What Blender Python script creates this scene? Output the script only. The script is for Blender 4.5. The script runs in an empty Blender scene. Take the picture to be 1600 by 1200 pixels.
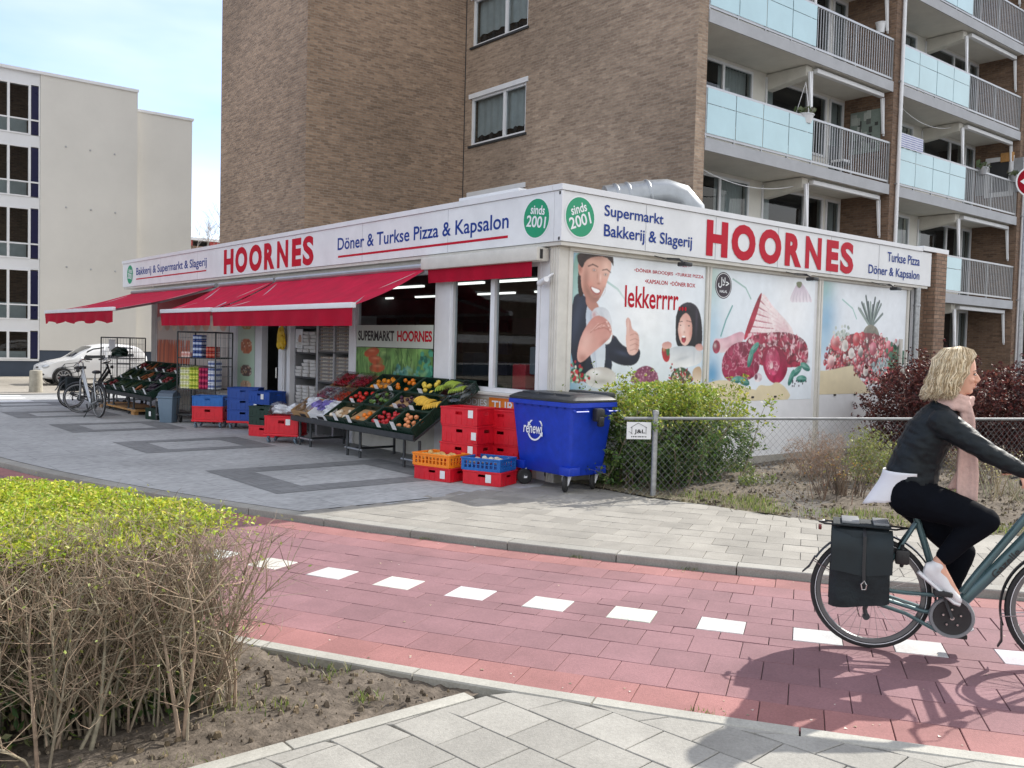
import bpy, bmesh, math, random
import numpy as np
from mathutils import Vector, Matrix
R = math.radians
random.seed(7); rng = np.random.default_rng(7)
sc = bpy.context.scene; COL = sc.collection
# ---------------------------------------------------------------- camera, sky, sun, exposure
CAMP = np.array([-7.8009, -8.5765, 1.75]); YAW, PIT, ROL, FPX = 0.881892, -0.041855, 0.025177, 1435.868
_F = np.array([math.cos(YAW)*math.cos(PIT), math.sin(YAW)*math.cos(PIT), math.sin(PIT)])
_R0 = np.array([math.sin(YAW), -math.cos(YAW), 0.0]); _U0 = np.cross(_R0, _F)
_R = _R0*math.cos(ROL)+_U0*math.sin(ROL); _U = -_R0*math.sin(ROL)+_U0*math.cos(ROL)
cam = bpy.data.cameras.new('camera'); camo = bpy.data.objects.new('camera', cam); COL.objects.link(camo)
cam.sensor_width = 36; cam.lens = FPX/1600*36; cam.clip_start = .05; cam.clip_end = 2000
camo.matrix_world = Matrix(((_R[0], _U[0], -_F[0], CAMP[0]), (_R[1], _U[1], -_F[1], CAMP[1]), (_R[2], _U[2], -_F[2], CAMP[2]), (0, 0, 0, 1)))
sc.camera = camo
SUN_EL, SUN_AZ = 38.0, 2.0        # azimuth counted from +X towards +Y
w = bpy.data.worlds.new('World'); sc.world = w; w.use_nodes = True
nt = w.node_tree; bg = nt.nodes['Background']; bg.inputs['Strength'].default_value = 0.15
sky = nt.nodes.new('ShaderNodeTexSky'); sky.sky_type = 'NISHITA'; sky.sun_disc = False
sky.sun_elevation = R(SUN_EL); sky.sun_rotation = R(90-SUN_AZ); sky.air_density = 1.0; sky.dust_density = .5; sky.ozone_density = 2.5
tc = nt.nodes.new('ShaderNodeTexCoord'); mp = nt.nodes.new('ShaderNodeMapping'); mp.inputs['Scale'].default_value = (1.2, 1.2, 4.5)
no = nt.nodes.new('ShaderNodeTexNoise'); no.inputs['Scale'].default_value = 1.6; no.inputs['Detail'].default_value = 5; no.inputs['Roughness'].default_value = .5
rp = nt.nodes.new('ShaderNodeValToRGB'); rp.color_ramp.elements[0].position = .40; rp.color_ramp.elements[1].position = .78
rp.color_ramp.elements[0].color = (.06, .06, .06, 1); rp.color_ramp.elements[1].color = (.6, .6, .6, 1)
mx = nt.nodes.new('ShaderNodeMix'); mx.data_type = 'RGBA'
mx.inputs[7].default_value = (5.3, 5.25, 5.1, 1)     # thin high cloud
L = nt.links.new
L(tc.outputs['Generated'], mp.inputs['Vector']); L(mp.outputs[0], no.inputs['Vector']); L(no.outputs['Fac'], rp.inputs[0]); 
sx = nt.nodes.new('ShaderNodeSeparateXYZ'); L(tc.outputs['Generated'], sx.inputs[0])      # extra high cloud added mostly out of view, to whiten the light in shade
cm = nt.nodes.new('ShaderNodeMapRange'); cm.inputs[1].default_value = .9; cm.inputs[2].default_value = -.6; cm.inputs[3].default_value = 0; cm.inputs[4].default_value = .62; L(sx.outputs[1], cm.inputs[0])
ad = nt.nodes.new('ShaderNodeMath'); ad.operation = 'ADD'; ad.use_clamp = True; L(rp.outputs[0], ad.inputs[0]); L(cm.outputs[0], ad.inputs[1]); L(ad.outputs[0], mx.inputs[0])
tn = nt.nodes.new('ShaderNodeMix'); tn.data_type = 'RGBA'; tn.blend_type = 'MULTIPLY'; tn.inputs[0].default_value = 1; tn.inputs[7].default_value = (.86, .84, .95, 1); L(sky.outputs[0], tn.inputs[6])
L(tn.outputs[2], mx.inputs[6]); L(mx.outputs[2], bg.inputs['Color'])
sl = bpy.data.lights.new('sun', 'SUN'); sl.energy = 3.3; sl.angle = R(.6); sl.color = (1, .95, .86)
so = bpy.data.objects.new('sun', sl); COL.objects.link(so)
_sd = Vector((math.cos(R(SUN_EL))*math.cos(R(SUN_AZ)), math.cos(R(SUN_EL))*math.sin(R(SUN_AZ)), math.sin(R(SUN_EL))))
so.rotation_euler = _sd.to_track_quat('Z', 'Y').to_euler(); so.location = (30, 5, 40)
vs = sc.view_settings; vs.view_transform = 'Standard'; vs.look = 'None'; vs.gamma = 1; vs.use_curve_mapping = False; vs.exposure = 1.02
# ---------------------------------------------------------------- measuring helpers (survey of the photo on real planes)
def _ray(x, y): return _F*FPX+_R*(x-800)-_U*(y-600)
def G(x, y, z=0.):
    d = _ray(x, y); return CAMP+(z-CAMP[2])/d[2]*d
def PX(x, y, X):
    d = _ray(x, y); return CAMP+(X-CAMP[0])/d[0]*d
def PY(x, y, Y):
    d = _ray(x, y); return CAMP+(Y-CAMP[1])/d[1]*d
def lin(c):
    if isinstance(c, str): c = [int(c[i:i+2], 16)/255 for i in (0, 2, 4)]
    return tuple((v/12.92 if v <= .04045 else ((v+.055)/1.055)**2.4) for v in c[:3])
# ---------------------------------------------------------------- materials
def nmat(name):
    m = bpy.data.materials.new(name); m.use_nodes = True; return m, m.node_tree, m.node_tree.nodes['Principled BSDF']
def mat(name, col, rough=.6, metal=0., var=.12, scale=6., bump=0., bscale=40., spec=.5, emit=0., trans=0., coat=0.):
    m, t, b = nmat(name)
    b.inputs['Roughness'].default_value = rough; b.inputs['Metallic'].default_value = metal; b.inputs['Specular IOR Level'].default_value = spec
    if coat: b.inputs['Coat Weight'].default_value = coat
    c = tuple(col)
    tcn = t.nodes.new('ShaderNodeTexCoord')
    if var:
        n = t.nodes.new('ShaderNodeTexNoise'); n.inputs['Scale'].default_value = scale; n.inputs['Detail'].default_value = 6; n.inputs['Roughness'].default_value = .65
        t.links.new(tcn.outputs['Object'], n.inputs['Vector'])
        r = t.nodes.new('ShaderNodeValToRGB'); r.color_ramp.elements[0].position = .3; r.color_ramp.elements[1].position = .7
        r.color_ramp.elements[0].color = tuple(v*(1-var) for v in c)+(1,); r.color_ramp.elements[1].color = tuple(min(1, v*(1+var)) for v in c)+(1,)
        t.links.new(n.outputs['Fac'], r.inputs[0]); t.links.new(r.outputs[0], b.inputs['Base Color'])
        ma = t.nodes.new('ShaderNodeMapRange'); ma.inputs[3].default_value = max(.03, rough-.08); ma.inputs[4].default_value = min(1, rough+.08)
        t.links.new(n.outputs['Fac'], ma.inputs[0]); t.links.new(ma.outputs[0], b.inputs['Roughness'])
    else: b.inputs['Base Color'].default_value = c+(1,)
    if bump:
        n2 = t.nodes.new('ShaderNodeTexNoise'); n2.inputs['Scale'].default_value = bscale; n2.inputs['Detail'].default_value = 4
        t.links.new(tcn.outputs['Object'], n2.inputs['Vector'])
        bp = t.nodes.new('ShaderNodeBump'); bp.inputs['Strength'].default_value = bump; bp.inputs['Distance'].default_value = .02
        t.links.new(n2.outputs['Fac'], bp.inputs['Height']); t.links.new(bp.outputs[0], b.inputs['Normal'])
    if emit: b.inputs['Emission Color'].default_value = c+(1,); b.inputs['Emission Strength'].default_value = emit
    if trans: b.inputs['Transmission Weight'].default_value = trans
    return m
def matc(name, rough=.7, var=.15, scale=30., bump=0., bscale=60., spec=.4, sss=False, dirt=0., dscale=.7, translu=0.):
    """colour from the mesh's own Col attribute, with fine noise"""
    m, t, b = nmat(name); b.inputs['Roughness'].default_value = rough; b.inputs['Specular IOR Level'].default_value = spec
    a = t.nodes.new('ShaderNodeAttribute'); a.attribute_name = 'Col'
    tcn = t.nodes.new('ShaderNodeTexCoord'); out = a.outputs['Color']
    def mul(sock, sc_, lo, hi, det=5):
        n = t.nodes.new('ShaderNodeTexNoise'); n.inputs['Scale'].default_value = sc_; n.inputs['Detail'].default_value = det; n.inputs['Roughness'].default_value = .65
        t.links.new(tcn.outputs['Object'], n.inputs['Vector'])
        mr = t.nodes.new('ShaderNodeMapRange'); mr.inputs[1].default_value = .3; mr.inputs[2].default_value = .7; mr.inputs[3].default_value = lo; mr.inputs[4].default_value = hi
        t.links.new(n.outputs['Fac'], mr.inputs[0])
        x = t.nodes.new('ShaderNodeMix'); x.data_type = 'RGBA'; x.blend_type = 'MULTIPLY'; x.inputs[0].default_value = 1
        t.links.new(sock, x.inputs[6]); t.links.new(mr.outputs[0], x.inputs[7]); return x.outputs[2]
    if var: out = mul(out, scale, 1-var, 1+var)
    if dirt: out = mul(out, dscale, 1-dirt, 1.05)
    t.links.new(out, b.inputs['Base Color'])
    if bump:
        n2 = t.nodes.new('ShaderNodeTexNoise'); n2.inputs['Scale'].default_value = bscale; n2.inputs['Detail'].default_value = 4
        t.links.new(tcn.outputs['Object'], n2.inputs['Vector'])
        bp = t.nodes.new('ShaderNodeBump'); bp.inputs['Strength'].default_value = bump; bp.inputs['Distance'].default_value = .01
        t.links.new(n2.outputs['Fac'], bp.inputs['Height']); t.links.new(bp.outputs[0], b.inputs['Normal'])
    if translu:
        tr = t.nodes.new('ShaderNodeBsdfTranslucent'); t.links.new(out, tr.inputs['Color'])
        ms = t.nodes.new('ShaderNodeMixShader'); ms.inputs[0].default_value = translu
        t.links.new(b.outputs[0], ms.inputs[1]); t.links.new(tr.outputs[0], ms.inputs[2]); t.links.new(ms.outputs[0], t.nodes['Material Output'].inputs['Surface'])
    return m
def mat_brick(name, c1, c2, mortar, bw=.22, bh=.066, ms=.008, dirt=.25, dscale=.25, var=.3, bump=.5):
    m, t, b = nmat(name); b.inputs['Roughness'].default_value = .85; b.inputs['Specular IOR Level'].default_value = .25
    uv = t.nodes.new('ShaderNodeUVMap'); uv.uv_map = 'UV'
    br = t.nodes.new('ShaderNodeTexBrick'); br.inputs['Scale'].default_value = 1; br.inputs['Brick Width'].default_value = bw; br.inputs['Row Height'].default_value = bh
    br.inputs['Mortar Size'].default_value = ms; br.inputs['Mortar Smooth'].default_value = .3; br.inputs['Bias'].default_value = 0
    br.inputs['Color1'].default_value = tuple(c1)+(1,); br.inputs['Color2'].default_value = tuple(c2)+(1,); br.inputs['Mortar'].default_value = tuple(mortar)+(1,)
    t.links.new(uv.outputs[0], br.inputs['Vector'])
    out = br.outputs['Color']
    # white noise per brick + broad weathering, streaks
    for sc_, lo, hi, st in ((dscale, 1-dirt, 1+dirt*.6, (1, 1, 1)), (2.5, 1-dirt*.5, 1+dirt*.4, (1, 3, 1)), (9, 1-var*.5, 1+var*.5, (1, 3, 1))):
        mp_ = t.nodes.new('ShaderNodeMapping'); mp_.inputs['Scale'].default_value = st; t.links.new(uv.outputs[0], mp_.inputs['Vector'])
        n = t.nodes.new('ShaderNodeTexNoise'); n.inputs['Scale'].default_value = sc_; n.inputs['Detail'].default_value = 4
        t.links.new(mp_.outputs[0], n.inputs['Vector'])
        mr = t.nodes.new('ShaderNodeMapRange'); mr.inputs[1].default_value = .3; mr.inputs[2].default_value = .7; mr.inputs[3].default_value = lo; mr.inputs[4].default_value = hi
        t.links.new(n.outputs['Fac'], mr.inputs[0])
        x = t.nodes.new('ShaderNodeMix'); x.data_type = 'RGBA'; x.blend_type = 'MULTIPLY'; x.inputs[0].default_value = 1
        t.links.new(out, x.inputs[6]); t.links.new(mr.outputs[0], x.inputs[7]); out = x.outputs[2]
    t.links.new(out, b.inputs['Base Color'])
    bp = t.nodes.new('ShaderNodeBump'); bp.inputs['Strength'].default_value = bump; bp.inputs['Distance'].default_value = .01; bp.invert = True
    t.links.new(br.outputs['Fac'], bp.inputs['Height']); t.links.new(bp.outputs[0], b.inputs['Normal'])
    return m
def mat_glass(name, tint=(.75, .82, .84), base=.05, rough=.02):
    m = bpy.data.materials.new(name); m.use_nodes = True; t = m.node_tree; t.nodes.clear()
    o = t.nodes.new('ShaderNodeOutputMaterial'); tr = t.nodes.new('ShaderNodeBsdfTransparent'); tr.inputs[0].default_value = tuple(tint)+(1,)
    gl = t.nodes.new('ShaderNodeBsdfGlossy'); gl.inputs['Roughness'].default_value = rough
    lf = t.nodes.new('ShaderNodeLayerWeight'); lf.inputs['Blend'].default_value = .5
    lw = t.nodes.new('ShaderNodeMath'); lw.operation = 'POWER'; lw.inputs[1].default_value = 4.0; t.links.new(lf.outputs['Facing'], lw.inputs[0])
    mr = t.nodes.new('ShaderNodeMapRange'); mr.inputs[3].default_value = base; mr.inputs[4].default_value = 1.0
    ms = t.nodes.new('ShaderNodeMixShader')
    t.links.new(lw.outputs[0], mr.inputs[0]); t.links.new(mr.outputs[0], ms.inputs[0]); t.links.new(tr.outputs[0], ms.inputs[1]); t.links.new(gl.outputs[0], ms.inputs[2]); t.links.new(ms.outputs[0], o.inputs[0])
    return m
# ---------------------------------------------------------------- mesh builder
class MB:
    def __init__(s): s.v = []; s.f = []; s.m = []; s.c = []; s.anyc = False
    def add(s, vs_, fs, m=0, c=None):
        o = len(s.v); s.v.extend([tuple(map(float, p)) for p in vs_])
        for f in fs: s.f.append(tuple(i+o for i in f)); s.m.append(m); s.c.append(c)
        if c is not None: s.anyc = True
    def box(s, a, b, m=0, c=None):
        x0, y0, z0 = [min(a[i], b[i]) for i in range(3)]; x1, y1, z1 = [max(a[i], b[i]) for i in range(3)]
        s.add([(x0, y0, z0), (x1, y0, z0), (x1, y1, z0), (x0, y1, z0), (x0, y0, z1), (x1, y0, z1), (x1, y1, z1), (x0, y1, z1)],
              [(0, 3, 2, 1), (4, 5, 6, 7), (0, 1, 5, 4), (1, 2, 6, 5), (2, 3, 7, 6), (3, 0, 4, 7)], m, c)
    def rbox(s, a, b, r=.01, m=0, c=None, seg=2, taper=None):
        bm = bmesh.new(); bmesh.ops.create_cube(bm, size=1)
        ce = [(a[i]+b[i])/2 for i in range(3)]; sz = [abs(a[i]-b[i]) for i in range(3)]
        for v in bm.verts:
            k = taper if (taper and v.co.z < 0) else 1.0
            v.co = Vector((ce[0]+v.co.x*sz[0]*k, ce[1]+v.co.y*sz[1]*k, ce[2]+v.co.z*sz[2]))
        bmesh.ops.bevel(bm, geom=list(bm.edges), offset=min(r, min(sz)*.45), segments=seg, affect='EDGES', profile=.6)
        s.bm(bm, m, c)
    def bm(s, bm, m=0, c=None):
        bm.verts.index_update(); s.add([v.co[:] for v in bm.verts], [[v.index for v in f.verts] for f in bm.faces], m, c); bm.free()
    def quad(s, p, m=0, c=None): s.add(p, [tuple(range(len(p)))], m, c)
    def bar(s, p, q, w, h=None, m=0, c=None, up=(0, 0, 1)):
        p = Vector(p); q = Vector(q); d = (q-p).normalized(); u = Vector(up)
        if abs(d.dot(u)) > .99: u = Vector((1, 0, 0))
        x = d.cross(u).normalized(); y = x.cross(d); h = h or w
        vs_ = [b+x*(sx*w/2)+y*(sy*h/2) for b in (p, q) for sx, sy in ((-1, -1), (1, -1), (1, 1), (-1, 1))]
        s.add(vs_, [(3, 2, 1, 0), (4, 5, 6, 7), (0, 1, 5, 4), (1, 2, 6, 5), (2, 3, 7, 6), (3, 0, 4, 7)], m, c)
    def tube(s, pts, r, n=8, m=0, c=None, cap=True, side=None, closed=False):
        """r: number, list of numbers or list of (a along side, b across)"""
        P = [Vector(p) for p in pts]; k = len(P)
        rs = r if isinstance(r, (list, tuple)) else [r]*k
        rs = [(q if isinstance(q, (tuple, list)) else (q, q)) for q in rs]
        T = []
        for i in range(k):
            a = P[(i-1) % k if closed else max(i-1, 0)]; b = P[(i+1) % k if closed else min(i+1, k-1)]
            d = (b-a); T.append(d.normalized() if d.length > 1e-9 else Vector((0, 0, 1)))
        if side is not None: X = Vector(side)
        else:
            X = Vector((0, 0, 1)) if abs(T[0].z) < .9 else Vector((1, 0, 0))
        vs_ = []; 
        for i in range(k):
            x = X-T[i]*X.dot(T[i])
            if x.length < 1e-6: x = T[i].orthogonal()
            x.normalize(); y = T[i].cross(x)
            if side is None: X = x
            for j in range(n):
                a = 2*math.pi*j/n; vs_.append(P[i]+x*(rs[i][0]*math.cos(a))+y*(rs[i][1]*math.sin(a)))
        fs = []
        for i in range(k if closed else k-1):
            i2 = (i+1) % k
            for j in range(n): fs.append((i*n+j, i*n+(j+1) % n, i2*n+(j+1) % n, i2*n+j))
        if cap and not closed: fs.append(tuple(range(n-1, -1, -1))); fs.append(tuple((k-1)*n+j for j in range(n)))
        s.add(vs_, fs, m, c)
    def lathe(s, prof, n=24, m=0, c=None, M=None, cap=True):
        """profile of (r, z) about local z, moved by matrix M"""
        vs_ = [Vector((r*math.cos(2*math.pi*j/n), r*math.sin(2*math.pi*j/n), z)) for r, z in prof for j in range(n)]
        if M is not None: vs_ = [M @ v for v in vs_]
        k = len(prof); fs = [(i*n+j, i*n+(j+1) % n, (i+1)*n+(j+1) % n, (i+1)*n+j) for i in range(k-1) for j in range(n)]
        if cap and prof[0][0] > 1e-4: fs.append(tuple(range(n-1, -1, -1)))
        if cap and prof[-1][0] > 1e-4: fs.append(tuple((k-1)*n+j for j in range(n)))
        s.add(vs_, fs, m, c)
    def ball(s, ce, r, n=12, m=0, c=None, M=None):
        r = r if isinstance(r, (tuple, list)) else (r, r, r); h = max(4, n//2)
        vs_ = [(0, 0, -1)]+[(math.sin(math.pi*i/h)*math.cos(2*math.pi*j/n), math.sin(math.pi*i/h)*math.sin(2*math.pi*j/n), -math.cos(math.pi*i/h)) for i in range(1, h) for j in range(n)]+[(0, 0, 1)]
        out = []
        for p in vs_:
            q = Vector((p[0]*r[0], p[1]*r[1], p[2]*r[2]))
            if M is not None: q = M @ q
            out.append(q+Vector(ce))
        e = len(vs_)-1; fs = [(0, 1+(j+1) % n, 1+j) for j in range(n)]
        for i in range(h-2):
            for j in range(n): a = 1+i*n; fs.append((a+j, a+(j+1) % n, a+n+(j+1) % n, a+n+j))
        a = 1+(h-2)*n; fs += [(a+j, a+(j+1) % n, e) for j in range(n)]
        s.add(out, fs, m, c)
    def prism(s, poly, d, m=0, c=None, caps=True):
        """poly: list of 3-D points (planar), d: extrusion vector"""
        n = len(poly); d = Vector(d); A = [Vector(p) for p in poly]; B = [p+d for p in A]
        fs = [(j, (j+1) % n, n+(j+1) % n, n+j) for j in range(n)]
        if caps: fs += [tuple(range(n-1, -1, -1)), tuple(range(n, 2*n))]
        s.add(A+B, fs, m, c)
    def xf(s, M):
        s.v = [tuple(M @ Vector(p)) for p in s.v]; return s
    def build(s, name, mats, parent=None, smooth=True, loc=None, rot=None, angle=35):
        me = bpy.data.meshes.new(name); me.from_pydata(s.v, [], s.f)
        for m in (mats if isinstance(mats, (list, tuple)) else [mats]): me.materials.append(m)
        me.polygons.foreach_set('material_index', s.m)
        # box-projected UV in metres
        uvl = me.uv_layers.new(name='UV'); nl = len(me.loops)
        vi = np.zeros(nl, int); me.loops.foreach_get('vertex_index', vi)
        co = np.array(s.v).reshape(-1, 3)[vi]
        nr = np.zeros(len(me.polygons)*3); me.polygons.foreach_get('normal', nr); nr = np.abs(nr.reshape(-1, 3))
        lt = np.zeros(len(me.polygons), int); me.polygons.foreach_get('loop_total', lt); ln = np.repeat(nr, lt, axis=0)
        uv = np.where((ln[:, 2] > .7)[:, None], co[:, :2], np.where((ln[:, 0] > ln[:, 1])[:, None], co[:, 1:3], co[:, [0, 2]]))
        uvl.data.foreach_set('uv', uv.astype(np.float32).ravel())
        if s.anyc:
            ca = me.color_attributes.new('Col', 'FLOAT_COLOR', 'CORNER')
            fc = np.array([(c if c is not None else (1, 1, 1))[:3] for c in s.c], float)
            lc = np.ones((nl, 4), np.float32); lc[:, :3] = np.repeat(fc, lt, axis=0); ca.data.foreach_set('color', lc.ravel())
        if smooth:
            me.polygons.foreach_set('use_smooth', np.ones(len(me.polygons), bool)); me.set_sharp_from_angle(angle=R(angle))
        o = bpy.data.objects.new(name, me); COL.objects.link(o)
        if parent: o.parent = parent
        if loc is not None: o.location = loc
        if rot is not None: o.rotation_euler = rot
        return o
def tag(o, label=None, cat=None, group=None, kind=None):
    if label: o['label'] = label
    if cat: o['category'] = cat
    if group: o['group'] = group
    if kind: o['kind'] = kind
    return o
def thing(name, label, cat, loc=(0, 0, 0), rot=(0, 0, 0), group=None):
    o = bpy.data.objects.new(name, None); COL.objects.link(o); o.location = loc; o.rotation_euler = rot; o.empty_display_size = .1
    return tag(o, label, cat, group)
def copy_tree(o, loc=None, rot=None, label=None, group=None, parent=None):
    c = o.copy(); COL.objects.link(c)
    if parent: c.parent = parent
    if loc is not None: c.location = loc
    if rot is not None: c.rotation_euler = rot
    if label: c['label'] = label
    if group: c['group'] = group
    for ch in list(o.children): copy_tree(ch, parent=c)
    return c
def fuse(mb, name, mats, parent=None, voxel=.01, smooth=4, col=None):
    """several overlapping volumes -> one continuous skin"""
    o = mb.build(name, mats, None)
    md = o.modifiers.new('r', 'REMESH'); md.mode = 'VOXEL'; md.voxel_size = voxel; md.use_smooth_shade = True
    if smooth:
        s_ = o.modifiers.new('s', 'SMOOTH'); s_.iterations = smooth; s_.factor = .5
    bpy.context.view_layer.update(); dg = bpy.context.evaluated_depsgraph_get()
    me = bpy.data.meshes.new_from_object(o.evaluated_get(dg)); old = o.data; o.modifiers.clear(); o.data = me; bpy.data.meshes.remove(old); me.name = name
    me.materials.clear()
    for m in (mats if isinstance(mats, (list, tuple)) else [mats]): me.materials.append(m)
    me.polygons.foreach_set('use_smooth', np.ones(len(me.polygons), bool))
    if parent: o.parent = parent
    return o
_tc = {}
def glyphs(body, bold=0.):
    k = (body, bold)
    if k not in _tc:
        cu = bpy.data.curves.new('t', 'FONT'); cu.body = body; cu.offset = bold; cu.resolution_u = 4
        ob = bpy.data.objects.new('t', cu); COL.objects.link(ob); bpy.context.view_layer.update()
        me = bpy.data.meshes.new_from_object(ob.evaluated_get(bpy.context.evaluated_depsgraph_get()))
        v = np.array([x.co[:2] for x in me.vertices]); f = [tuple(p.vertices) for p in me.polygons]
        bpy.data.objects.remove(ob); bpy.data.curves.remove(cu); bpy.data.meshes.remove(me); _tc[k] = (v, f)
    return _tc[k]
def put_text(mb, body, box, plane, d=.003, bold=0., m=0, rot=0., c=None, shear=0.):
    """ink of body fitted into box (s0, z0, s1, z1) of a plane"""
    v, f = glyphs(body, bold); lo = v.min(0); hi = v.max(0); s0, z0, s1, z1 = box
    u = (v-lo)/(hi-lo); q = np.stack([s0+u[:, 0]*(s1-s0)+shear*(u[:, 1])*(z1-z0), z0+u[:, 1]*(z1-z0)], 1)
    if rot:
        ce = np.array([(s0+s1)/2, (z0+z1)/2]); a = R(rot); M = np.array([[math.cos(a), -math.sin(a)], [math.sin(a), math.cos(a)]]); q = (q-ce) @ M.T+ce
    mb.add([plane(p[0], p[1], d) for p in q], f, m, c)
def plR(Y0): return lambda s, z, d: (s, Y0-d, z)          # facing -Y, s runs along +X
def plL(X0): return lambda s, z, d: (X0-d, -s, z)         # facing -X, s runs along -Y
def disc(mb, ce, r, plane, d=.003, m=0, n=32, c=None):
    r = r if isinstance(r, tuple) else (r, r)
    mb.add([plane(ce[0]+r[0]*math.cos(2*math.pi*i/n), ce[1]+r[1]*math.sin(2*math.pi*i/n), d) for i in range(n)], [tuple(range(n))], m, c)
def rect(mb, box, plane, d=.003, m=0, c=None):
    s0, z0, s1, z1 = box; mb.add([plane(s0, z0, d), plane(s1, z0, d), plane(s1, z1, d), plane(s0, z1, d)], [(0, 1, 2, 3)], m, c)
# ---------------------------------------------------------------- printed posters: a fine coloured mesh (its own print, not light)
class Print:
    def __init__(s, box, step, to2d, bg='ffffff'):
        s.box = box; s.to = to2d; s0, z0, s1, z1 = box
        s.nx = max(2, int((s1-s0)/step)); s.nz = max(2, int((z1-z0)/step)); k = 2
        s.W, s.H = s.nx*k, s.nz*k
        s.X, s.Z = np.meshgrid(s0+(np.arange(s.W)+.5)/s.W*(s1-s0), z0+(np.arange(s.H)+.5)/s.H*(z1-z0))
        s.a = np.ones((s.H, s.W, 3))*np.array(lin(bg)); s.last = None
    def pt(s, p): return s.to(p)
    def mask(s, pts, raw=False):
        P = np.array(pts if raw else [s.to(p) for p in pts]); m = np.zeros((s.H, s.W), bool); n = len(P)
        for i in range(n):
            (x1, y1), (x2, y2) = P[i], P[(i+1) % n]
            if y1 == y2: continue
            c = (s.Z > min(y1, y2)) & (s.Z <= max(y1, y2)) & (s.X < x1+(s.Z-y1)*(x2-x1)/(y2-y1)); m ^= c
        return m
    def smooth_pts(s, pts, it=2):
        P = np.array(pts, float)
        for _ in range(it):
            Q = np.roll(P, -1, 0); P = np.stack([.75*P+.25*Q, .25*P+.75*Q], 1).reshape(-1, 2)
        return P.tolist()
    def fill(s, m, c, c2=None, ang=90, noise=0., nsc=6, al=1.):
        if not m.any(): return
        c = np.array(lin(c)); col = np.ones((s.H, s.W, 3))*c
        if c2 is not None:
            a = R(ang); t = s.X*math.cos(a)+s.Z*math.sin(a); lo, hi = t[m].min(), t[m].max(); t = np.clip((t-lo)/(hi-lo+1e-9), 0, 1)[..., None]
            col = c*(1-t)+np.array(lin(c2))*t
        if noise: col = col*(1+noise*s.noise(nsc))[..., None]
        s.a[m] = (s.a*(1-al)+np.clip(col, 0, 1)*al)[m]; s.last = m
    def poly(s, pts, c, c2=None, smooth=2, **k):
        s.fill(s.mask(s.smooth_pts(pts, smooth) if smooth else pts), c, c2, **k)
    def ell(s, p, rx, rz, c, c2=None, rot=0, **k):
        x, z = s.to(p); a = R(rot); dx, dz = s.X-x, s.Z-z
        u = dx*math.cos(a)+dz*math.sin(a); v = -dx*math.sin(a)+dz*math.cos(a); s.fill((u/rx)**2+(v/rz)**2 < 1, c, c2, **k)
    def line(s, pts, wd, c, al=1.):
        P = [np.array(s.to(p)) for p in pts]
        for a, b in zip(P, P[1:]):
            d = b-a; L2 = d @ d+1e-12; t = np.clip(((s.X-a[0])*d[0]+(s.Z-a[1])*d[1])/L2, 0, 1)
            s.fill(np.hypot(s.X-a[0]-t*d[0], s.Z-a[1]-t*d[1]) < wd/2, c, al=al)
    def soft(s, p, rx, rz, c, al=.5, rot=0, clip=None):
        x, z = s.to(p); a = R(rot); dx, dz = s.X-x, s.Z-z; u = dx*math.cos(a)+dz*math.sin(a); v = -dx*math.sin(a)+dz*math.cos(a)
        g = al*np.exp(-((u/rx)**2+(v/rz)**2)*1.5)
        if clip is not None: g = g*clip
        s.a = s.a*(1-g[..., None])+np.array(lin(c))*g[..., None]
    def marble(s, m, c, sc_, th, al=.8):
        n = np.abs(s.noise(sc_)); g = np.clip((th-n)/th, 0, 1)**.7*al*m; s.a = s.a*(1-g[..., None])+np.array(lin(c))*g[..., None]
    def finish(s, blur=1, grain=.03):
        for _ in range(blur):
            a = np.pad(s.a, ((1, 1), (1, 1), (0, 0)), 'edge'); s.a = (a[:-2, 1:-1]+a[2:, 1:-1]+a[1:-1, :-2]+a[1:-1, 2:]+2*a[1:-1, 1:-1])/6
        s.a = np.clip(s.a*(1+grain*s.noise(10))[..., None], 0, 1)
    def noise(s, sc_):
        out = np.zeros((s.H, s.W)); amp = 1
        for k in range(3):
            g = rng.normal(size=(max(3, int((s.box[3]-s.box[1])*sc_))+2, max(3, int((s.box[2]-s.box[0])*sc_))+2))
            yy = np.linspace(0, g.shape[0]-1.001, s.H); xx = np.linspace(0, g.shape[1]-1.001, s.W); y0 = yy.astype(int); x0 = xx.astype(int); fy = (yy-y0)[:, None]; fx = (xx-x0)[None]
            out += amp*((g[y0][:, x0]*(1-fx)+g[y0][:, x0+1]*fx)*(1-fy)+(g[y0+1][:, x0]*(1-fx)+g[y0+1][:, x0+1]*fx)*fy); amp *= .5; sc_ *= 2
        return out*.5
    def build(s, name, plane, mt, parent=None, d=.004, label=None):
        a = s.a.reshape(s.nz, 2, s.nx, 2, 3).mean((1, 3)); s0, z0, s1, z1 = s.box
        xs = np.linspace(s0, s1, s.nx+1); zs = np.linspace(z0, z1, s.nz+1)
        vs_ = [plane(x, z, d) for z in zs for x in xs]; N = s.nx+1
        fs = [(j*N+i, j*N+i+1, (j+1)*N+i+1, (j+1)*N+i) for j in range(s.nz) for i in range(s.nx)]
        me = bpy.data.meshes.new(name); me.from_pydata(vs_, [], fs); me.materials.append(mt)
        ca = me.color_attributes.new('Col', 'FLOAT_COLOR', 'CORNER')
        lc = np.ones((len(fs), 4, 4), np.float32); lc[:, :, :3] = a.reshape(-1, 3)[:, None, :]; ca.data.foreach_set('color', lc.ravel())
        o = bpy.data.objects.new(name, me); COL.objects.link(o)
        if parent: o.parent = parent
        return o
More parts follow.
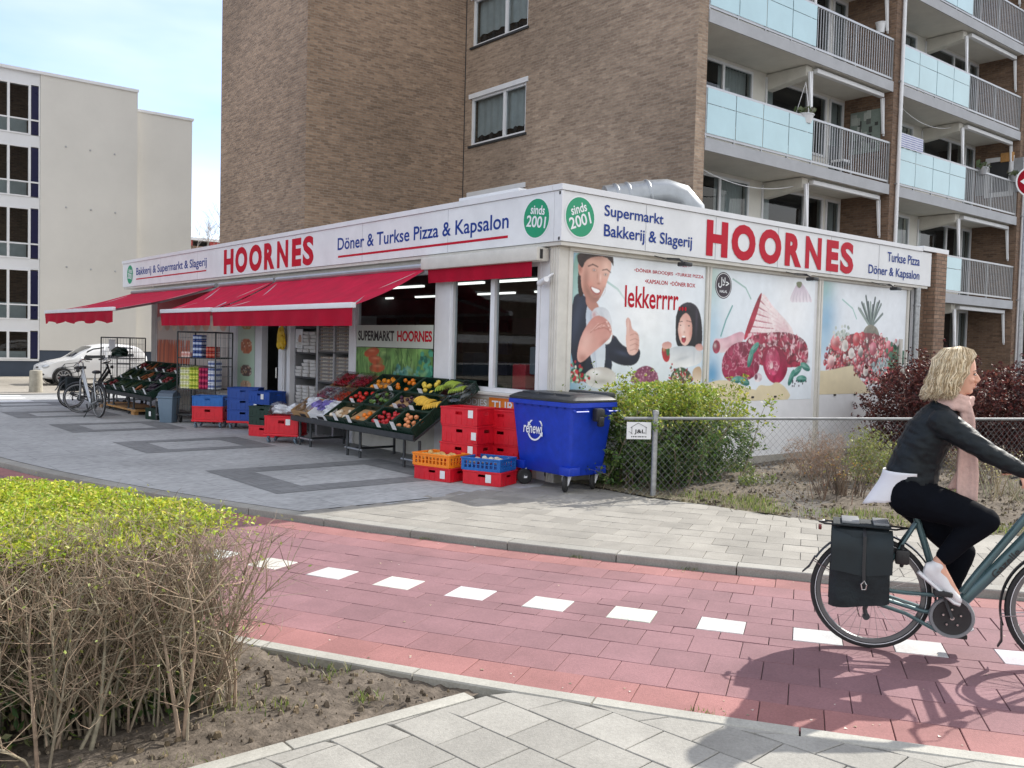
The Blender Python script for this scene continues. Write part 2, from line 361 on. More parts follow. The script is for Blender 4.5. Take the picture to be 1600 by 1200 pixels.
# ================================================================ materials
M = {}
M['white'] = mat('white paint', (.74, .75, .77), .45, var=.06, scale=3)
M['offwhite'] = mat('off white paint', (.62, .60, .55), .5, var=.10, scale=4)
M['alu'] = mat('grey aluminium', (.42, .43, .45), .4, .6, var=.10, scale=5)
M['galv'] = mat('galvanised steel', (.36, .37, .38), .42, .75, var=.25, scale=18)
M['zinc'] = mat('zinc duct', (.34, .36, .38), .38, .6, var=.12, scale=6)
M['fascia'] = mat('white fascia sheet', (.755, .77, .785), .4, var=.08, scale=1.6, spec=.3)
M['trim'] = mat('white roof trim', (.74, .75, .77), .4, var=.06, scale=2)
M['red_letter'] = mat('red lettering', lin('bc0f2b'), .5, var=.05, spec=.2)
M['blue_letter'] = mat('blue lettering', lin('173a8a'), .5, var=.05, spec=.2)
M['black_letter'] = mat('black lettering', (.02, .02, .022), .4, var=0)
M['white_letter'] = mat('white lettering', (.8, .82, .84), .4, var=0)
M['green_badge'] = mat('green badge', lin('0b9468'), .4, var=.06)
M['awning'] = mat('red awning cloth', lin('b41238'), .85, var=.17, scale=3.2, bump=.25, bscale=6, spec=.2)
M['awning2'] = mat('red valance cloth', lin('a40c2b'), .85, var=.12, scale=3, bump=.2, bscale=8, spec=.2)
M['black'] = mat('black plastic', (.018, .018, .02), .45, var=.2, scale=15)
M['rubber'] = mat('black rubber', (.022, .022, .023), .75, var=.25, scale=30)
M['steel'] = mat('bright steel', (.6, .6, .6), .25, .95, var=.1)
M['darkmetal'] = mat('dark metal', (.06, .065, .07), .5, .5, var=.25, scale=12)
M['glass'] = mat_glass('window glass')
M['glass_dark'] = mat_glass('tinted window glass', (.50, .55, .57), .05)
M['plastic_film'] = mat_glass('clear plastic', (.86, .88, .9), .10, .18)
M['concrete'] = mat('concrete', (.36, .355, .34), .85, var=.16, scale=4, bump=.3, bscale=30)
M['conc_beam'] = mat('painted concrete', (.66, .64, .58), .75, var=.10, scale=3)
M['slab'] = mat('grey slab edge', (.40, .41, .43), .75, var=.10, scale=2)
M['soffit'] = mat('cream soffit', (.66, .64, .58), .8, var=.08, scale=1.5)
M['balwall'] = mat('cream window wall', (.72, .70, .64), .6, var=.06, scale=2)
M['bluepanel'] = mat('pale blue frosted panel', lin('b2d2da'), .14, var=.08, scale=.6, spec=.7)
M['brick'] = mat_brick('brown brick', lin('b0957e'), lin('8c7665'), lin('a29586'), dirt=.30, dscale=.22)
M['brick2'] = mat_brick('weathered brown brick', lin('af9985'), lin('917d6d'), lin('a49788'), dirt=.28, dscale=.25)
M['brick_red'] = mat_brick('reddish brick', lin('a08672'), lin('866c5c'), lin('6f655b'), bh=.075)
M['brick_dark'] = mat_brick('dark brick', lin('8a705d'), lin('6c584b'), lin('7d7064'))
M['plinth'] = mat('sand plinth', (.34, .32, .28), .85, var=.2, scale=9)
M['dark'] = mat('dark interior', (.035, .037, .04), .8, var=.2)
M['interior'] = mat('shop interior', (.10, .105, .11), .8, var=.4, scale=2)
M['lamp'] = mat('fluorescent tube', (1, .97, .9), .5, var=0, emit=.9)
M['curtain'] = mat('pale curtain', (.80, .81, .78), .9, var=.12, scale=3)
M['redcrate'] = mat('red crate plastic', lin('d01428'), .42, var=.14, scale=8, bump=.1)
M['bluecrate'] = mat('blue crate plastic', lin('1d62ae'), .42, var=.14, scale=8)
M['dbluecrate'] = mat('dark blue crate plastic', lin('12459a'), .42, var=.14, scale=8)
M['orcrate'] = mat('orange crate plastic', lin('f2871a'), .42, var=.12, scale=8)
M['grcrate'] = mat('dark green crate plastic', lin('0b2c20'), .45, var=.2, scale=8)
M['bin'] = mat('blue bin plastic', lin('1038b2'), .42, var=.16, scale=9)
M['binlid'] = mat('black bin lid', (.03, .033, .038), .35, var=.2, scale=6)
M['greyplastic'] = mat('grey bin plastic', lin('66798a'), .5, var=.08)
M['card'] = mat('brown cardboard', lin('ad8a62'), .85, var=.14)
M['whitecard'] = mat('white card', (.74, .75, .76), .8, var=.05)
M['wood'] = mat('raw wood', lin('b98b55'), .8, var=.2, scale=12)
M['leaf'] = matc('leaf', .5, .2, 8, translu=.35)
M['twig'] = matc('twig bark', .85, .3, 25)
M['tile'] = matc('concrete tile', .85, .14, 70, bump=.3, bscale=150, dirt=.26, dscale=2.2)
M['path'] = matc('red concrete tile', .85, .14, 70, bump=.3, bscale=150, dirt=.26, dscale=1.7)
M['print'] = matc('printed vinyl', .35, 0, spec=.4)
M['vcol'] = matc('painted goods', .55, .12, 20)
M['soil'] = matc('soil', .95, .35, 14, bump=1.0, bscale=55, spec=.1, dirt=.35, dscale=1.6)
M['joint'] = mat('joint sand', (.085, .075, .065), .95, var=.35, scale=14)
# ================================================================ ground
CX, CY = 21.0, 10.0
def arc(r, a): return (CX+r*math.cos(a), CY+r*math.sin(a))
def flat(name, poly, z, m, kind='structure'):
    b = MB(); b.add([(x, y, z) for x, y in poly], [tuple(range(len(poly)))]); return tag(b.build(name, m, smooth=False), kind=kind)
M['asphalt'] = mat('grey asphalt', (.075, .077, .08), .9, var=.25, scale=1.5, bump=.3, bscale=120)
flat('ground', [(-400, -400), (400, -400), (400, 500), (-400, 500)], -.14, M['asphalt'])
M['street'] = mat_brick('sandy street paving', (.36, .33, .28), (.30, .275, .24), (.2, .19, .17), .22, .11, .006, dirt=.2, dscale=.3)
flat('street', [(-60, 20.7), (60, 20.7), (60, 70), (-60, 70)], -.012, M['street'])
b = MB(); b.box((-60, 20.5, -.13), (0.0, 20.7, .02)); tag(b.build('street_kerb', M['concrete']), kind='structure')
b = MB()
for y0, y1, x0, x1 in ((17.4, 18.0, -6.5, -2.3), (18.6, 19.3, -6.5, -2.2), (19.7, 20.2, -6.5, -2.1)): b.box((x0, y0, .003), (x1, y1, .008))
tag(b.build('crosswalk_marking', M['white']), kind='structure')
# plaza of small blue-grey slabs
M['plaza'] = mat_brick('speckled grey paving', (.39, .395, .395), (.355, .36, .36), (.24, .242, .242), 1.2, .6, .005, dirt=.2, dscale=.5, var=.5, bump=.3)
M['plaza_dark'] = mat_brick('dark paving slabs', (.215, .219, .221), (.185, .189, .191), (.14, .142, .143), .3, .3, .006, dirt=.16, dscale=.5, var=.35, bump=.3)
b = MB(); ys = np.arange(-.3, 20.51, .3); 
xa = lambda y, r=26.465: CX-math.sqrt(r*r-(y-CY)**2)
for y0, y1 in zip(ys, ys[1:]): z_ = -.007 if y0 < -.01 else 0; b.quad([(xa(y0), y0, z_), (.6, y0, z_), (.6, y1, z_), (xa(y1), y1, z_)])
tag(b.build('plaza_paving', M['plaza'], smooth=False), kind='structure')
b = MB()
for x0, x1, y0, y1, tx, ty in ((-3.3, -1.2, 5.45, 7.15, .45, .33), (-3.45, -1.4, 9.0, 10.75, .45, .35), (-3.65, -1.6, 12.4, 14.1, .45, .35), (-3.25, -.6, 1.1, 3.25, .5, .4), (-3.7, -1.7, 15.8, 17.2, .45, .35)):
    for q in ((x0, y0, x1, y0+ty), (x0, y1-ty, x1, y1), (x0, y0+ty, x0+tx, y1-ty), (x1-tx, y0+ty, x1, y1-ty)):
        b.quad([(q[0], q[1], .004), (q[2], q[1], .004), (q[2], q[3], .004), (q[0], q[3], .004)])
tag(b.build('dark_paving_frames', M['plaza_dark'], smooth=False), kind='structure')
SOIL_EDGE = [(.30, -1.2), (.42, -1.6), (.55, -2.2), (.64, -2.75), (.85, -3.45), (1.30, -4.22), (1.83, -4.87), (2.6, -5.7), (4, -7)]
def soil_x(y):
    for (x0, y0), (x1, y1) in zip(SOIL_EDGE, SOIL_EDGE[1:]):
        if y1 <= y <= y0: return x0+(x1-x0)*(y-y0)/(y1-y0)
    return .3 if y > -1.2 else 4
def tile(b, p, z, gap=.004, dep=.03, c=(1, 1, 1), ch=.004, jit=.0012):
    """p: 4 ground corners; a slab with a small chamfer and its own slight tilt"""
    P = np.array(p); ce = P.mean(0); d = (P-ce); s_ = np.linalg.norm(d, axis=1)[:, None]
    O = ce+d*(1-gap*.7/s_); I = ce+d*(1-(gap*.7+ch)/s_); zz = z+np.random.default_rng(int(abs(ce[0]*977+ce[1]*7919)*10)).normal(0, jit, 4)
    v = [(x, y, z-dep) for x, y in O]+[(x, y, q-ch*.8) for (x, y), q in zip(O, zz)]+[(x, y, q) for (x, y), q in zip(I, zz)]
    b.add(v, [(8, 9, 10, 11)]+[(i, (i+1) % 4, 4+(i+1) % 4, 4+i) for i in range(4)]+[(4+i, 4+(i+1) % 4, 8+(i+1) % 4, 8+i) for i in range(4)], 0, c)
# red bicycle path: rows along the bend
bp_ = MB(); wp_ = MB(); bed = MB()
rows = [26.68+.29*i for i in range(5)]; rows = list(np.linspace(26.69, 27.83, 5))+[27.985, 28.275, 28.43]+list(np.linspace(28.43, 29.715, 5))[1:]
A0, A1 = R(186), R(236)
rr = random.Random(3)
for i, (r0, r1) in enumerate(zip(rows, rows[1:])):
    da = .30/28.13; n = int((A1-A0)/da)
    # the white blocks keep the measured phase: one of them is centred at (-3.22, -4.35)
    ph = math.atan2(-4.35-CY, -3.22-CX) % (2*math.pi); k0 = round((ph-A0)/da-.5); off = ph-A0-(k0+.5)*da+(.5*da if i % 2 == 0 else 0)+rr.uniform(-.04, .04)*da*(i != 5)
    for j in range(n):
        a0 = A0+off+j*da; a1 = a0+da
        p = [arc(r0, a0), arc(r1, a0), arc(r1, a1), arc(r0, a1)]
        v = rr.uniform(.91, 1.08)
        edge = i in (0, len(rows)-2)
        if i == 5 and (j-k0) % 2 == 0:
            tile(wp_, p, -.0585, c=tuple(.57*rr.uniform(.92, 1.03)*q for q in (1, .99, .95)))
        else:
            base = lin('966866') if edge else lin('866469')
            if i in (1, len(rows)-3): base = tuple(.5*x+.5*y for x, y in zip(lin('8f6668'), lin('866469')))
            if edge: v = rr.uniform(.9, 1.1)
            tile(bp_, p, -.06, c=tuple(q*v for q in base))
tag(bp_.build('bicycle_path', M['path']), kind='structure'); tag(wp_.build('white_path_markings', M['tile']), kind='structure')
b = MB(); k = 120
for j in range(k):
    a0 = A0+(A1-A0)*j/k; a1 = A0+(A1-A0)*(j+1)/k; b.quad([arc(26.4, a0)+(-.075,), arc(29.8, a0)+(-.075,), arc(29.8, a1)+(-.075,), arc(26.4, a1)+(-.075,)])
for j in range(k):
    a0 = A0+(A1-A0)*j/k; a1 = A0+(A1-A0)*(j+1)/k; b.quad([arc(15, a0)+(-.014,), arc(26.5, a0)+(-.014,), arc(26.5, a1)+(-.014,), arc(15, a1)+(-.014,)])
tag(b.build('paving_joint_bed', M['joint'], smooth=False), kind='structure')
# small litter on the path: petals, grit, bits of leaf
b = MB(); r_ = random.Random(9)
for k in range(170):
    q = arc(r_.choice([r_.uniform(26.7, 29.6), r_.gauss(29.55, .08), r_.gauss(26.78, .06)]), R(r_.uniform(203, 219))); a = r_.uniform(0, 6.28); s_ = r_.uniform(.004, .013); c = r_.choice([(.6, .56, .5), (.28, .22, .15), (.2, .17, .12), (.5, .42, .3)])
    b.add([(q[0]+s_*math.cos(a+i*2.1)*r_.uniform(.6, 1.2), q[1]+s_*math.sin(a+i*2.1), -.057+.002*(i == 1)) for i in range(3)], [(0, 1, 2)], 0, c)
tag(b.build('path_litter', M['vcol'], smooth=False), kind='stuff')
# kerbs
def kerb(name, r0, r1, zt, zb, ln, col, a0, a1):
    b = MB(); da = ln/r1; a = a0
    while a < a1:
        g = .005/r1; s_ = 4; v = rr.uniform(.85, 1.08); pts = []
        for j in range(s_):
            u0 = a+g+(da-2*g)*j/s_; u1 = a+g+(da-2*g)*(j+1)/s_
            P = [arc(r0, u0), arc(r1, u0), arc(r1, u1), arc(r0, u1)]; ch = .008
            Q = [arc(r0+ch, u0), arc(r1-ch, u0), arc(r1-ch, u1), arc(r0+ch, u1)]
            vv = [(x, y, zb) for x, y in P]+[(x, y, zt-ch) for x, y in P]+[(x, y, zt) for x, y in Q]
            fs = [(8, 9, 10, 11), (0, 4, 7, 3), (1, 2, 6, 5), (4, 8, 11, 7), (5, 6, 10, 9)]
            if j == 0: fs.append((0, 1, 5, 4)); fs.append((4, 5, 9, 8))
            if j == s_-1: fs.append((3, 7, 6, 2)); fs.append((7, 11, 10, 6))
            b.add(vv, fs, 0, tuple(q*v for q in col))
        a += da
    return tag(b.build(name, M['tile']), kind='structure')
kerb('pavement_kerb', 26.48, 26.655, .002, -.13, 1.0, (.33, .32, .29), A0, A1)
kerb('path_edging', 29.725, 29.83, -.035, -.13, 1.0, (.40, .39, .35), A0, A1)
# light pavement on the shop side, rows following the kerb
b = MB(); r1 = 26.475; i = 0
while r1 > 19.5:
    r0 = r1-.30; da = .30/25.2; n = int((R(236)-R(190))/da)
    for j in range(n):
        a0 = R(190)+(j+(i % 2)*.5)*da; p = [arc(r0, a0), arc(r1, a0), arc(r1, a0+da), arc(r0, a0+da)]
        cx = sum(q[0] for q in p)/4; cy = sum(q[1] for q in p)/4
        if cy > .05 or cy < -9.5: continue
        if cx > soil_x(cy)+.14: continue
        if any(q[0] > soil_x(q[1])-.01 for q in p):
            p = [(min(q[0], soil_x(q[1])-.012), q[1]) for q in p]
            if abs(sum(p[k][0]*p[(k+1) % 4][1]-p[(k+1) % 4][0]*p[k][1] for k in range(4)))*.5 < .008: continue
        v = rr.uniform(.86, 1.1); tile(b, p, 0, c=tuple(q*v for q in (.295, .28, .25)))
    r1 = r0; i += 1
tag(b.build('light_pavement', M['tile']), kind='structure')
# near pavement, slabs set askew to the path
b = MB(); th = R(6); ux = np.array([math.cos(th), math.sin(th)]); uy = np.array([-math.sin(th), math.cos(th)]); o0 = np.array([-5.2, -5.1])
for i in range(-14, 30):
    for j in range(-26, 8):
        o = o0+ux*i*.3+uy*(j*.3+(.15 if i % 2 else 0))
        p = [o, o+ux*.3, o+ux*.3+uy*.3, o+uy*.3]
        def cut(q):
            # keep the slab on its own side of the edging strips
            q = q.copy(); d = q-np.array([CX, CY]); r = np.hypot(*d)
            if r < 29.835: q = np.array([CX, CY])+d/r*29.835
            if q[1] > -4.955: q[1] = -4.955
            return q
        if all(np.hypot(*(q-np.array([CX, CY]))) < 29.83 or q[1] > -4.955 for q in p): continue
        q = [cut(x) for x in p]
        ar = .5*abs(sum(q[k][0]*q[(k+1) % 4][1]-q[(k+1) % 4][0]*q[k][1] for k in range(4)))
        if ar < .004: continue
        v = rr.uniform(.86, 1.1); tile(b, q, -.037, c=tuple(x*v for x in (.315, .305, .278)), gap=.006)
tag(b.build('near_pavement', M['tile']), kind='structure')
flat('near_joint_bed', [(-12, -4.95), (-5.02, -4.95)]+[arc(29.83, R(a_)) for a_ in np.arange(210.9, 236, 1.)]+[(2.5, -13.5), (-12, -14)], -.052, M['joint'])
b = MB()
x = -9.
while x < -5.05:
    x1 = min(x+1.0, -4.97); v = rr.uniform(.88, 1.05); b.rbox((x+.004, -4.95, -.13), (x1-.004, -4.855, -.033), .008, 0, tuple(q*v for q in (.40, .39, .35))); x += 1.0
tag(b.build('bed_edging', M['tile']), kind='structure')
# soil beds
def bed_mesh(name, x0, x1, y0, y1, step, inside, z, amp, colf):
    nx = int((x1-x0)/step); ny = int((y1-y0)/step); g = np.random.default_rng(5)
    h = g.normal(0, 1, (ny+1, nx+1)); h2 = np.kron(g.normal(0, 1, (ny//8+2, nx//8+2)), np.ones((8, 8)))[:ny+1, :nx+1]
    for _ in range(4): h2 = (h2+np.roll(h2, 1, 0)+np.roll(h2, 1, 1)+np.roll(h2, -1, 0)+np.roll(h2, -1, 1))/5
    vs_ = []; idx = {}
    b = MB(); fs = []
    for j in range(ny+1):
        for i in range(nx+1): vs_.append((x0+i*step, y0+j*step, z+amp*(.35*h[j, i]+h2[j, i])))
    fs = []; cs = []
    for j in range(ny):
        for i in range(nx):
            x, y = x0+(i+.5)*step, y0+(j+.5)*step
            if inside(x, y): fs.append((j*(nx+1)+i, j*(nx+1)+i+1, (j+1)*(nx+1)+i+1, (j+1)*(nx+1)+i)); cs.append(colf(x, y))
    b.v = vs_; b.f = fs; b.m = [0]*len(fs); b.c = cs; b.anyc = True
    return tag(b.build(name, M['soil']), kind='structure')
def soilcol(x, y):
    v = rr.uniform(.8, 1.2); return (.135*v, .113*v, .092*v)
def rightcol(x, y):
    e = x-soil_x(y); v = rr.uniform(.8, 1.2); c = np.array([.165, .14, .112])
    if e < .9: k = (1-e/.9)*.75*rr.uniform(.3, 1); c = c*(1-k)+np.array([.20, .19, .11])*k
    return tuple(c*v)
bed_mesh('soil_bed', -.25, 16, -7.5, .14, .06, lambda x, y: x > soil_x(y)-.03 and (y > -1.25 or x > .25), .0, .018, rightcol)
bed_mesh('hedge_soil', -9.5, -4.9, -4.86, 2.5, .045, lambda x, y: math.hypot(x-CX, y-CY) > 29.8, -.06, .016, soilcol)
def clods(name, n, pos, z, smin, smax, cols, seed, mt='soil'):
    b = MB(); r_ = random.Random(seed)
    for _ in range(n):
        p = pos(r_)
        if p is None: continue
        s_ = smin+(smax-smin)*r_.random()**3; c = r_.choice(cols); v = r_.uniform(.6, 1.3)
        pts = [(math.cos(a)*r_.uniform(.6, 1.1)*s_, math.sin(a)*r_.uniform(.6, 1.1)*s_) for a in (0, 1.26, 2.5, 3.8, 5.0)]
        vv = [(p[0]+q[0], p[1]+q[1], z-.006) for q in pts]+[(p[0]+q[0]*.6, p[1]+q[1]*.6, z+s_*r_.uniform(.4, .9)) for q in pts]
        b.add(vv, [(i, (i+1) % 5, 5+(i+1) % 5, 5+i) for i in range(5)]+[(5, 6, 7, 8, 9)], 0, tuple(q*v for q in c))
    return tag(b.build(name, M[mt], smooth=False), kind='stuff')
def p_near(r_):
    x = r_.uniform(-8.5, -5); y = r_.uniform(-4.82, -2); return (x, y) if math.hypot(x-CX, y-CY) > 29.9 else None
clods('soil_clods', 2600, p_near, -.05, .004, .028, [(.15, .12, .09), (.2, .165, .12), (.10, .08, .06), (.26, .2, .13)], 11)
def p_right(r_):
    y = r_.uniform(-6.5, 0); x = soil_x(y)+r_.random()**1.4*7; return (x, y)
clods('bed_litter', 5000, p_right, .01, .006, .03, [(.15, .12, .09), (.24, .19, .14), (.10, .08, .06), (.3, .25, .18), (.2, .17, .09)], 12)
def grass(name, n, pos, z, hmin, hmax, cols, seed):
    b = MB(); r_ = random.Random(seed)
    for _ in range(n):
        p = pos(r_)
        if p is None: continue
        h = r_.uniform(hmin, hmax); a = r_.uniform(0, 6.28); w_ = h*.05+.0015; dx, dy = math.cos(a)*w_, math.sin(a)*w_; lx, ly = r_.gauss(0, .4)*h, r_.gauss(0, .4)*h; c = r_.choice(cols); v = r_.uniform(.7, 1.3); c = tuple(q*v for q in c)
        b.add([(p[0]-dx, p[1]-dy, z), (p[0]+dx, p[1]+dy, z), (p[0]+dx*.6+lx*.5, p[1]+dy*.6+ly*.5, z+h*.65), (p[0]-dx*.6+lx*.5, p[1]-dy*.6+ly*.5, z+h*.65), (p[0]+lx, p[1]+ly, z+h)], [(0, 1, 2, 3), (3, 2, 4)], 0, c)
    return tag(b.build(name, M['leaf'], smooth=False), kind='stuff')
GR = [(.16, .22, .05), (.22, .27, .06), (.11, .17, .04), (.26, .25, .12), (.3, .27, .17)]
cent = [(rr.uniform(-5.8, -1.4), rr.uniform(.05, .9), rr.uniform(.08, .3)) for _ in range(30)]
def p_grass(r_):
    c = r_.choice(cent); y = c[0]+r_.gauss(0, c[2]); x = soil_x(y)+abs(c[1]+r_.gauss(0, c[2]*.8)); return (x, y) if -6.9 < y < -1.3 else None
grass('grass_tufts', 2900, p_grass, .005, .02, .08, GR, 4)
cent2 = [(rr.uniform(-7.6, -5.2), rr.uniform(-4.8, -3.2), rr.uniform(.04, .12)) for _ in range(26)]
def p_grass2(r_):
    c = r_.choice(cent2); x = c[0]+r_.gauss(0, c[2]); y = c[1]+r_.gauss(0, c[2]); return (x, y) if math.hypot(x-CX, y-CY) > 29.86 and y > -4.84 else None
grass('weed_tufts', 1300, p_grass2, -.06, .015, .05, GR, 5)
jw = [arc(26.66, R(208.9)), arc(26.66, R(205.7)), arc(26.66, R(211)), arc(29.72, R(212)), arc(29.72, R(206)), arc(29.72, R(215)), arc(29.3, R(215.2)), arc(26.66, R(214))]
grass('joint_weeds', 500, lambda r_: (lambda c: (c[0]+r_.gauss(0, .045), c[1]+r_.gauss(0, .045)))(r_.choice(jw)), -.06, .01, .03, GR, 6)
# ================================================================ supermarket
shop = thing('supermarket', 'low flat roofed corner supermarket with white sign band and red lettering', 'supermarket', (0, 0, 0))
PR, PL = plR(0), plL(0)
# --- fascia bands with their lettering
def zR(y_px, x_px): return PY(x_px, y_px, 0)[2]
f1 = MB(); f1.box((0, 0.004, 3.08), (9.58, .14, 3.71)); 
fr = f1.build('fascia_panel', M['fascia'], shop, False)
f2 = MB(); f2.box((0, .145, 3.08), (.14, 17.83, 3.71)); fl = f2.build('fascia_panel', M['fascia'], shop, False)
for x in (1.55, 3.05, 4.6, 6.1, 7.65): b = MB(); b.box((x, -.0015, 3.085), (x+.004, .003, 3.70)); b.build('panel_joint', M['alu'], fr, False)
for y in (2.45, 4.9, 7.35, 9.8, 12.3, 14.8): b = MB(); b.box((-.0015, y, 3.085), (.003, y+.006, 3.70)); b.build('panel_joint', M['alu'], fl, False)
b = MB(); b.box((-.02, -.02, 3.715), (9.2, .16, 3.79)); b.box((9.2, -.03, 3.735), (10.2, .3, 3.82)); b.build('roof_trim', M['trim'], shop, False)
b = MB(); b.box((-.02, .165, 3.715), (.16, 17.86, 3.79)); b.build('roof_trim', M['trim'], shop, False)
b = MB(); b.box((.14, .14, 3.5), (9.5, 17.7, 3.68)); b.build('roof', M['asphalt'], shop, False)
b = MB(); b.box((.02, .02, 3.03), (9.5, .5, 3.075)); b.box((.02, .505, 3.03), (.4, 17.8, 3.075)); b.build('soffit', M['offwhite'], shop, False)
b = MB(); b.box((-.006, -.006, 3.08), (.03, .03, 3.71)); b.build('corner_strip', M['white'], shop, False)
b = MB(); b.box((-.008, .02, 3.66), (-.001, .05, 3.70)); b.box((-.008, .02, 3.09), (-.001, .05, 3.13)); b.build('corner_clip', M['black'], shop, False)
# lettering
def letters(name, parent, plane, items, m, bold=0., one=False):
    b = MB()
    for body, box, *k in items:
        put_text(b, body, box, plane, .003, (k[0] if k else bold))
        if not one: b.build(name, m, parent, False); b = MB()
    if one: b.build(name, m, parent, False)
hx = [('H', 1103.5, 1137), ('O', 1143, 1180.5), ('O', 1186, 1221), ('R', 1227, 1253), ('N', 1259, 1284), ('E', 1292, 1311), ('S', 1314, 1334.5)]
it = []
for ch, a, c_ in hx:
    xa_, xb_ = PY(a, 380, 0)[0], PY(c_, 380, 0)[0]; it.append((ch, (xa_, 3.125 if ch not in 'OS' else 3.118, xb_, 3.645 if ch not in 'OS' else 3.655), .055 if ch not in 'NS' else .04))
letters('shop_name', fr, PR, it, M['red_letter'], one=True)
X0h, X1h = it[0][1][0], it[-1][1][2]
it2 = [(ch, (-10.76+(bx[0]-X0h)/(X1h-X0h)*4.13, bx[1], -10.76+(bx[2]-X0h)/(X1h-X0h)*4.13, bx[3]), bo) for ch, bx, bo in it]
letters('shop_name', fl, PL, it2, M['red_letter'], one=True)
letters('trade_text', fr, PR, [('Supermarkt', (.75, 3.425, 1.90, 3.615)), ('Bakkerij & Slagerij', (.75, 3.155, 2.52, 3.365)), ('Turkse Pizza', (7.94, 3.435, 9.12, 3.605)), ('Döner & Kapsalon', (7.31, 3.13, 9.13, 3.335))], M['blue_letter'], .012)
letters('trade_text', fl, PL, [('Döner & Turkse Pizza & Kapsalon', (-5.74, 3.255, -1.05, 3.53)), ('Bakkerij & Supermarkt & Slagerij', (-16.67, 3.30, -11.74, 3.555))], M['blue_letter'], .012)
for q in ((-5.72, 3.19, -1.06, 3.225), (-16.68, 3.24, -11.76, 3.27)): b = MB(); rect(b, q, PL); b.build('red_underline', M['red_letter'], fl, False)
for par, plane, cs in ((fr, PR, [(.315, 3.405)]), (fl, PL, [(-.485, 3.4), (-17.2, 3.4)])):
    for s_, z in cs:
        b = MB(); disc(b, (s_, z), .268, plane, .002, 1); disc(b, (s_, z), .25, plane, .0035, 0)
        a = 18 if par is fr else -8
        put_text(b, 'sinds', (s_-.14+(-.03 if a > 0 else .03), z+.045, s_+.14+(-.03 if a > 0 else .03), z+.165), plane, .005, .02, 1, a)
        put_text(b, '2001', (s_-.19, z-.12, s_+.19, z+.03), plane, .005, .02, 1, a)
        b.build('badge', [M['green_badge'], M['white_letter']], par, False)
# --- right hand wall with white panels
WR = .15
b = MB(); b.box((.34, WR, .10), (9.3, WR+.12, 3.03)); b.build('wall', M['white'], shop, False)
b = MB(); b.box((.1, WR-.03, -.1), (9.3, WR+.12, .10)); b.build('plinth', M['plinth'], shop, False)
for x0, x1 in ((3.035, 3.085), (3.10, 3.15), (5.99, 6.04), (6.06, 6.11), (.26, .33), (8.98, 9.04)):
    b = MB(); b.rbox((x0, WR-.035, .10), (x1, WR+.01, 2.99), .008); b.build('wall_post', M['offwhite'], shop)
b = MB(); b.box((.26, WR-.05, 2.985), (9.1, WR+.1, 3.03)); b.build('wall_rail', M['offwhite'], shop, False)
b = MB(); b.box((9.06, WR-.012, .1), (9.12, WR+.05, 2.98)); b.build('door_gap', M['dark'], shop, False)
b = MB(); b.tube([(9.2, WR-.09, -.05), (9.2, WR-.09, 3.04)], .06, 14)
for z in (.6, 1.7, 2.7): b.lathe([(.065, -.02), (.07, 0), (.065, .02)], 14, M=Matrix.Translation((9.2, WR-.09, z)))
b.build('downpipe', M['galv'], shop)
b = MB(); b.tube([(8.72, WR-.06, 1.3), (8.72, WR-.06, 2.05)], .035, 8); b.tube([(8.8, WR-.06, 1.1), (8.8, WR-.06, 1.5)], .03, 8); b.build('vent_pipe', M['offwhite'], shop)
b = MB(); b.box((9.3, WR+.02, -.1), (9.75, WR+.3, 3.07)); b.build('brick_return', M['brick_dark'], shop, False)  # shadow under the sign band put into the colour by a darker brick
b = MB(); b.box((9.7, -.04, -.1), (10.12, .36, 3.73)); b.box((9.7, .36, -.1), (10.1, 4.3, 3.70)); b.build('brick_pier', M['brick_red'], shop, False)
b = MB(); b.box((9.95, -.07, 1.25), (10.12, -.04, 1.5)); b.build('meter_box', M['alu'], shop, False)
for x in (4.25, 4.85, 6.6, 7.25, 7.9):
    b = MB(); b.box((x, WR-.02, 1.02), (x+.05, WR, 1.05)); b.build('wall_bracket', M['black'], shop, False)
# --- left hand front
WL = .12
def lb(name, y0, y1, z0, z1, m, x0=None, x1=None, r=.006, parent=None):
    b = MB(); b.rbox(((WL if x0 is None else x0), y0, z0), ((WL+.1 if x1 is None else x1), y1, z1), r, seg=1); return b.build(name, m, parent or shop, False)
lb('corner_post', .13, .30, 0, 3.03, M['offwhite'], .09, .33)
for y in (.155, .20, .245): lb('corner_rib', y, y+.022, 0, 3.02, M['offwhite'], .078, .10)
lb('front_post', .315, .50, 0, 3.03, M['white'])
lb('front_post', 2.50, 2.84, 0, 2.9, M['white'], .10, .24)
lb('lintel', .3, 15.7, 2.86, 3.03, M['offwhite'], WL+.01)
def window(y0, y1, z0, z1, mull=(), fw=.06, glass=None, sill=True, rails=()):
    g = MB(); 
    for q in ((y0, y1, z0, z0+fw), (y0, y1, z1-fw, z1), (y0, y0+fw, z0+fw, z1-fw), (y1-fw, y1, z0+fw, z1-fw)): g.box((WL-.01, q[0], q[2]), (WL+.07, q[1], q[3]))
    for m_ in mull: g.box((WL-.012, m_-fw*.75, z0+fw), (WL+.068, m_+fw*.75, z1-fw))
    for m_ in rails: g.box((WL-.011, y0+fw, m_-fw*.5), (WL+.067, y1-fw, m_+fw*.5))
    f = g.build('window', M['white'], shop, False)
    p = MB(); p.quad([(WL+.035, y0+fw, z0+fw), (WL+.035, y1-fw, z0+fw), (WL+.035, y1-fw, z1-fw), (WL+.035, y0+fw, z1-fw)]); p.build('pane', glass or M['glass'], f, False)
    if sill:
        s_ = MB(); s_.rbox((WL-.06, y0-.02, z0-.05), (WL+.05, y1+.02, z0-.003), .01, seg=1); s_.build('sill', M['offwhite'], f, False)
    return f
window(.5, 2.5, 1.1, 2.86, (1.5,))
lb('front_panel', .5, 2.5, 0, 1.045, M['offwhite'], WL+.01)
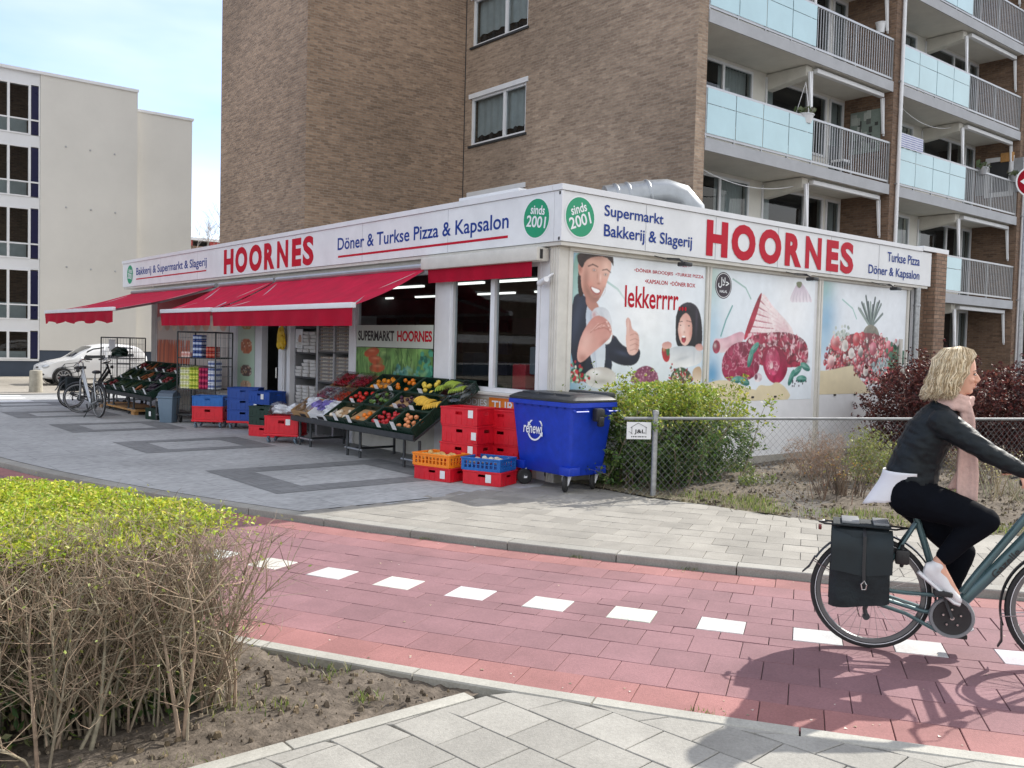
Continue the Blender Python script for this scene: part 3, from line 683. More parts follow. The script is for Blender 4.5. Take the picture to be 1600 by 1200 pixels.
b = MB(); rect(b, (-2.5+.02, .84, -1.55, 1.0), plL(WL+.01), .002, 0); rect(b, (-1.55, .80, -.52, 1.02), plL(WL+.01), .003, 1)
put_text(b, 'BROODJES', (-2.44, .86, -1.6, .98), plL(WL+.01), .005, .01, 2); put_text(b, 'TURKSE', (-1.48, .84, -.6, .98), plL(WL+.01), .006, .01, 2)
b.build('menu_strip', [mat('tan print', (.42, .35, .28), .5), mat('orange print', lin('e07a1e'), .5), M['white_letter']], shop, False)
window(2.84, 5.30, .55, 2.86, ())
lb('front_panel', 2.84, 5.30, 0, .5, M['offwhite'], WL+.01)
lb('front_post', 5.30, 5.48, 0, 2.9, M['white'], .10, .24)
lb('front_post', 7.74, 7.86, 0, 2.9, M['white'], .10, .24); lb('front_post', 8.02, 8.20, 0, 2.9, M['white'], .08, .24)
lb('front_post', 9.02, 9.30, 0, 2.9, M['white'], .10, .24)
lb('front_post', 10.28, 10.62, 0, 2.9, M['white'], .10, .24)
lb('front_post', 15.4, 15.75, 0, 2.9, M['alu'], .10, .30)
window(9.30, 10.28, .4, 2.86, ()); lb('front_panel', 9.3, 10.28, 0, .35, M['offwhite'], WL+.01)
window(10.62, 15.4, .5, 2.86, (12.2, 13.8)); lb('front_panel', 10.62, 15.4, 0, .45, M['offwhite'], WL+.01)
window(7.86, 8.02, .1, 2.86, (), .03, sill=False)
d = lb('door', 8.20, 9.02, .03, 2.75, M['dark'], .55, .60)
b = MB(); b.box((.50, 8.22, .03), (.55, 8.28, 2.7)); b.box((.50, 8.94, .03), (.55, 9.0, 2.7)); b.build('door_frame', M['darkmetal'], d, False)
b = MB(); b.tube([(.1, 8.24, 1.0), (.06, 8.24, 1.0), (.06, 8.24, 1.2), (.1, 8.24, 1.2)], .012, 8); b.build('handle', M['steel'], d)
b = MB(); b.box((.548, 8.55, 1.42), (.549, 8.63, 1.52)); b.build('door_sticker', M['whitecard'], d, False)
# interior
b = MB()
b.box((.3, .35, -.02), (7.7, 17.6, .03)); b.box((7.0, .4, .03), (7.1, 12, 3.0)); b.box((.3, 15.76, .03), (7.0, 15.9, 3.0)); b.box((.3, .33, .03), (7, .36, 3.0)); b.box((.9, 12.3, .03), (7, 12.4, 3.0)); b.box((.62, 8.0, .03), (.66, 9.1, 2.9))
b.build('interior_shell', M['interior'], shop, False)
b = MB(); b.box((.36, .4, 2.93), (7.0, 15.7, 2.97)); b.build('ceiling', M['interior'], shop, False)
for x in (2.6, 5.0):
    for y in (1.0, 3.3, 5.0, 7, 9.6, 12, 14):
        b = MB(); b.box((x, y, 2.885), (x+.07, y+1.3, 2.925)); b.build('ceiling_light', M['lamp'], shop, False)
b = MB(); b.rbox((1.1, .6, .03), (1.7, 4.4, 1.05), .02); b.build('counter', M['dark'], shop)
for y, z, c in ((2.2, 1.35, 'c8303a'), (1.2, 1.3, 'd0cfc8'), (3.5, 1.5, '3c4654'), (1.8, 1.62, '7a7f86')):
    b = MB(); b.rbox((1.2, y-.16, z-.3), (1.5, y+.16, z+.12), .03, c=lin(c)); b.build('counter_goods', M['vcol'], shop)
b = MB()
for y in np.arange(.6, 15, .9):
    for z in (.2, .65, 1.1, 1.55, 2.0):
        x = 4.8; v_ = rr.uniform(.03, .14); c = [v_*rr.uniform(.6, 1.4) for _ in range(3)]; b.box((x, y, z), (x+.3, y+.75, z+rr.uniform(.22, .36)), c=c)
b.build('interior_shelf_goods', M['vcol'], shop, False)
# --- posters
def pr2(Y0): return lambda p: (lambda q: (q[0], q[2]))(PY(p[0], p[1], Y0))
P1 = Print((.36, 1.15, 3.03, 2.97), .011, pr2(WR), 'dfeaf3')
s = P1
bgx = (s.X-.36)/2.67; bgz = (s.Z-1.15)/1.82
s.a[:] = np.array(lin('e6eef5'))*(.93+.07*bgz[..., None])
m_ = (bgx < .12); s.fill(m_, '8fb7c8', 'dfe9f0', ang=0); s.poly([(893, 392), (925, 392), (905, 470), (893, 520)], '7aa597', 'b9d6d0', ang=-60)
s.line([(948, 440), (965, 452), (978, 470), (983, 480)], .03, '9cc3bd')
# background light
s.soft((1010, 480), .9, .8, 'ffffff', .7); s.soft((900, 540), .4, .8, '7fa9c4', .5); s.soft((1100, 560), .5, .5, 'b9d3e6', .5)
# man in a dark jacket
jk_ = [(904, 455), (922, 470), (935, 500), (950, 520), (960, 600), (892, 600), (892, 470)]
s.poly(jk_, '1a2233', '252c3e', noise=.25, nsc=5); cm_ = s.last
s.soft((900, 500), .10, .35, '3d475e', .6, -15, cm_); s.soft((912, 560), .05, .3, '0c1019', .7, 0, cm_); s.soft((930, 560), .08, .3, '37415a', .5, 10, cm_)
s.poly([(918, 470), (935, 478), (945, 500), (946, 575), (934, 595), (922, 560), (914, 500)], 'dfe6ee', 'b8c3d2', noise=.06, nsc=6); cm_ = s.last
s.soft((926, 530), .05, .4, '9aa6b8', .6, 6, cm_); s.line([(922, 490), (930, 560), (934, 590)], .012, 'aab4c4', .7)
s.poly([(955, 515), (975, 545), (1000, 542), (1000, 560), (990, 572), (968, 571), (948, 560)], '171c2a', '20283a', noise=.2); cm_ = s.last; s.soft((972, 552), .15, .04, '46506a', .55, -10, cm_)
s.poly([(908, 400), (902, 430), (903, 460), (908, 466), (920, 445), (918, 410)], '2a1d1c', noise=.4, nsc=18)
s.poly([(916, 458), (934, 472), (938, 492), (922, 486), (914, 472)], 'b98576')
s.poly([(911, 404), (930, 398), (952, 401), (956, 415), (951, 432), (945, 450), (937, 467), (927, 477), (917, 470), (908, 452), (907, 425)], 'c98f80', 'e0b2a0', noise=.02, nsc=8); fm_ = s.last
s.soft((947, 422), .10, .22, 'f3cdbd', .65, 0, fm_); s.soft((915, 440), .07, .30, 'a06e60', .7, 0, fm_); s.soft((930, 402), .3, .05, '9a6a5c', .5, 0, fm_); s.soft((945, 440), .07, .06, 'e8a898', .6, 0, fm_); s.soft((922, 445), .08, .07, 'd99483', .5, 0, fm_)
s.soft((930, 466), .16, .09, '7d584c', .62, 0, fm_); s.soft((919, 456), .06, .12, '86604f', .6, 30, fm_); s.soft((944, 453), .05, .05, '9c7565', .45, 0, fm_)
s.poly([(902, 412), (908, 408), (911, 424), (905, 434)], 'd59c8c', 'b87c6c'); s.soft((906, 421), .03, .05, '8a5548', .6)
s.poly([(901, 396), (925, 390), (957, 393), (959, 418), (955, 410), (946, 401), (926, 401), (914, 408), (910, 420), (905, 414), (902, 408)], '2d2120', '3d2c28', smooth=1, noise=.5, nsc=20)
s.line([(919, 416), (926, 413), (934, 417)], .018, '3a2722', .85); s.line([(941, 422), (948, 421), (954, 426)], .016, '3a2722', .85)
for e in ((928, 422), (946, 429)): s.soft(e, .05, .025, '7c5348', .7); s.ell(e, .024, .009, 'efe6e2'); s.ell(e, .010, .010, '2a2020')
s.soft((938, 434), .02, .06, 'f4d2c4', .8); s.soft((935, 443), .035, .014, '8c5848', .7); s.soft((933, 432), .014, .06, 'b07c6c', .6)
s.poly([(921, 446), (930, 449), (940, 453), (936, 461), (929, 460), (924, 455)], 'a85f56'); s.poly([(922, 447.5), (930, 450.5), (938.5, 454), (934, 458.5), (928, 457)], 'fbf8f6'); s.soft((930, 464), .05, .012, 'c98a7c', .7)
s.line([(917, 444), (922, 452), (928, 462)], .008, '9a6656', .5); s.line([(946, 447), (945, 456), (941, 463)], .008, '9a6656', .5)
s.poly([(924, 482), (945, 478), (956, 495), (957, 535), (942, 540), (925, 505)], 'f2f3f4', 'd0d5dc', noise=.08, nsc=9); cm_ = s.last; s.soft((942, 500), .05, .2, 'b9bfc8', .6, 20, cm_); s.line([(930, 486), (948, 505), (952, 530)], .012, 'c8ccd2', .8); s.soft((928, 492), .05, .06, 'b8403c', .55, 0)
s.poly([(900, 562), (905, 530), (918, 505), (930, 492), (944, 495), (955, 508), (956, 525), (940, 540), (925, 552), (908, 568)], 'e2aea2', 'c68a80', noise=.05, nsc=8); cm_ = s.last
s.soft((915, 535), .12, .2, 'edc4b8', .6, -25, cm_); s.soft((910, 560), .10, .07, 'a56a60', .6, 0, cm_); s.soft((945, 535), .12, .05, 'a3645a', .6, 20, cm_)
for k in range(5): s.line([(922+k*6, 520-k*3), (934+k*5, 508+k*2), (946+k*3, 504+k*6)], .010, 'a8665c', .7); s.line([(924+k*6, 517-k*3), (935+k*5, 505+k*2)], .008, 'f2cfc4', .6)
for k in range(4): s.ell((948+k*2.5, 503+k*6), .018, .012, 'f0d0c8', rot=-30)
s.poly([(977, 500), (981, 495), (985, 500), (987, 515), (996, 519), (999, 530), (998, 548), (990, 556), (980, 553), (977, 530), (979, 516)], 'eec6b9', 'd29e92', noise=.03); cm_ = s.last
s.soft((981, 508), .03, .14, 'f8ddd3', .6, 0, cm_); s.soft((995, 540), .05, .12, 'b97f73', .6, 0, cm_)
for k in range(4): s.line([(984, 524+k*8), (992, 521+k*8), (998, 524+k*8)], .008, 'a8685c', .75)
s.ell((938, 590), .30, .14, 'f4f2ee', 'c9c0b8', noise=.08, nsc=8); cm_ = s.last; s.soft((938, 596), .25, .05, '8f8478', .5, 0, cm_); s.soft((930, 582), .12, .05, 'ffffff', .7, 0, cm_)
for k in range(90): s.ell((892+abs(rr.gauss(0, 9)), 596-abs(rr.gauss(0, 11))), rr.uniform(.014, .034), rr.uniform(.012, .025), rr.choice(['b02434', 'c83a44', '4f8f6a', '2f6a48', 'e4dcd0', '8c1c2a', '6fae8a']), rot=rr.uniform(0, 180))
s.poly([(985, 590), (996, 575), (1012, 570), (1026, 580), (1030, 598), (985, 600)], 'a05c78', '7d3c58', noise=.5, nsc=14)
for k in range(90): x_ = rr.uniform(988, 1027); s.ell((x_, rr.uniform(573+abs(x_-1008)*.5, 597)), .016, .010, rr.choice(['b87890', '74304c', 'cfa0b4', '8c4a66']), rot=rr.uniform(0, 180))
# woman with long dark hair
s.poly([(1057, 487), (1064, 475), (1078, 471), (1091, 480), (1097, 505), (1097, 546), (1082, 548), (1056, 545), (1055, 510)], '141219', '221d28', noise=.5, nsc=18); cm_ = s.last
s.soft((1088, 500), .03, .30, '4a4254', .6, 0, cm_); s.soft((1072, 476), .12, .03, '453d4e', .6, 0, cm_)
s.poly([(1060, 494), (1070, 487), (1079, 495), (1082, 515), (1079, 533), (1070, 542), (1062, 534), (1058, 512)], 'f0c8ba', 'dca598', noise=.02); fm_ = s.last
s.soft((1066, 512), .08, .14, 'fbe0d6', .6, 0, fm_); s.soft((1080, 520), .05, .2, 'b9806f', .6, 0, fm_); s.soft((1062, 523), .04, .04, 'e59a90', .5, 0, fm_); s.soft((1078, 522), .04, .04, 'd88c80', .5, 0, fm_)
s.poly([(1056, 486), (1070, 478), (1081, 487), (1069, 489), (1061, 500), (1058, 522), (1055, 520)], '15131a', smooth=1)
s.line([(1060, 503), (1066, 502)], .010, '2a1d1d'); s.line([(1072, 501), (1080, 503)], .010, '2a1d1d'); s.ell((1063, 508), .018, .006, '2a1d1d'); s.ell((1076, 509), .020, .010, '2a1d1d'); s.ell((1076, 509), .008, .004, 'f0e8e6')
s.soft((1069, 519), .025, .02, 'a87060', .6); s.soft((1068, 513), .012, .05, 'fbe3da', .6)
s.ell((1068, 530), .052, .05, '8a1f2c'); s.ell((1068, 533), .034, .028, 'b8404c'); s.ell((1068, 526), .040, .013, 'fbf7f5')
s.poly([(1040, 546), (1060, 540), (1096, 542), (1098, 572), (1040, 575)], 'f2f2f2', 'c6ccd2', noise=.10, nsc=6); cm_ = s.last; s.soft((1066, 560), .2, .03, 'b4bac0', .6, 12, cm_); s.soft((1084, 555), .03, .15, 'c0c6cc', .6, 0, cm_)
s.poly([(1032, 541), (1045, 536), (1047, 565), (1036, 566)], 'b83236', '7b2226', noise=.3, nsc=12); s.poly([(1040, 540), (1046, 538), (1046, 556), (1041, 556)], '3f7a4c', noise=.3, nsc=14); s.soft((1037, 546), .03, .03, 'e6c080', .6)
s.poly([(1034, 536), (1044, 533), (1050, 537), (1048, 545), (1034, 545)], 'e6b8ac', 'c8908a'); s.poly([(1085, 540), (1093, 536), (1098, 540), (1098, 548), (1088, 548)], 'e6b8ac', 'c8908a')
s.poly([(1044, 598), (1050, 580), (1064, 572), (1078, 580), (1086, 600)], '5a3a34', '3f5a3c', noise=.4, nsc=12)
for k in range(80): s.ell((rr.gauss(1064, 9), rr.gauss(588, 6)), rr.uniform(.014, .034), rr.uniform(.01, .02), rr.choice(['b02434', '3c7a48', '285a3a', 'ddd6c8', 'c84444', 'c8a890', '8c1c2a']), rot=rr.uniform(0, 180))
s.poly([(1080, 577), (1096, 570), (1096, 598), (1084, 600)], 'ead9c4', 'b89878', noise=.1)
s.finish(1, .05)
o = s.build('poster', plR(WR), M['print'], shop); o['label'] = 'poster of a smiling man and a woman eating wraps'
for body, bx, bo in (('•DÖNER BROODJES  •TURKSE PIZZA', (1.50, 2.79, 2.98, 2.86), .012), ('•KAPSALON  •DÖNER BOX', (1.72, 2.66, 2.80, 2.73), .012), ('lekkerrrr...', (1.33, 2.31, 2.62, 2.61), .014)): b = MB(); put_text(b, body, bx, plR(WR), .007, bo); b.build('poster_text', M['red_letter'], o, False)
P2 = Print((3.17, .98, 5.90, 2.97), .011, pr2(WR), 'e6eef5'); s = P2
s.a[:] = np.array(lin('e6eef5'))*(.95+.05*((s.Z-1)/2)[..., None])
s.soft((1112, 440), .30, .45, 'a4c3b4', .75); s.soft((1112, 520), .30, .6, '9cc4da', .7); s.soft((1112, 585), .26, .3, '4c96c4', .9)
s.line([(1145, 436), (1165, 450), (1173, 467)], .025, '9cbdb6'); s.line([(1126, 525), (1134, 500), (1144, 478)], .03, '6fa6a6')
s.soft((1240, 480), .7, .8, 'ffffff', .6)
s.poly([(1187, 462), (1194, 458), (1208, 480), (1228, 500), (1242, 520), (1238, 560), (1160, 552), (1170, 520), (1178, 490)], 'e8c2cc', 'f4e4e4', ang=45, noise=.12, nsc=6); cm_ = s.last
for k in range(9): s.line([(1190-k*3.2, 466+k*10), (1200+k*2, 478+k*8), (1214+k*4, 488+k*7.5)], .060, 'f2e2e2', .8); s.line([(1188-k*3.2, 470+k*10), (1199+k*2, 482+k*8), (1212+k*4, 493+k*7.5)], .022, 'a8304c', .75); s.line([(1190-k*3.2, 463+k*10), (1202+k*2, 475+k*8)], .012, 'ffffff', .7)
s.marble(cm_, 'c86a80', 6, .10, .22); s.marble(cm_, 'fff6f4', 8, .14, .3); s.soft((1225, 520), .15, .25, 'd8a0ae', .5, 40, cm_); s.poly([(1186, 460), (1192, 456), (1180, 500), (1167, 530), (1160, 532), (1172, 495)], 'b83048', '8e1c34', noise=.35, nsc=10)
s.poly([(1160, 545), (1170, 525), (1195, 520), (1225, 518), (1250, 525), (1263, 540), (1262, 570), (1240, 575), (1180, 572)], 'b03450', '7c1a34', noise=.45, nsc=7)
mm = s.last; s.marble(mm, 'f0d0d6', 7, .16, .9); s.marble(mm, '4c0c1e', 5, .16, .8)
for k in range(60):
    x_, y_ = rr.uniform(1166, 1260), rr.uniform(520, 566); s.ell((x_, y_), rr.uniform(.02, .055), rr.uniform(.012, .035), rr.choice(['a82a46', 'c8506e', 'e6bcc6', '7c1830', 'ecd8d8', 'b83a58', '5c1024']), rot=rr.uniform(0, 180), al=.8)
for x_, y_ in ((1182, 535), (1205, 528), (1228, 530), (1248, 540), (1255, 558)): s.soft((x_, y_), .10, .07, 'd8607c', .6); s.soft((x_+4, y_+7), .10, .04, '4c0c1c', .6)
s.poly([(1113, 528), (1130, 530), (1160, 515), (1165, 530), (1140, 550), (1118, 552)], 'f0d8da', 'd29cac', noise=.15, nsc=7); cm_ = s.last; s.soft((1140, 540), .2, .05, 'b87084', .5, 15, cm_); s.ell((1119, 542), .09, .1, 'a84058', noise=.4, nsc=12); s.soft((1117, 540), .04, .04, 'f0dcdc', .6)
s.poly([(1128, 590), (1127, 560), (1140, 540), (1160, 532), (1180, 540), (1188, 560), (1184, 588), (1150, 600)], 'b03058', '842040', noise=.34, nsc=11); mm = s.last
s.soft((1150, 552), .2, .13, 'd06484', .4, 20, mm); s.soft((1160, 592), .3, .08, '520c20', .7, 0, mm); s.soft((1184, 575), .06, .2, '5e1028', .6, 0, mm)
s.marble(mm, 'e6a4b6', 9, .10, .75); s.marble(mm, '5c1024', 6, .14, .6)
s.poly([(1188, 555), (1205, 538), (1222, 545), (1232, 570), (1226, 592), (1212, 602), (1196, 590)], 'b43058', '841838', noise=.3, nsc=11); mm = s.last; s.soft((1225, 585), .1, .2, '5a0c22', .6, 0, mm)
s.ell((1207, 565), .19, .23, 'cc5478', 'a83054', rot=15, noise=.26, nsc=12); mm = s.last; s.marble(mm, 'f2c0cc', 10, .10, .75); s.marble(mm, '8c1c3c', 7, .12, .5); s.soft((1203, 556), .1, .08, 'ec90a8', .35, 0, mm)
s.ell((1205, 571), .045, .055, 'f4dcdc', 'd8a8b0')
for a_, b_, rt in ((1178, 545, 40), (1172, 560, 70), (1245, 580, 30), (1258, 573, -20), (1236, 590, 60), (1150, 594, 10), (1252, 592, 0), (1162, 596, -15)):
    s.ell((a_, b_), .15, .06, '26685e', '4f9484', rot=rt, noise=.2, nsc=10); mm = s.last; s.soft((a_-2, b_-2), .08, .03, '9cccc0', .6, rt, mm); s.line([(a_-7*math.cos(R(rt)), b_+7*math.sin(R(rt))), (a_+7*math.cos(R(rt)), b_-7*math.sin(R(rt)))], .008, '9ac4b8', .7)
s.ell((1184, 590), .11, .07, 'f4eaea', 'cdb4c0'); mm = s.last; s.soft((1188, 593), .06, .04, '9a7a8c', .6, 0, mm); s.ell((1181, 589), .04, .045, '7a5060')
for k in range(12): s.ell((rr.uniform(1235, 1262), rr.uniform(592, 604)), .018, .016, rr.choice(['2a2430', '4a4450']))
for k in range(6): s.poly([(1232+k*5.6, 470), (1240+k*4, 452), (1247, 440), (1251, 440), (1252+k*2, 455), (1242+k*5.8, 474)], 'f0e8ee', 'c4b2c4', noise=.08); mm = s.last; s.soft((1240+k*5, 465), .02, .1, '8e7a94', .5, -20+k*8, mm)
s.poly([(1243, 440), (1254, 440), (1251, 450), (1246, 450)], '7a8060')
lo = s.to((1110, 592))[1]; mz = 1.38-.32*np.clip((s.X-3.3)/2.4, 0, 1)**2+.05*np.sin(s.X*4); s.fill((s.Z < mz-.12) & (s.X < 5.15-.0*(s.Z)), 'dccfae')
s.poly([(1180, 600), (1205, 604), (1212, 595), (1228, 605), (1238, 625), (1180, 640)], 'dccfae'); s.finish(1, .05)
o = s.build('poster', plR(WR), M['print'], shop); o['label'] = 'poster of raw meat cuts with a rack of ribs'
b = MB(); q = PY(1130, 446, WR); disc(b, (q[0], q[2]), (.20, .20), plR(WR), .006, 0); disc(b, (q[0], q[2]), (.185, .185), plR(WR), .007, 1); disc(b, (q[0], q[2]), (.175, .175), plR(WR), .008, 0)
put_text(b, '\uFEDD\uFEFC\uFEA3', (q[0]-.13, q[2]-.04, q[0]+.13, q[2]+.12), plR(WR), .010, .02, 1); put_text(b, 'HALAL', (q[0]-.09, q[2]-.11, q[0]+.09, q[2]-.07), plR(WR), .010, .02, 1)
b.build('halal_mark', [mat('dark plum print', (.03, .018, .03), .5), M['white_letter']], o, False)
P3 = Print((6.12, 1.05, 8.96, 2.97), .011, pr2(WR), 'e6eef5'); s = P3
s.a[:] = np.array(lin('e8eef4'))*(.94+.06*((s.Z-1)/2)[..., None])
s.soft((1288, 450), .35, .4, '8fb9a8', .8); s.soft((1290, 500), .42, .6, '6fa9cc', .8); s.soft((1288, 540), .3, .3, '9cc4da', .6); s.line([(1316, 468), (1332, 482), (1338, 498)], .025, '9cc3bd')
for k in range(13):
    a_ = R(90+(k-6)*9); s.line([(1360, 512), (1360+math.cos(a_)*26+(k-6)*.4, 512-math.sin(a_)*rr.uniform(34, 52))], .05, rr.choice(['4a5a5c', '6b7c7a', '33474a', '8a9a94']))
s.poly([(1350, 512), (1360, 506), (1371, 512), (1375, 530), (1346, 530)], '5d625c', '8a8678', noise=.35, nsc=14)
s.poly([(1290, 575), (1296, 535), (1330, 520), (1372, 520), (1405, 545), (1414, 600), (1395, 612), (1352, 592), (1320, 582)], '5a1420', '7a2030', noise=.6, nsc=12)
tints = ['c81c30', 'e23a4c', 'a01428', 'f0ece6', 'd84a60', '7a1f38', 'efe0da', 'c02040', 'e0566a', '4a6e50', 'f4f0ec', '8a2a4c']
def inm(px_, py_): return (px_-1350)**2/64**2+(py_-560)**2/42**2 < 1 and py_ < 585+(px_-1300)*.28
for k in range(640):
    px_, py_ = rr.uniform(1287, 1414), rr.uniform(518, 612)
    if inm(px_, py_) and py_ > 530-(px_-1290)*.1: r2 = rr.uniform(.022, .06); s.ell((px_, py_), r2, r2*rr.uniform(.7, 1), rr.choice(tints), rr.choice(tints), rot=rr.uniform(0, 180), noise=.12, nsc=12); mm = s.last; s.soft((px_-r2*14, py_-r2*16), r2*.5, r2*.5, 'ffffff', .45, 0, mm); s.soft((px_+r2*16, py_+r2*20), r2*.9, r2*.7, '2a0810', .55, 0, mm)
for px_, py_, r_, c1, c2 in ((1305, 535, .16, 'd03648', 'f0a0a0'), (1320, 540, .12, 'f3efe8', 'd8d0c8'), (1338, 530, .14, 'c01c30', 'e04050'), (1347, 525, .09, 'd43048', 'c01830'), (1330, 552, .11, 'efe8e0', 'f8f4f0'), (1344, 550, .10, '4a3a3c', 'eee6e0'), (1388, 541, .12, 'e2405c', 'f090a0'), (1364, 545, .14, 'b03850', 'd87088'), (1385, 580, .13, 'c01828', 'e03848'), (1372, 590, .14, 'd02038', 'b01020'), (1380, 606, .13, 'c81830', 'a01020'), (1352, 580, .1, 'f2ece6', 'd8c8c0'), (1298, 565, .13, 'd8707c', 'f0d8d4')):
    s.ell((px_, py_), r_*.85, r_*.88, c1, c2, noise=.2, nsc=12); mm = s.last; s.soft((px_-r_*14, py_-r_*16), r_*.5, r_*.5, 'fff4f0', .35, 0, mm); s.soft((px_+r_*18, py_+r_*22), r_*.9, r_*.7, '3a0a14', .55, 0, mm)
for k in range(60): s.ell((rr.gauss(1375, 7), rr.gauss(572, 8)), .03, .03, rr.choice(['9fb0b4', 'b8c4c8', '7c9094'])); s.ell((rr.gauss(1402, 7), rr.gauss(560, 10)), .05, .05, rr.choice(['3f6e58', '5d8a6c', '2c5444']))
for k in range(26): s.ell((rr.gauss(1316, 7), rr.gauss(520, 5)), .035, .03, rr.choice(['b9c2bc', '9aa8a0', 'd0d6d0']))
zc = np.where(s.X < 7.2, 1.56-.05*np.cos((s.X-6.12)*2.6), np.clip(1.55-(s.X-7.15)*.62, 0, 9)); s.fill((s.Z < zc-.06) & (s.X < 8.2), 'dccfae'); s.fill((s.Z < zc-.06) & (s.X >= 8.2), 'e6eaec'); s.finish(1, .05)
o = s.build('poster', plR(WR), M['print'], shop); o['label'] = 'poster of mixed fruit topped by a pineapple'
def pl2(X0): return lambda p: (lambda q: (-q[1], q[2]))(PX(p[0], p[1], X0))
# window stickers of the left front
s = Print((-5.22, .62, -2.92, 1.66), .014, pl2(WL), '3f6a34')
s.fill(np.ones_like(s.X, bool), '4d7a3a', '6f9a52', noise=.5, nsc=6)
W2 = lambda u, v: PX0(u, v)
def at(u, v): return (s.box[0]+u*(s.box[2]-s.box[0]), s.box[1]+v*(s.box[3]-s.box[1]))
s.to = lambda p: at(p[0], p[1])
for k in range(160): x = rr.random(); s.line([(x, rr.random()), (x+rr.uniform(-.06, .06), rr.random())], .02, rr.choice(['2f5a2a', '7da858', '9cc070', '1f4522', '5a8a48']), al=.7)
s.ell((.12, .28), .26, .22, 'b9cf9c', '8fb074', noise=.15); 
for q in ((.22, .92, 8), (.28, .80, -5), (.30, .68, 4)): s.ell(q[:2], .24, .075, 'c4562e', 'a8431f', rot=q[2])
for k in range(200): s.ell((rr.gauss(.68, .07), rr.gauss(.5, .1)), .04, .035, rr.choice(['3f7f78', '5a9a90', '2e6660', '7fb0a4']))
for k in range(160): s.ell((rr.gauss(.93, .05), rr.gauss(.45, .2)), .05, .04, rr.choice(['2f7f68', '4fa084', '1f5f50']))
s.ell((.50, .42), .10, .17, 'd8c0b0', 'b89080'); s.ell((.38, .2), .16, .13, '6a3a58', '4a2440'); s.ell((.32, .3), .08, .08, 'c8cdd0')
for k in range(60): q_ = (rr.random(), rr.random()); s.soft(q_, .12, .05, rr.choice(['16331a', '1c3a1c', 'a8cc80', '5a8a48']), .5, rr.uniform(0, 180))
for q_ in ((.12, .28), (.06, .2), (.18, .34)): s.soft(q_, .12, .09, 'dcebc8', .5)
for q_ in ((.22, .95), (.28, .83), (.30, .71)): s.soft(q_, .14, .025, 'e89a70', .6)
for k in range(14): s.line([(.12, .2), (.02+.018*k, .45-.01*abs(k-7))], .012, 'e0ecd0', .6)
s.finish(1, .04)
o = s.build('poster', plL(WL-.012), M['print'], shop); o['label'] = 'photo sticker of green vegetables on shop window'
b = MB(); rect(b, (-5.22, 1.67, -2.92, 2.03), plL(WL-.012), .004, 0); put_text(b, 'SUPERMARKT', (-5.16, 1.77, -4.02, 1.94), plL(WL-.012), .007, .035, 1); put_text(b, 'HOORNES', (-3.93, 1.77, -2.95, 1.94), plL(WL-.012), .007, .035, 2)
o = b.build('window_sign', [mat('pale green sticker', lin('c3ccc2'), .5, var=.03), M['black_letter'], M['red_letter']], shop, False); o['label'] = 'pale sticker band reading SUPERMARKT HOORNES'
s = Print((-10.22, .46, -9.36, 2.78), .016, pl2(WL), 'c4d6c6'); s.to = lambda p: at(p[0], p[1])
s.fill(np.ones_like(s.X, bool), 'cfdccb', 'a9cdb4', ang=-90)
for v, c, h in ((.90, 'c02434', .10), (.70, 'c8a25e', .12), (.49, 'c06a42', .13), (.27, '6b5a58', .10), (.13, 'd8b89a', .10)):
    s.poly([(.2, v-h/2), (.85, v-h/2), (.82, v+h/2), (.2, v+h/2)], c, smooth=1, noise=.25, nsc=12)
    for k in range(26): s.ell((rr.uniform(.25, .8), v+rr.uniform(-h/2, h/2)*.8), .03, .02, rr.choice([c, 'e8c8a0', '8a3a2c', 'f0e0d0']), al=.6)
o = s.build('poster', plL(WL-.012), M['print'], shop); o['label'] = 'tall pale green poster of bread and pastry'
s = Print((-15.3, .55, -10.7, 2.8), .02, pl2(WL), 'cfc8c4'); s.to = lambda p: at(p[0], p[1])
s.fill(np.ones_like(s.X, bool), 'b8aca8', 'd8d2cc'); s.fill(s.Z > 2.25, 'c6404c')
for k in range(34): u = k/34*.5+.0; s.poly([(u-.012, .2), (u+.012, .2), (u+.022+rr.uniform(-.02, .02), .50), (u+.0, .505)], rr.choice(['c4532a', 'a83f1c', 'd8683a']), smooth=1)
for k in range(9): s.ell((.05+k*.11, .66), .2, .13, rr.choice(['e8d4c4', 'd8b8a8', 'c89a88']), noise=.15)
o = s.build('poster', plL(WL-.012), M['print'], shop); o['label'] = 'window sticker of carrots behind the left stall'
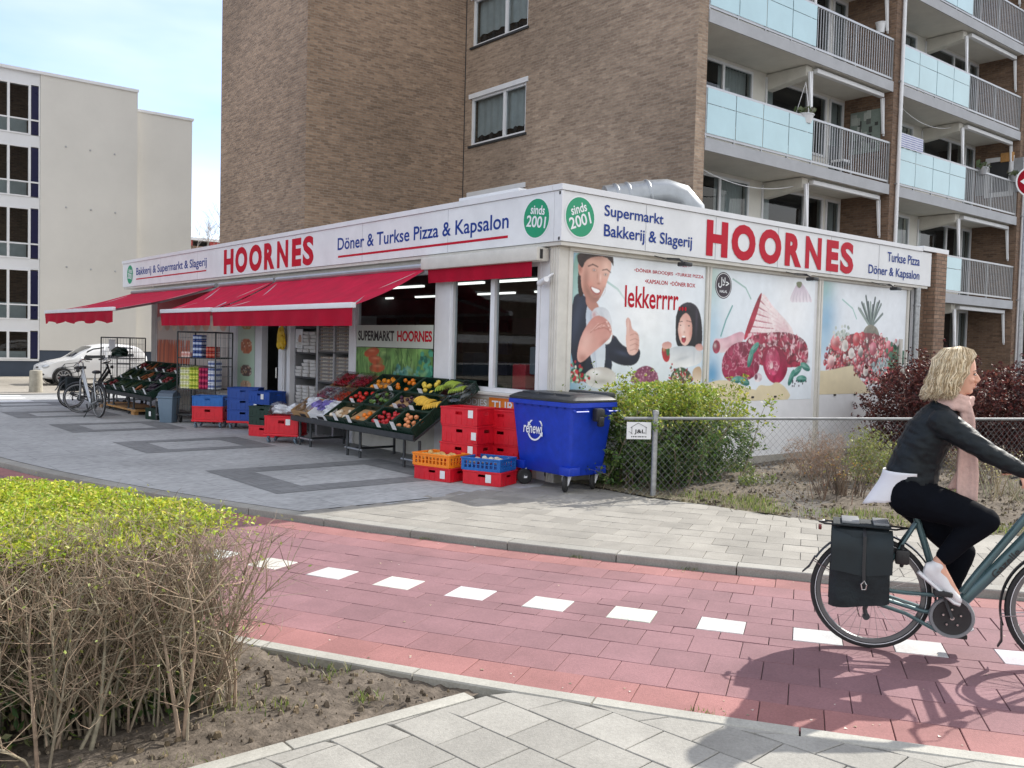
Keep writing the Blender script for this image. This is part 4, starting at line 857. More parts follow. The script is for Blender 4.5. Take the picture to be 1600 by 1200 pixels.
# ---------------------------------------------------------------- things fixed to the shop
def awning(y0, y1, depth, zf, label, val=.26, sag=0, skew=0.):
    t = thing('awning', label, 'awning', (0, (y0+y1)/2, 2.9), group='red awnings over the shop front'); h = (y1-y0)/2
    n = 14; k = 24; b = MB(); vs_ = []
    for i in range(n+1):
        u = i/n; x = -.03-(depth-.03)*u; z = -.03+(zf-2.87)*u-.055*math.sin(math.pi*u)
        for j in range(k+1):
            yy = -h+2*h*j/k; vs_.append((x, yy+skew*u, z+.008*math.sin(j*2.1+u*4)*u+(.010 if j % 6 == 0 else 0)))
    b.add(vs_, [(i*(k+1)+j, i*(k+1)+j+1, (i+1)*(k+1)+j+1, (i+1)*(k+1)+j) for i in range(n) for j in range(k)])
    cl = b.build('fabric', M['awning'], t)
    b = MB(); b.rbox((-depth-.05, -h+skew, zf-2.9-.035), (-depth+.03, h+skew, zf-2.9+.045), .012); b.build('front_bar', M['white'], t)
    b = MB(); vs_ = []
    for i in range(5):
        for j in range(k*2+1):
            yy = -h+2*h*j/(k*2); vs_.append((-depth-.03-.03*(i/4)*math.sin(j*.9), yy+skew, zf-2.9-.03-(val+(.03*math.sin(j*.55) if sag else 0))*i/4))
    N = k*2+1; b.add(vs_, [(i*N+j, i*N+j+1, (i+1)*N+j+1, (i+1)*N+j) for i in range(4) for j in range(N-1)]); b.build('valance', M['awning2'], t)
    b = MB(); b.tube([(-.03, -h, .0), (-.03, h, .0)], .05, 10); b.build('roller', M['alu'], t)
    for e in (-h+.12, h-.12):
        b = MB(); mid = (-depth*.5, e+(.5 if e < 0 else -.5), (zf-2.9)*.55-.07); b.bar((-.02, e, -.06), mid, .04, .05); b.bar(mid, (-depth+.02, e+skew, zf-2.9-.02), .035, .045); b.build('arm', M['alu'], t, False)
    return t
awning(2.90, 8.06, 1.27, 2.26, 'long red awning extended over the fruit stall and egg shelves')
awning(8.16, 10.86, 1.27, 2.27, 'shorter red awning extended over the doorway beside the trolley crates')
awning(11.1, 16.9, 2.05, 2.30, 'sagging red awning furthest along over the left vegetable stall', .24, 1, .35)
t = thing('awning', 'rolled up red awning with only its valance showing above the corner window', 'awning', (0, 1.65, 2.9), group='red awnings over the shop front')
b = MB(); b.rbox((-.12, -1.33, -.06), (.10, 1.33, .12), .03); b.build('cassette', M['offwhite'], t)
b = MB(); b.box((-.07, -1.335, -.03), (-.03, -1.345, .09)); b.build('end_slot', M['black'], t, False)
b = MB(); vs_ = []; N = 61
for i in range(5):
    for j in range(N): vs_.append((-.06-.012*math.sin(j*.7)*i/4, -1.17+2.38*j/(N-1), -.055-.20*i/4))
b.add(vs_, [(i*N+j, i*N+j+1, (i+1)*N+j+1, (i+1)*N+j) for i in range(4) for j in range(N-1)]); b.build('valance', M['awning2'], t)
# camera, spotlights, duct, roof box
t = thing('security_camera', 'white security camera under the rolled up awning', 'camera', (.08, .22, 2.62))
b = MB(); b.tube([(.0, .0, .06), (-.06, .0, .03), (-.1, .02, -.01)], .015, 8); b.build('bracket', M['white'], t)
b = MB(); Mx = Matrix.Translation((-.10, .03, -.02)) @ Matrix.Rotation(R(70), 4, 'Z') @ Matrix.Rotation(R(100), 4, 'Y'); b.lathe([(0, -.03), (.035, -.03), (.04, .0), (.04, .16), (.046, .17), (.046, .20), (.03, .2), (0, .185)], 14, M=Mx); b.build('housing', M['white'], t)
def spot(x, label):
    t = thing('spotlight', label, 'lamp', (x, -.05, 2.98), group='spotlights above the posters')
    b = MB(); b.tube([(0, .1, .04), (0, -.12, .02), (0, -.2, -.03)], .014, 8); b.tube([(-.3, .06, .05), (-.1, -.02, .01), (0, -.15, 0), (.2, -.08, .02), (.4, .06, .04)], .007, 6); b.build('arm', M['black'], t)
    b = MB(); b.rbox((-.08, -.30, -.085), (.08, -.16, -.03), .012); b.build('housing', M['black'], t)
    b = MB(); b.box((-.07, -.29, -.091), (.07, -.17, -.086)); b.build('lens', M['glass'], t, False)
    return t
spot(2.05, 'black spotlight over the poster of the man and woman'); spot(5.15, 'black spotlight over the meat poster'); spot(7.75, 'black spotlight over the fruit poster')
t = thing('ventilation_duct', 'shiny round ventilation duct bending down behind the sign band', 'duct', (0, 0, 3.68))
b = MB(); b.tube([(2.75, 1.99, .40), (3.34, 1.62, .52), (3.57, 1.47, .55), (3.77, 1.34, .49), (3.91, 1.25, .32), (3.95, 1.23, 0)], .27, 24)
b.build('pipe', M['zinc'], t)
for u in (.25, .52, .98):
    p = Vector((2.75, 1.99, .40)).lerp(Vector((3.34, 1.62, .52)), u); dv = (Vector((3.34, 1.62, .52))-Vector((2.75, 1.99, .40))).normalized()
    b = MB(); b.tube([p-dv*.03, p-dv*.01, p+dv*.01, p+dv*.03], [.272, .285, .285, .272], 24); b.build('pipe_seam', M['zinc'], t)
t = tag(None or MB().build('x', M['trim'], None) if False else (lambda b: (b.rbox((.9, 1.95, 3.68), (2.6, 3.45, 4.08), .02), b.build('roof_box', M['trim']))[1])(MB()), 'low pale metal box on the shop roof near the corner', 'roof box')
# ================================================================ brown brick apartment block
apt = thing('apartment_building', 'tall brown brick apartment block with pale blue balcony panels', 'apartment block', (0, 0, 0))
XF, YF, ZT, PITCH, Z0 = 7.79, 4.4, 20.6, 2.74, 3.37
def walls_with_holes(b, fixed, a0, a1, z0, z1, holes, mk):
    """panel between a0..a1 split round rectangular holes (a, b, za, zb) in one column"""
    hs = sorted(holes, key=lambda h: h[2]); ha, hb = hs[0][0], hs[0][1]
    mk(b, a0, ha, z0, z1); mk(b, hb, a1, z0, z1); z = z0
    for h in hs: mk(b, ha, hb, z, h[2]); z = h[3]
    mk(b, ha, hb, z, z1)
b = MB(); wh = [(10.08, 12.48, 7.33+PITCH*k, 8.65+PITCH*k) for k in range(-1, 5)]
walls_with_holes(b, None, YF, 12.8, -.1, ZT, wh, lambda b, a0, a1, z0, z1: b.box((XF, a0, z0), (8.12, a1, z1)) if z1 > z0 else None)
b.build('end_wall', M['brick2'], apt, False)
b = MB(); b.box((2.9, 12.8, -.1), (8.6, 18.3, ZT)); b.build('side_wing', M['brick'], apt, False)
b = MB(); b.box((XF-.006, 12.76, 0), (XF+.02, 12.795, ZT)); b.build('movement_joint', M['dark'], apt, False)
for k in range(-1, 5):
    z0, z1 = 7.33+PITCH*k, 8.65+PITCH*k; g = MB()
    for q in ((10.08, 12.48, z0, z0+.07), (10.08, 12.48, z1-.07, z1), (10.08, 10.15, z0+.07, z1-.07), (12.41, 12.48, z0+.07, z1-.07), (10.98, 11.08, z0+.07, z1-.07)): g.box((XF+.04, q[0], q[2]), (XF+.12, q[1], q[3]))
    f = g.build('window', M['white'], apt, False)
    p = MB(); p.quad([(XF+.09, 10.1, z0), (XF+.09, 12.4, z0), (XF+.09, 12.4, z1), (XF+.09, 10.1, z1)]); p.build('pane', M['glass_dark'], f, False)
    p = MB(); p.box((XF-.03, 10.0, z1-.01), (XF+.05, 12.56, z1+.12)); p.build('blind_box', M['white'], f, False)
    p = MB(); p.box((XF-.05, 10.02, z0-.06), (XF+.08, 12.54, z0-.003)); p.build('sill', M['darkmetal'], f, False)
    p = MB(); N = 40; p.add([(XF+.22+.015*math.sin(j*1.3), 10.1+j*2.35/N, z) for j in range(N+1) for z in (z0+(.36 if k % 2 else .28)+.02*math.sin(j*.9), z1)], [(2*j, 2*j+2, 2*j+3, 2*j+1) for j in range(N)]); p.build('curtain', M['curtain'], f)
    if k >= 0:
        for q in range(5): p = MB(); yy = 10.3+q*.45+rr.uniform(-.1, .1); p.lathe([(.03, 0), (.05, .08), (.02, .1)], 8, M=Matrix.Translation((XF+.16, yy, z0+.08))); p.ball((XF+.16, yy, z0+.2), (.06, .08, .1), 6); p.build('windowsill_ornament', M['dark'], f)
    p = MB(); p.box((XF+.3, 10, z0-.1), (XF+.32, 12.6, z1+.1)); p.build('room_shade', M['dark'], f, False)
BAYS = [8.12, 16.25, 24.38]; BW = 7.78
b = MB()
for x in BAYS: b.box((x+BW, YF-.04, -.1), (x+BW+.35, 6.0, ZT))
b.build('party_wall', M['brick_dark'], apt, False)
# window wall with openings (bay units)
OPEN = [(1.25, 3.5, .85, 2.38), (4.05, 6.85, .75, 2.38), (7.0, 7.7, .05, 2.38)]
b = MB()
for x in BAYS:
    for k in range(-1, 5):
        zf = Z0+PITCH*k+.27; zt = zf+PITCH-.27
        xs = [0]+[v for o in OPEN for v in o[:2]]+[BW]
        for i in range(0, len(xs), 2): b.box((x+xs[i], 5.8, zf), (x+xs[i+1], 5.95, zt))
        for o in OPEN: b.box((x+o[0], 5.8, zf), (x+o[1], 5.95, zf+o[2])); b.box((x+o[0], 5.8, zf+o[3]), (x+o[1], 5.95, zt))
b.build('window_wall', M['balwall'], apt, False)
b = MB(); b.box((8.6, 6.9, -.1), (33, 18.3, ZT)); b.build('inner_core', M['dark'], apt, False)
b = MB(); b.box((2.8, 4.3, ZT), (33, 18.4, ZT+.3)); b.build('roof_slab', M['concrete'], apt, False)
def win_unit():
    fs = []
    for i, o in enumerate(OPEN):
        g = MB(); fw = .06; x0, x1, z0, z1 = o
        mm = M['white']
        for q in ((x0, x1, z0, z0+fw), (x0, x1, z1-fw, z1), (x0, x0+fw, z0+fw, z1-fw), (x1-fw, x1, z0+fw, z1-fw)): g.box((q[0], 5.76, q[2]), (q[1], 5.84, q[3]))
        if i == 0: g.box((2.28, 5.755, z0+fw), (2.36, 5.835, z1-fw))
        if i == 1: g.box((5.9, 5.755, z0+fw), (5.97, 5.835, z1-fw))
        f = g.build('window' if i < 2 else 'balcony_door', mm, apt, False)
        p = MB(); p.quad([(x0, 5.80, z0), (x1, 5.80, z0), (x1, 5.80, z1), (x0, 5.80, z1)]); p.build('pane', M['glass_dark'], f, False)
        p = MB(); N = 30; u0, u1 = ((x0+(x1-x0)*.5, x1) if i == 0 else (x0+.1, x0+.6) if i == 1 else (x1-.3, x1))
        p.add([(u0+(u1-u0)*j/N, 5.99+.02*math.sin(j*1.9), z) for j in range(N+1) for z in (z0, z1)], [(2*j, 2*j+2, 2*j+3, 2*j+1) for j in range(N)]); p.build('curtain', M['curtain'], f)
        fs.append(f)
    return fs
wu = win_unit(); first = True
for x in BAYS:
    for k in range(-1, 5):
        zf = Z0+PITCH*k+.27
        for f in wu:
            if first: f.location = (x, 0, zf)
            else: copy_tree(f, (x, 0, zf), parent=apt)
        first = False
# one balcony: slab, railing, panels, beam, screen cassette
def balcony():
    b = MB(); b.box((0, YF, 0), (BW, 5.8, .20)); o = b.build('balcony', [M['soffit']], apt, False)
    b = MB(); b.box((-.0, YF-.03, -.02), (BW, YF-.002, .25)); b.build('slab_edge', M['slab'], o, False)
    z0, z1 = .33, 1.36
    b = MB(); yr = YF+.02
    b.bar((0, yr, z1), (BW, yr, z1), .05, .05); b.bar((0, yr, z0), (BW, yr, z0), .035, .05)
    for x in (.03, 1.03, 2.05, 3.07, 4.08, 5.9, 7.75): b.bar((x, yr, .2), (x, yr, z1), .04, .03)
    x = 4.18
    while x < 7.74: b.bar((x, yr, z0), (x, yr, z1), .018, .018); x += .115
    b.build('railing', M['alu'], o, False)
    for i in range(4):
        xa_, xb_ = .05+i*1.015, .05+i*1.015+.985
        for za, zb in ((z0+.03, z0+.66), (z0+.675, z1-.03)):
            b = MB(); b.box((xa_, yr-.035, za), (xb_, yr-.022, zb)); b.build('glass_panel', M['bluepanel'], o, False)
    b = MB(); b.prism([(4.1, 5.8, -.02), (4.1, YF+.25, -.02), (4.1, YF+.25, -.27), (4.1, 5.8, -.42)], (.26, 0, 0)); b.build('bracket_beam', M['conc_beam'], o, False)
    b = MB(); b.rbox((4.4, YF+.12, -.17), (7.6, YF+.26, -.06), .02); b.build('sunscreen_cassette', M['white'], o)
    for x, l in ((4.18, 1.15), (7.62, 1.0)):
        b = MB(); b.bar((x, YF+.2, -.18), (x+.05, YF+.15, -.18-l*.95), .05, .07); b.bar((x+.1, YF+.2, -.15), (x+.09, YF+.16, -.18-l), .035, .04); b.build('sunscreen_arm', M['white'], o, False)
    return o
bal = balcony(); firstb = True
for i, x in enumerate(BAYS):
    for k in range(0, 5):
        if firstb: bal.location = (x, 0, Z0+PITCH*k); firstb = False; continue
        copy_tree(bal, (x, 0, Z0+PITCH*k), parent=apt)
for x in (16.18, 24.31):
    t = thing('drainpipe', 'thin white drainpipe down the pier '+('between the two nearest balcony bays' if x < 20 else 'at the right edge beyond the second balcony bay'), 'drainpipe', (x, 4.29, 0), group='drainpipes on the apartment block')
    b = MB(); b.tube([(0, 0, 0), (0, 0, ZT)], .05, 10); b.build('pipe', M['white'], t)
    b = MB()
    for k in range(8): b.box((-.07, -.02, .9+k*2.74), (.07, .06, .94+k*2.74))
    b.build('clamp', M['alu'], t, False)
# things on the balconies
b = MB(); p0 = PY(1403, 205, 4.36); p1 = PY(1442, 240, 4.36); N = 18; nz = 13
for i in range(nz):
    for j in range(N):
        f_ = lambda jj, ii: (p0[0]+(p1[0]-p0[0])*jj/N, 4.36+.015*math.sin(jj*1.4)*(ii/nz), p0[2]-.0*jj+(p1[2]-p0[2])*ii/nz)
        b.quad([f_(j, i), f_(j+1, i), f_(j+1, i+1), f_(j, i+1)], 0, (.62, .64, .70) if i % 2 == 0 else (.25, .27, .48))
tag(b.build('towel', M['vcol']), 'blue and white striped towel hung over a balcony rail', 'towel')
p = PX(1352, 205, 15.88)
b = MB(); r_ = random.Random(2)
b.box((15.86, p[1]-.45, p[2]-.6), (15.885, p[1]+.45, p[2]+.55), c=(.22, .27, .24))
for k in range(26):
    y = p[1]+r_.uniform(-.42, .3); z = p[2]+r_.uniform(-.55, .45); b.box((15.855-.001*k*.3, y, z), (15.86, y+r_.uniform(.05, .2), z+r_.uniform(.05, .25)), c=(lambda v: (v, v*1.08, v))(r_.choice([.06, .12, .34, .42])))
tag(b.build('wall_picture', M['vcol'], smooth=False), 'abstract green and grey picture on a balcony brick wall', 'picture')
def pot(label, p, m, r=.16, h=.2, plant=True, rope=0.):
    t = thing('flower_pot', label, 'flower pot', tuple(p), group='pots on the balconies')
    b = MB(); b.lathe([(r*.7, 0), (r, h), (r*1.08, h), (r*1.08, h+.02), (r*.85, h+.02), (r*.8, h-.03), (0, h-.03)], 14); b.build('pot', m, t)
    if plant:
        b = MB()
        for k in range(60):
            a = rr.uniform(0, 6.28); d = rr.uniform(0, r*1.3); q = Vector((d*math.cos(a), d*math.sin(a), h+rr.uniform(0, .16))); e = Vector((rr.gauss(0, .05), rr.gauss(0, .05), rr.gauss(0, .05))); f_ = Vector((rr.gauss(0, .03), rr.gauss(0, .03), rr.gauss(0, .03)))
            b.quad([q-e, q+f_, q+e, q-f_], 0, rr.choice([(.08, .12, .05), (.12, .15, .07), (.2, .19, .14)]))
        b.build('plant', M['leaf'], t, False)
    if rope: 
        b = MB(); [b.tube([(r*math.cos(a), r*math.sin(a), h), (0, 0, h+rope)], .008, 5) for a in (0, 2.1, 4.2)]; b.build('cord', M['white'], t)
q = PY(1257, 184, 4.5); pot('white pot hung on cords in front of the middle glass panels', (q[0], 4.5, q[2]-.15), M['white'], .22, .2, True, .8)
q = PY(1535, 268, 4.36); pot('grey pot clamped on the rail of the second bay, left one', (q[0], 4.36, q[2]-.1), M['alu'])
q = PY(1585, 280, 4.36); pot('grey pot clamped on the rail of the second bay, right one', (q[0], 4.36, q[2]-.1), M['alu'])
q = PX(1378, 44, 15.8); pot('white lantern shaped pot on the brick wall of the top left balcony', (15.74, q[1], q[2]-.15), M['white'], .14, .26, False)
q = PX(1562, 272, 24.0); t = thing('mirror', 'white arched mirror with open shutters on a balcony wall', 'mirror', (24.0, q[1], q[2]-.75))
b = MB(); b.box((-.05, -.45, 0), (-.01, .45, 1.3)); b.build('frame', M['white'], t, False)
b = MB(); b.box((-.06, -.3, .15), (-.052, .3, 1.15)); b.build('glass', M['dark'], t, False)
for y in (-.75, .47): b = MB(); b.box((-.045, y, .1), (-.015, y+.28, 1.2)); b.build('shutter', M['alu'], t, False)
q = PX(1575, 246, 24.0); tag((lambda b: (b.rbox((23.9, q[1]-.2, q[2]-.15), (24.02, q[1]+.2, q[2]+.15), .02), b.build('wall_box', M['wood']))[1])(MB()), 'small tan box on a balcony wall above the white mirror', 'box')
for n_, (pa, pb, Y, sg) in enumerate((((1098, 265), (1245, 290), 4.9, .22), ((1405, 165), (1498, 196), 4.9, .3))):
    A, B_ = Vector(PY(*pa, Y)), Vector(PY(*pb, Y)); b = MB(); b.tube([A.lerp(B_, u/16)-Vector((0, 0, sg*4*(u/16)*(1-u/16))) for u in range(17)], .012, 5)
    tag(b.build('clothes_line', M['white']), 'sagging white line across the '+('lower left balcony' if n_ == 0 else 'balcony with the striped towel'), 'line', 'clothes lines on the balconies')
t = thing('garden_chair', 'dark folding chair with white cushion behind the balcony bars left of the pier', 'chair', (14.4, 4.95, Z0+PITCH+.2))
b = MB(); b.rbox((-.22, -.22, .42), (.22, .22, .47), .01); b.build('seat', M['darkmetal'], t); b = MB(); b.rbox((-.22, .2, .5), (.22, .24, .95), .01); b.build('backrest', M['darkmetal'], t)
for sx in (-.2, .2):
    for sy in (-.2, .2): b = MB(); b.bar((sx, sy, 0), (sx, sy, .42), .03); b.build('leg', M['darkmetal'], t, False)
b = MB(); b.rbox((-.2, -.2, .475), (.2, .18, .55), .03); b.build('cushion', M['white'], t)
# ================================================================ cream building across the street
cr = thing('office_building', 'cream plastered office block with bands of navy edged windows', 'office block', (0, 33, 0))
M['cream'] = mat('cream plaster', (.66, .645, .605), .85, var=.06, scale=.35, bump=.1, bscale=8)
M['slate'] = mat('slate plinth', lin('3d4756'), .7, var=.12, scale=1)
M['navy'] = mat('navy panel', lin('0a0f3c'), .3, var=.1)
M['band'] = mat('pale spandrel', (.72, .735, .76), .5, var=.05, scale=.8)
b = MB(); b.box((1.22, 0, 1.07), (5.05, 14, 12.28)); b.build('wall', M['cream'], cr, False)
b = MB(); b.box((5.05, .35, 1.07), (7.56, 14, 11.55)); b.build('wall', M['cream'], cr, False)
b = MB(); b.box((1.22, .03, -.1), (5.05, 14, 1.07)); b.box((5.05, .38, -.1), (7.56, 14, 1.07)); b.box((-40, .12, -.1), (1.22, .5, .62)); b.build('plinth', M['slate'], cr, False)
b = MB(); b.box((-40, -.05, 12.28), (5.08, 14, 12.40)); b.box((5.08, .3, 11.55), (7.62, 14, 11.66)); b.build('roof_edge', M['trim'], cr, False)
ST = [(9.78, 11.80), (7.28, 9.32), (4.78, 6.84), (2.30, 4.35), (.70, 1.86)]
b = MB(); zt = 12.28
for z0, z1 in ST: b.box((-40, .06, z1), (1.21, .5, zt)); zt = z0
b.box((-40, .06, .62), (1.21, .5, zt)); b.build('spandrel', M['band'], cr, False)
def office_window(z0, z1, x0, rail):
    fw = .055; g = MB(); x1 = x0+.77
    for q in ((x0, x1, z0, z0+fw), (x0, x1, z1-fw, z1), (x0, x0+fw*.8, z0+fw, z1-fw), (x1-fw*.8, x1, z0+fw, z1-fw)): g.box((q[0], .03, q[2]), (q[1], .14, q[3]))
    if rail: g.box((x0+.04, .028, z0+.58), (x1-.04, .138, z0+.58+fw))
    return g.build('window', M['white'], cr, False)
for z0, z1 in ST:
    rail = z1-z0 > 1.5
    for i in range(8):
        x0 = .81-.77*(i+1)+.02; f = office_window(z0, z1, x0, rail)
        p = MB(); p.quad([(x0, .10, z0), (x0+.77, .10, z0), (x0+.77, .10, z1), (x0, .10, z1)]); p.build('pane', M['glass_dark'], f, False)
        p = MB(); p.quad([(x0, .6, z0), (x0+.77, .6, z0), (x0+.77, .6, z0+(.7 if rail else .3)), (x0, .6, z0+(.7 if rail else .3))]); p.build('blind', M['curtain'], f, False)
    p = MB(); p.box((.86, .07, z0+.04), (1.16, .12, z1-.04)); p.build('navy_panel', M['navy'], cr, False)
    p = MB(); p.box((.83, .03, z0), (.87, .13, z1)); p.box((1.16, .03, z0), (1.21, .13, z1)); 
    if rail: p.box((.87, .028, z0+.58), (1.16, .128, z0+.64))
    p.build('panel_frame', M['white'], cr, False)
b = MB(); b.box((-40, 1.6, 0), (1.2, 2, 12.2)); b.build('inner_wall', M['brick_dark'], cr, False)
for px_, py_ in ((102.7, 229), (141, 235), (179, 241), (103, 324), (142, 328), (180, 332.5), (104, 417), (142, 421), (180, 424)):
    q = PY(px_, py_, 33); b = MB(); b.lathe([(0, -.03), (.03, -.03), (.04, 0)], 10, M=Matrix.Translation((q[0], -.005, q[2])) @ Matrix.Rotation(R(-90), 4, 'X')); b.build('wall_anchor', M['slab'], cr)
# far house and bare tree between the two blocks
t = thing('house', 'distant red roofed house just visible between the two blocks', 'house', (19, 60, 0))
b = MB(); b.box((-4, 0, -.1), (5, 8, 8.6)); b.build('wall', M['brick_red'], t, False)
b = MB(); b.box((-4.2, -.3, 9.0), (5.2, 8.3, 9.2)); b.build('gutter', M['trim'], t, False)
b = MB(); b.box((-4.05, -.1, 8.6), (-1.6, -.02, 9.0)); b.box((-.3, -.1, 8.6), (5, -.02, 9.0)); b.build('red_board', mat('red board', lin('b04a48'), .7), t, False)
def bare_tree(name, label, loc, h, spread, seed, depth=5, r0=.16):
    t = thing(name, label, 'tree', loc); r_ = random.Random(seed); tr = MB(); cr_ = MB()
    def grow(p, d, l, r, n):
        q = p+d*l; mid = p.lerp(q, .5)+Vector((r_.gauss(0, .04), r_.gauss(0, .04), 0))*l
        (tr if n == depth else cr_).tube([p, mid, q], [r, r*.85, r*.7], 5 if n > 2 else 3, cap=False, c=(.34, .31, .29))
        if n == 0: return
        for _ in range(3 if n > 1 else 4):
            e = (d+Vector((r_.gauss(0, spread), r_.gauss(0, spread), r_.gauss(.15, spread*.6)))).normalized(); grow(q, e, l*r_.uniform(.6, .85), r*.62, n-1)
    grow(Vector((0, 0, 0)), Vector((0, 0, 1)), h*.3, r0, depth)
    tr.build('trunk', M['twig'], t); cr_.build('crown', M['twig'], t)
q = PY(316, 350, 56); bare_tree('bare_tree', 'bare leafless tree beyond the cream building', (q[0], 56, 0), 10.6, .45, 5, 5, .11)
# traffic sign at the right edge
q = PY(1611, 284, -1.9); t = thing('traffic_sign', 'round red traffic sign with white edge at the right margin', 'sign', (q[0], -1.9, 0))
b = MB(); b.tube([(0, .06, 0), (0, .06, q[2]+.3)], .035, 10); b.build('pole', M['galv'], t)
Mx = Matrix.Translation((0, 0, q[2])) @ Matrix.Rotation(R(-40), 4, 'Z') @ Matrix.Rotation(R(90), 4, 'X')
b = MB(); b.lathe([(.0, -.012), (.255, -.012), (.26, 0), (0, .0)], 32, M=Mx); b.build('plate', M['white'], t)
b = MB(); b.lathe([(.235, .004), (0, .004)], 32, M=Mx); b.build('red_disc', M['red_letter'], t)
b = MB(); b.add([Mx @ Vector(p_) for p_ in ((-.19, 0, .008), (-.06, -.09, .008), (-.06, -.045, .008), (.17, -.045, .008), (.17, .045, .008), (-.06, .045, .008), (-.06, .09, .008))], [tuple(range(7))]); b.build('arrow', M['white'], t, False)
# ================================================================ crates, stalls, produce
def crate_mb(L, W, H, perf=False, m=0, slots=True):
    b = MB(); t = .014; l, w_ = L/2, W/2
    b.box((-w_+t, -l+t, 0), (w_-t, l-t, .012), m)
    for sx, sy in ((1, 1), (1, -1), (-1, 1), (-1, -1)): b.rbox((sx*w_, sy*l, 0), (sx*(w_-.035), sy*(l-.035), H-.002), .006, m, seg=1)
    def wall(axis, sgn, n):
        ln = (l if axis == 'x' else w_)-.034
        def bx(a0, a1, z0, z1, o=0.):
            d0, d1 = ((w_ if axis == 'x' else l)+o)*sgn, ((w_ if axis == 'x' else l)-t)*sgn
            b.box((d0, a0, z0), (d1, a1, z1), m) if axis == 'x' else b.box((a0, d0, z0), (a1, d1, z1), m)
        if perf:
            bx(-ln, ln, .0, H*.22, -.002); bx(-ln, ln, H*.74, H-.004, -.002); k = max(3, int(2*ln/.06))
            for i in range(k+1): c = -ln+2*ln*i/k; bx(c-.012, c+.012, H*.22, H*.74, -.003)
            bx(-ln, ln, H*.46, H*.52, -.0035)
        else:
            h0, h1 = H*.58, H*.76; s_ = .055 if slots else 0
            bx(-ln, ln, 0, h0, -.003); bx(-ln, ln, h1, H-.004, -.003); bx(-ln, -s_, h0, h1, -.003); bx(s_, ln, h0, h1, -.003)
            for i in range(n): c = -ln+2*ln*(i+.5)/n; bx(c-.008, c+.008, .01, h0-.005, .001)
    for sg in (1, -1): wall('x', sg, 6); wall('y', sg, 4)
    for sg in (1, -1):
        b.rbox((sg*(w_+.006), -l-.006, H-.022), (sg*(w_-.016), l+.006, H), .004, m, seg=1)
        b.rbox((-w_+.0165, sg*(l+.006), H-.022), (w_-.0165, sg*(l-.016), H-.0005), .004, m, seg=1)
    return b
_cr = {}
def crate(kind, L, W, H, loc, rot, label, group, perf=False, tagside=None):
    key = (kind, L, W, H, perf)
    if key not in _cr: o = crate_mb(L, W, H, perf).build('crate', M[kind], None, True); _cr[key] = o
    else: o = _cr[key].copy(); COL.objects.link(o)
    tag(o, label, 'crate', group); o.location = loc; o.rotation_euler = rot
    if tagside is not None:
        y, z = tagside; b = MB(); b.box((-W/2-.004, y-.04, z-.05), (-W/2-.0045-.002, y+.04, z+.05)); b.build('paper_tag', M['whitecard'], o, False)
    return o
GA = 'crates stacked by the blue bin'; rz = math.atan2(.26, .966)      # crates stand slightly askew
def stk(x, y, z, kind, L, W, H, label, perf=False, ts=None, grp=GA, r_=None):
    a = rz if r_ is None else r_; c = Vector((W/2*math.cos(a)-L/2*math.sin(a), W/2*math.sin(a)+L/2*math.cos(a), 0))
    return crate(kind, L, W, H, (x+c.x, y+c.y, z), (0, 0, a), label, grp, perf, ts)
names = ['bottom', 'second lowest', 'second from top', 'topmost']
for k in range(4): stk(-.66+.01*(k % 2), .80-.01*(k % 3), .003+.232*k, 'redcrate', .60, .42, .23, 'red crate, %s of the stack behind the orange crate' % names[k], False, (-.2, .15) if k != 2 else (-.25, .1), r_=rz+R([0, 2, -1.5, 1][k]))
for k in range(4): stk(-.20+.008*(k % 2), .50+.01*(k % 2), .003+.225*k, 'redcrate', .58, .40, .223, 'red crate, %s of the stack squeezed against the blue bin' % names[k], False, None, r_=rz+R([1, -1, 1, 0][k]))
stk(-1.07, .78, .003, 'redcrate', .60, .42, .175, 'red crate on the ground carrying the orange crate', False, (-.18, .09))
o_or = stk(-1.085, .79, .18, 'orcrate', .61, .43, .165, 'orange slotted crate of pale vegetables on a red crate', True)
stk(-.74, .17, .003, 'redcrate', .55, .42, .175, 'red crate on the ground carrying the blue slotted crate', False, (-.1, .09), r_=rz+R(7))
o_bl = stk(-.75, .18, .18, 'bluecrate', .56, .43, .16, 'bright blue slotted crate beside the orange crate', True, r_=rz+R(7))
# produce ------------------------------------------------------------------------------------------------
PROTO = {}
def produce(kind):
    if kind in PROTO: return PROTO[kind]
    b = MB(); r_ = .036
    cols = dict(apple='b01e24', peach='d88a5a', orange='e07a18', lemon='e4c64a', tomato='c8281c', potato='c9a868', onion='6a2848', mango='c0703c', plum='3a1a30', mandarin='e8901e', mushroom='d9cdb8', lime='6f9a3a', radish='b0283c')
    m = mat(kind+' skin', lin(cols[kind]), .4, var=.3, scale=22)
    sc_ = dict(lemon=(1, 1.25, 1), potato=(1, 1.4, .9), mango=(1, 1.35, .9), plum=(.8, .9, .8), radish=(.6, .6, .6), mushroom=(1.1, 1.1, .8)).get(kind, (1, 1, .92))
    b.ball((0, 0, 0), tuple(r_*q for q in sc_), 14)
    if kind in ('apple', 'peach'): b.v = [(x, y, z-.012*max(0, 1-((x*x+y*y)**.5)/.02)*(1 if z > 0 else 0)) for x, y, z in b.v]
    o = b.build(kind, m); PROTO[kind] = (o, [False]); return PROTO[kind]
def put_produce(kind, M4, label, group):
    o, used = produce(kind)
    c = o if not used[0] else o.copy()
    if used[0]: COL.objects.link(c)
    used[0] = True
    c.matrix_world = M4; return tag(c, label, kind, group)
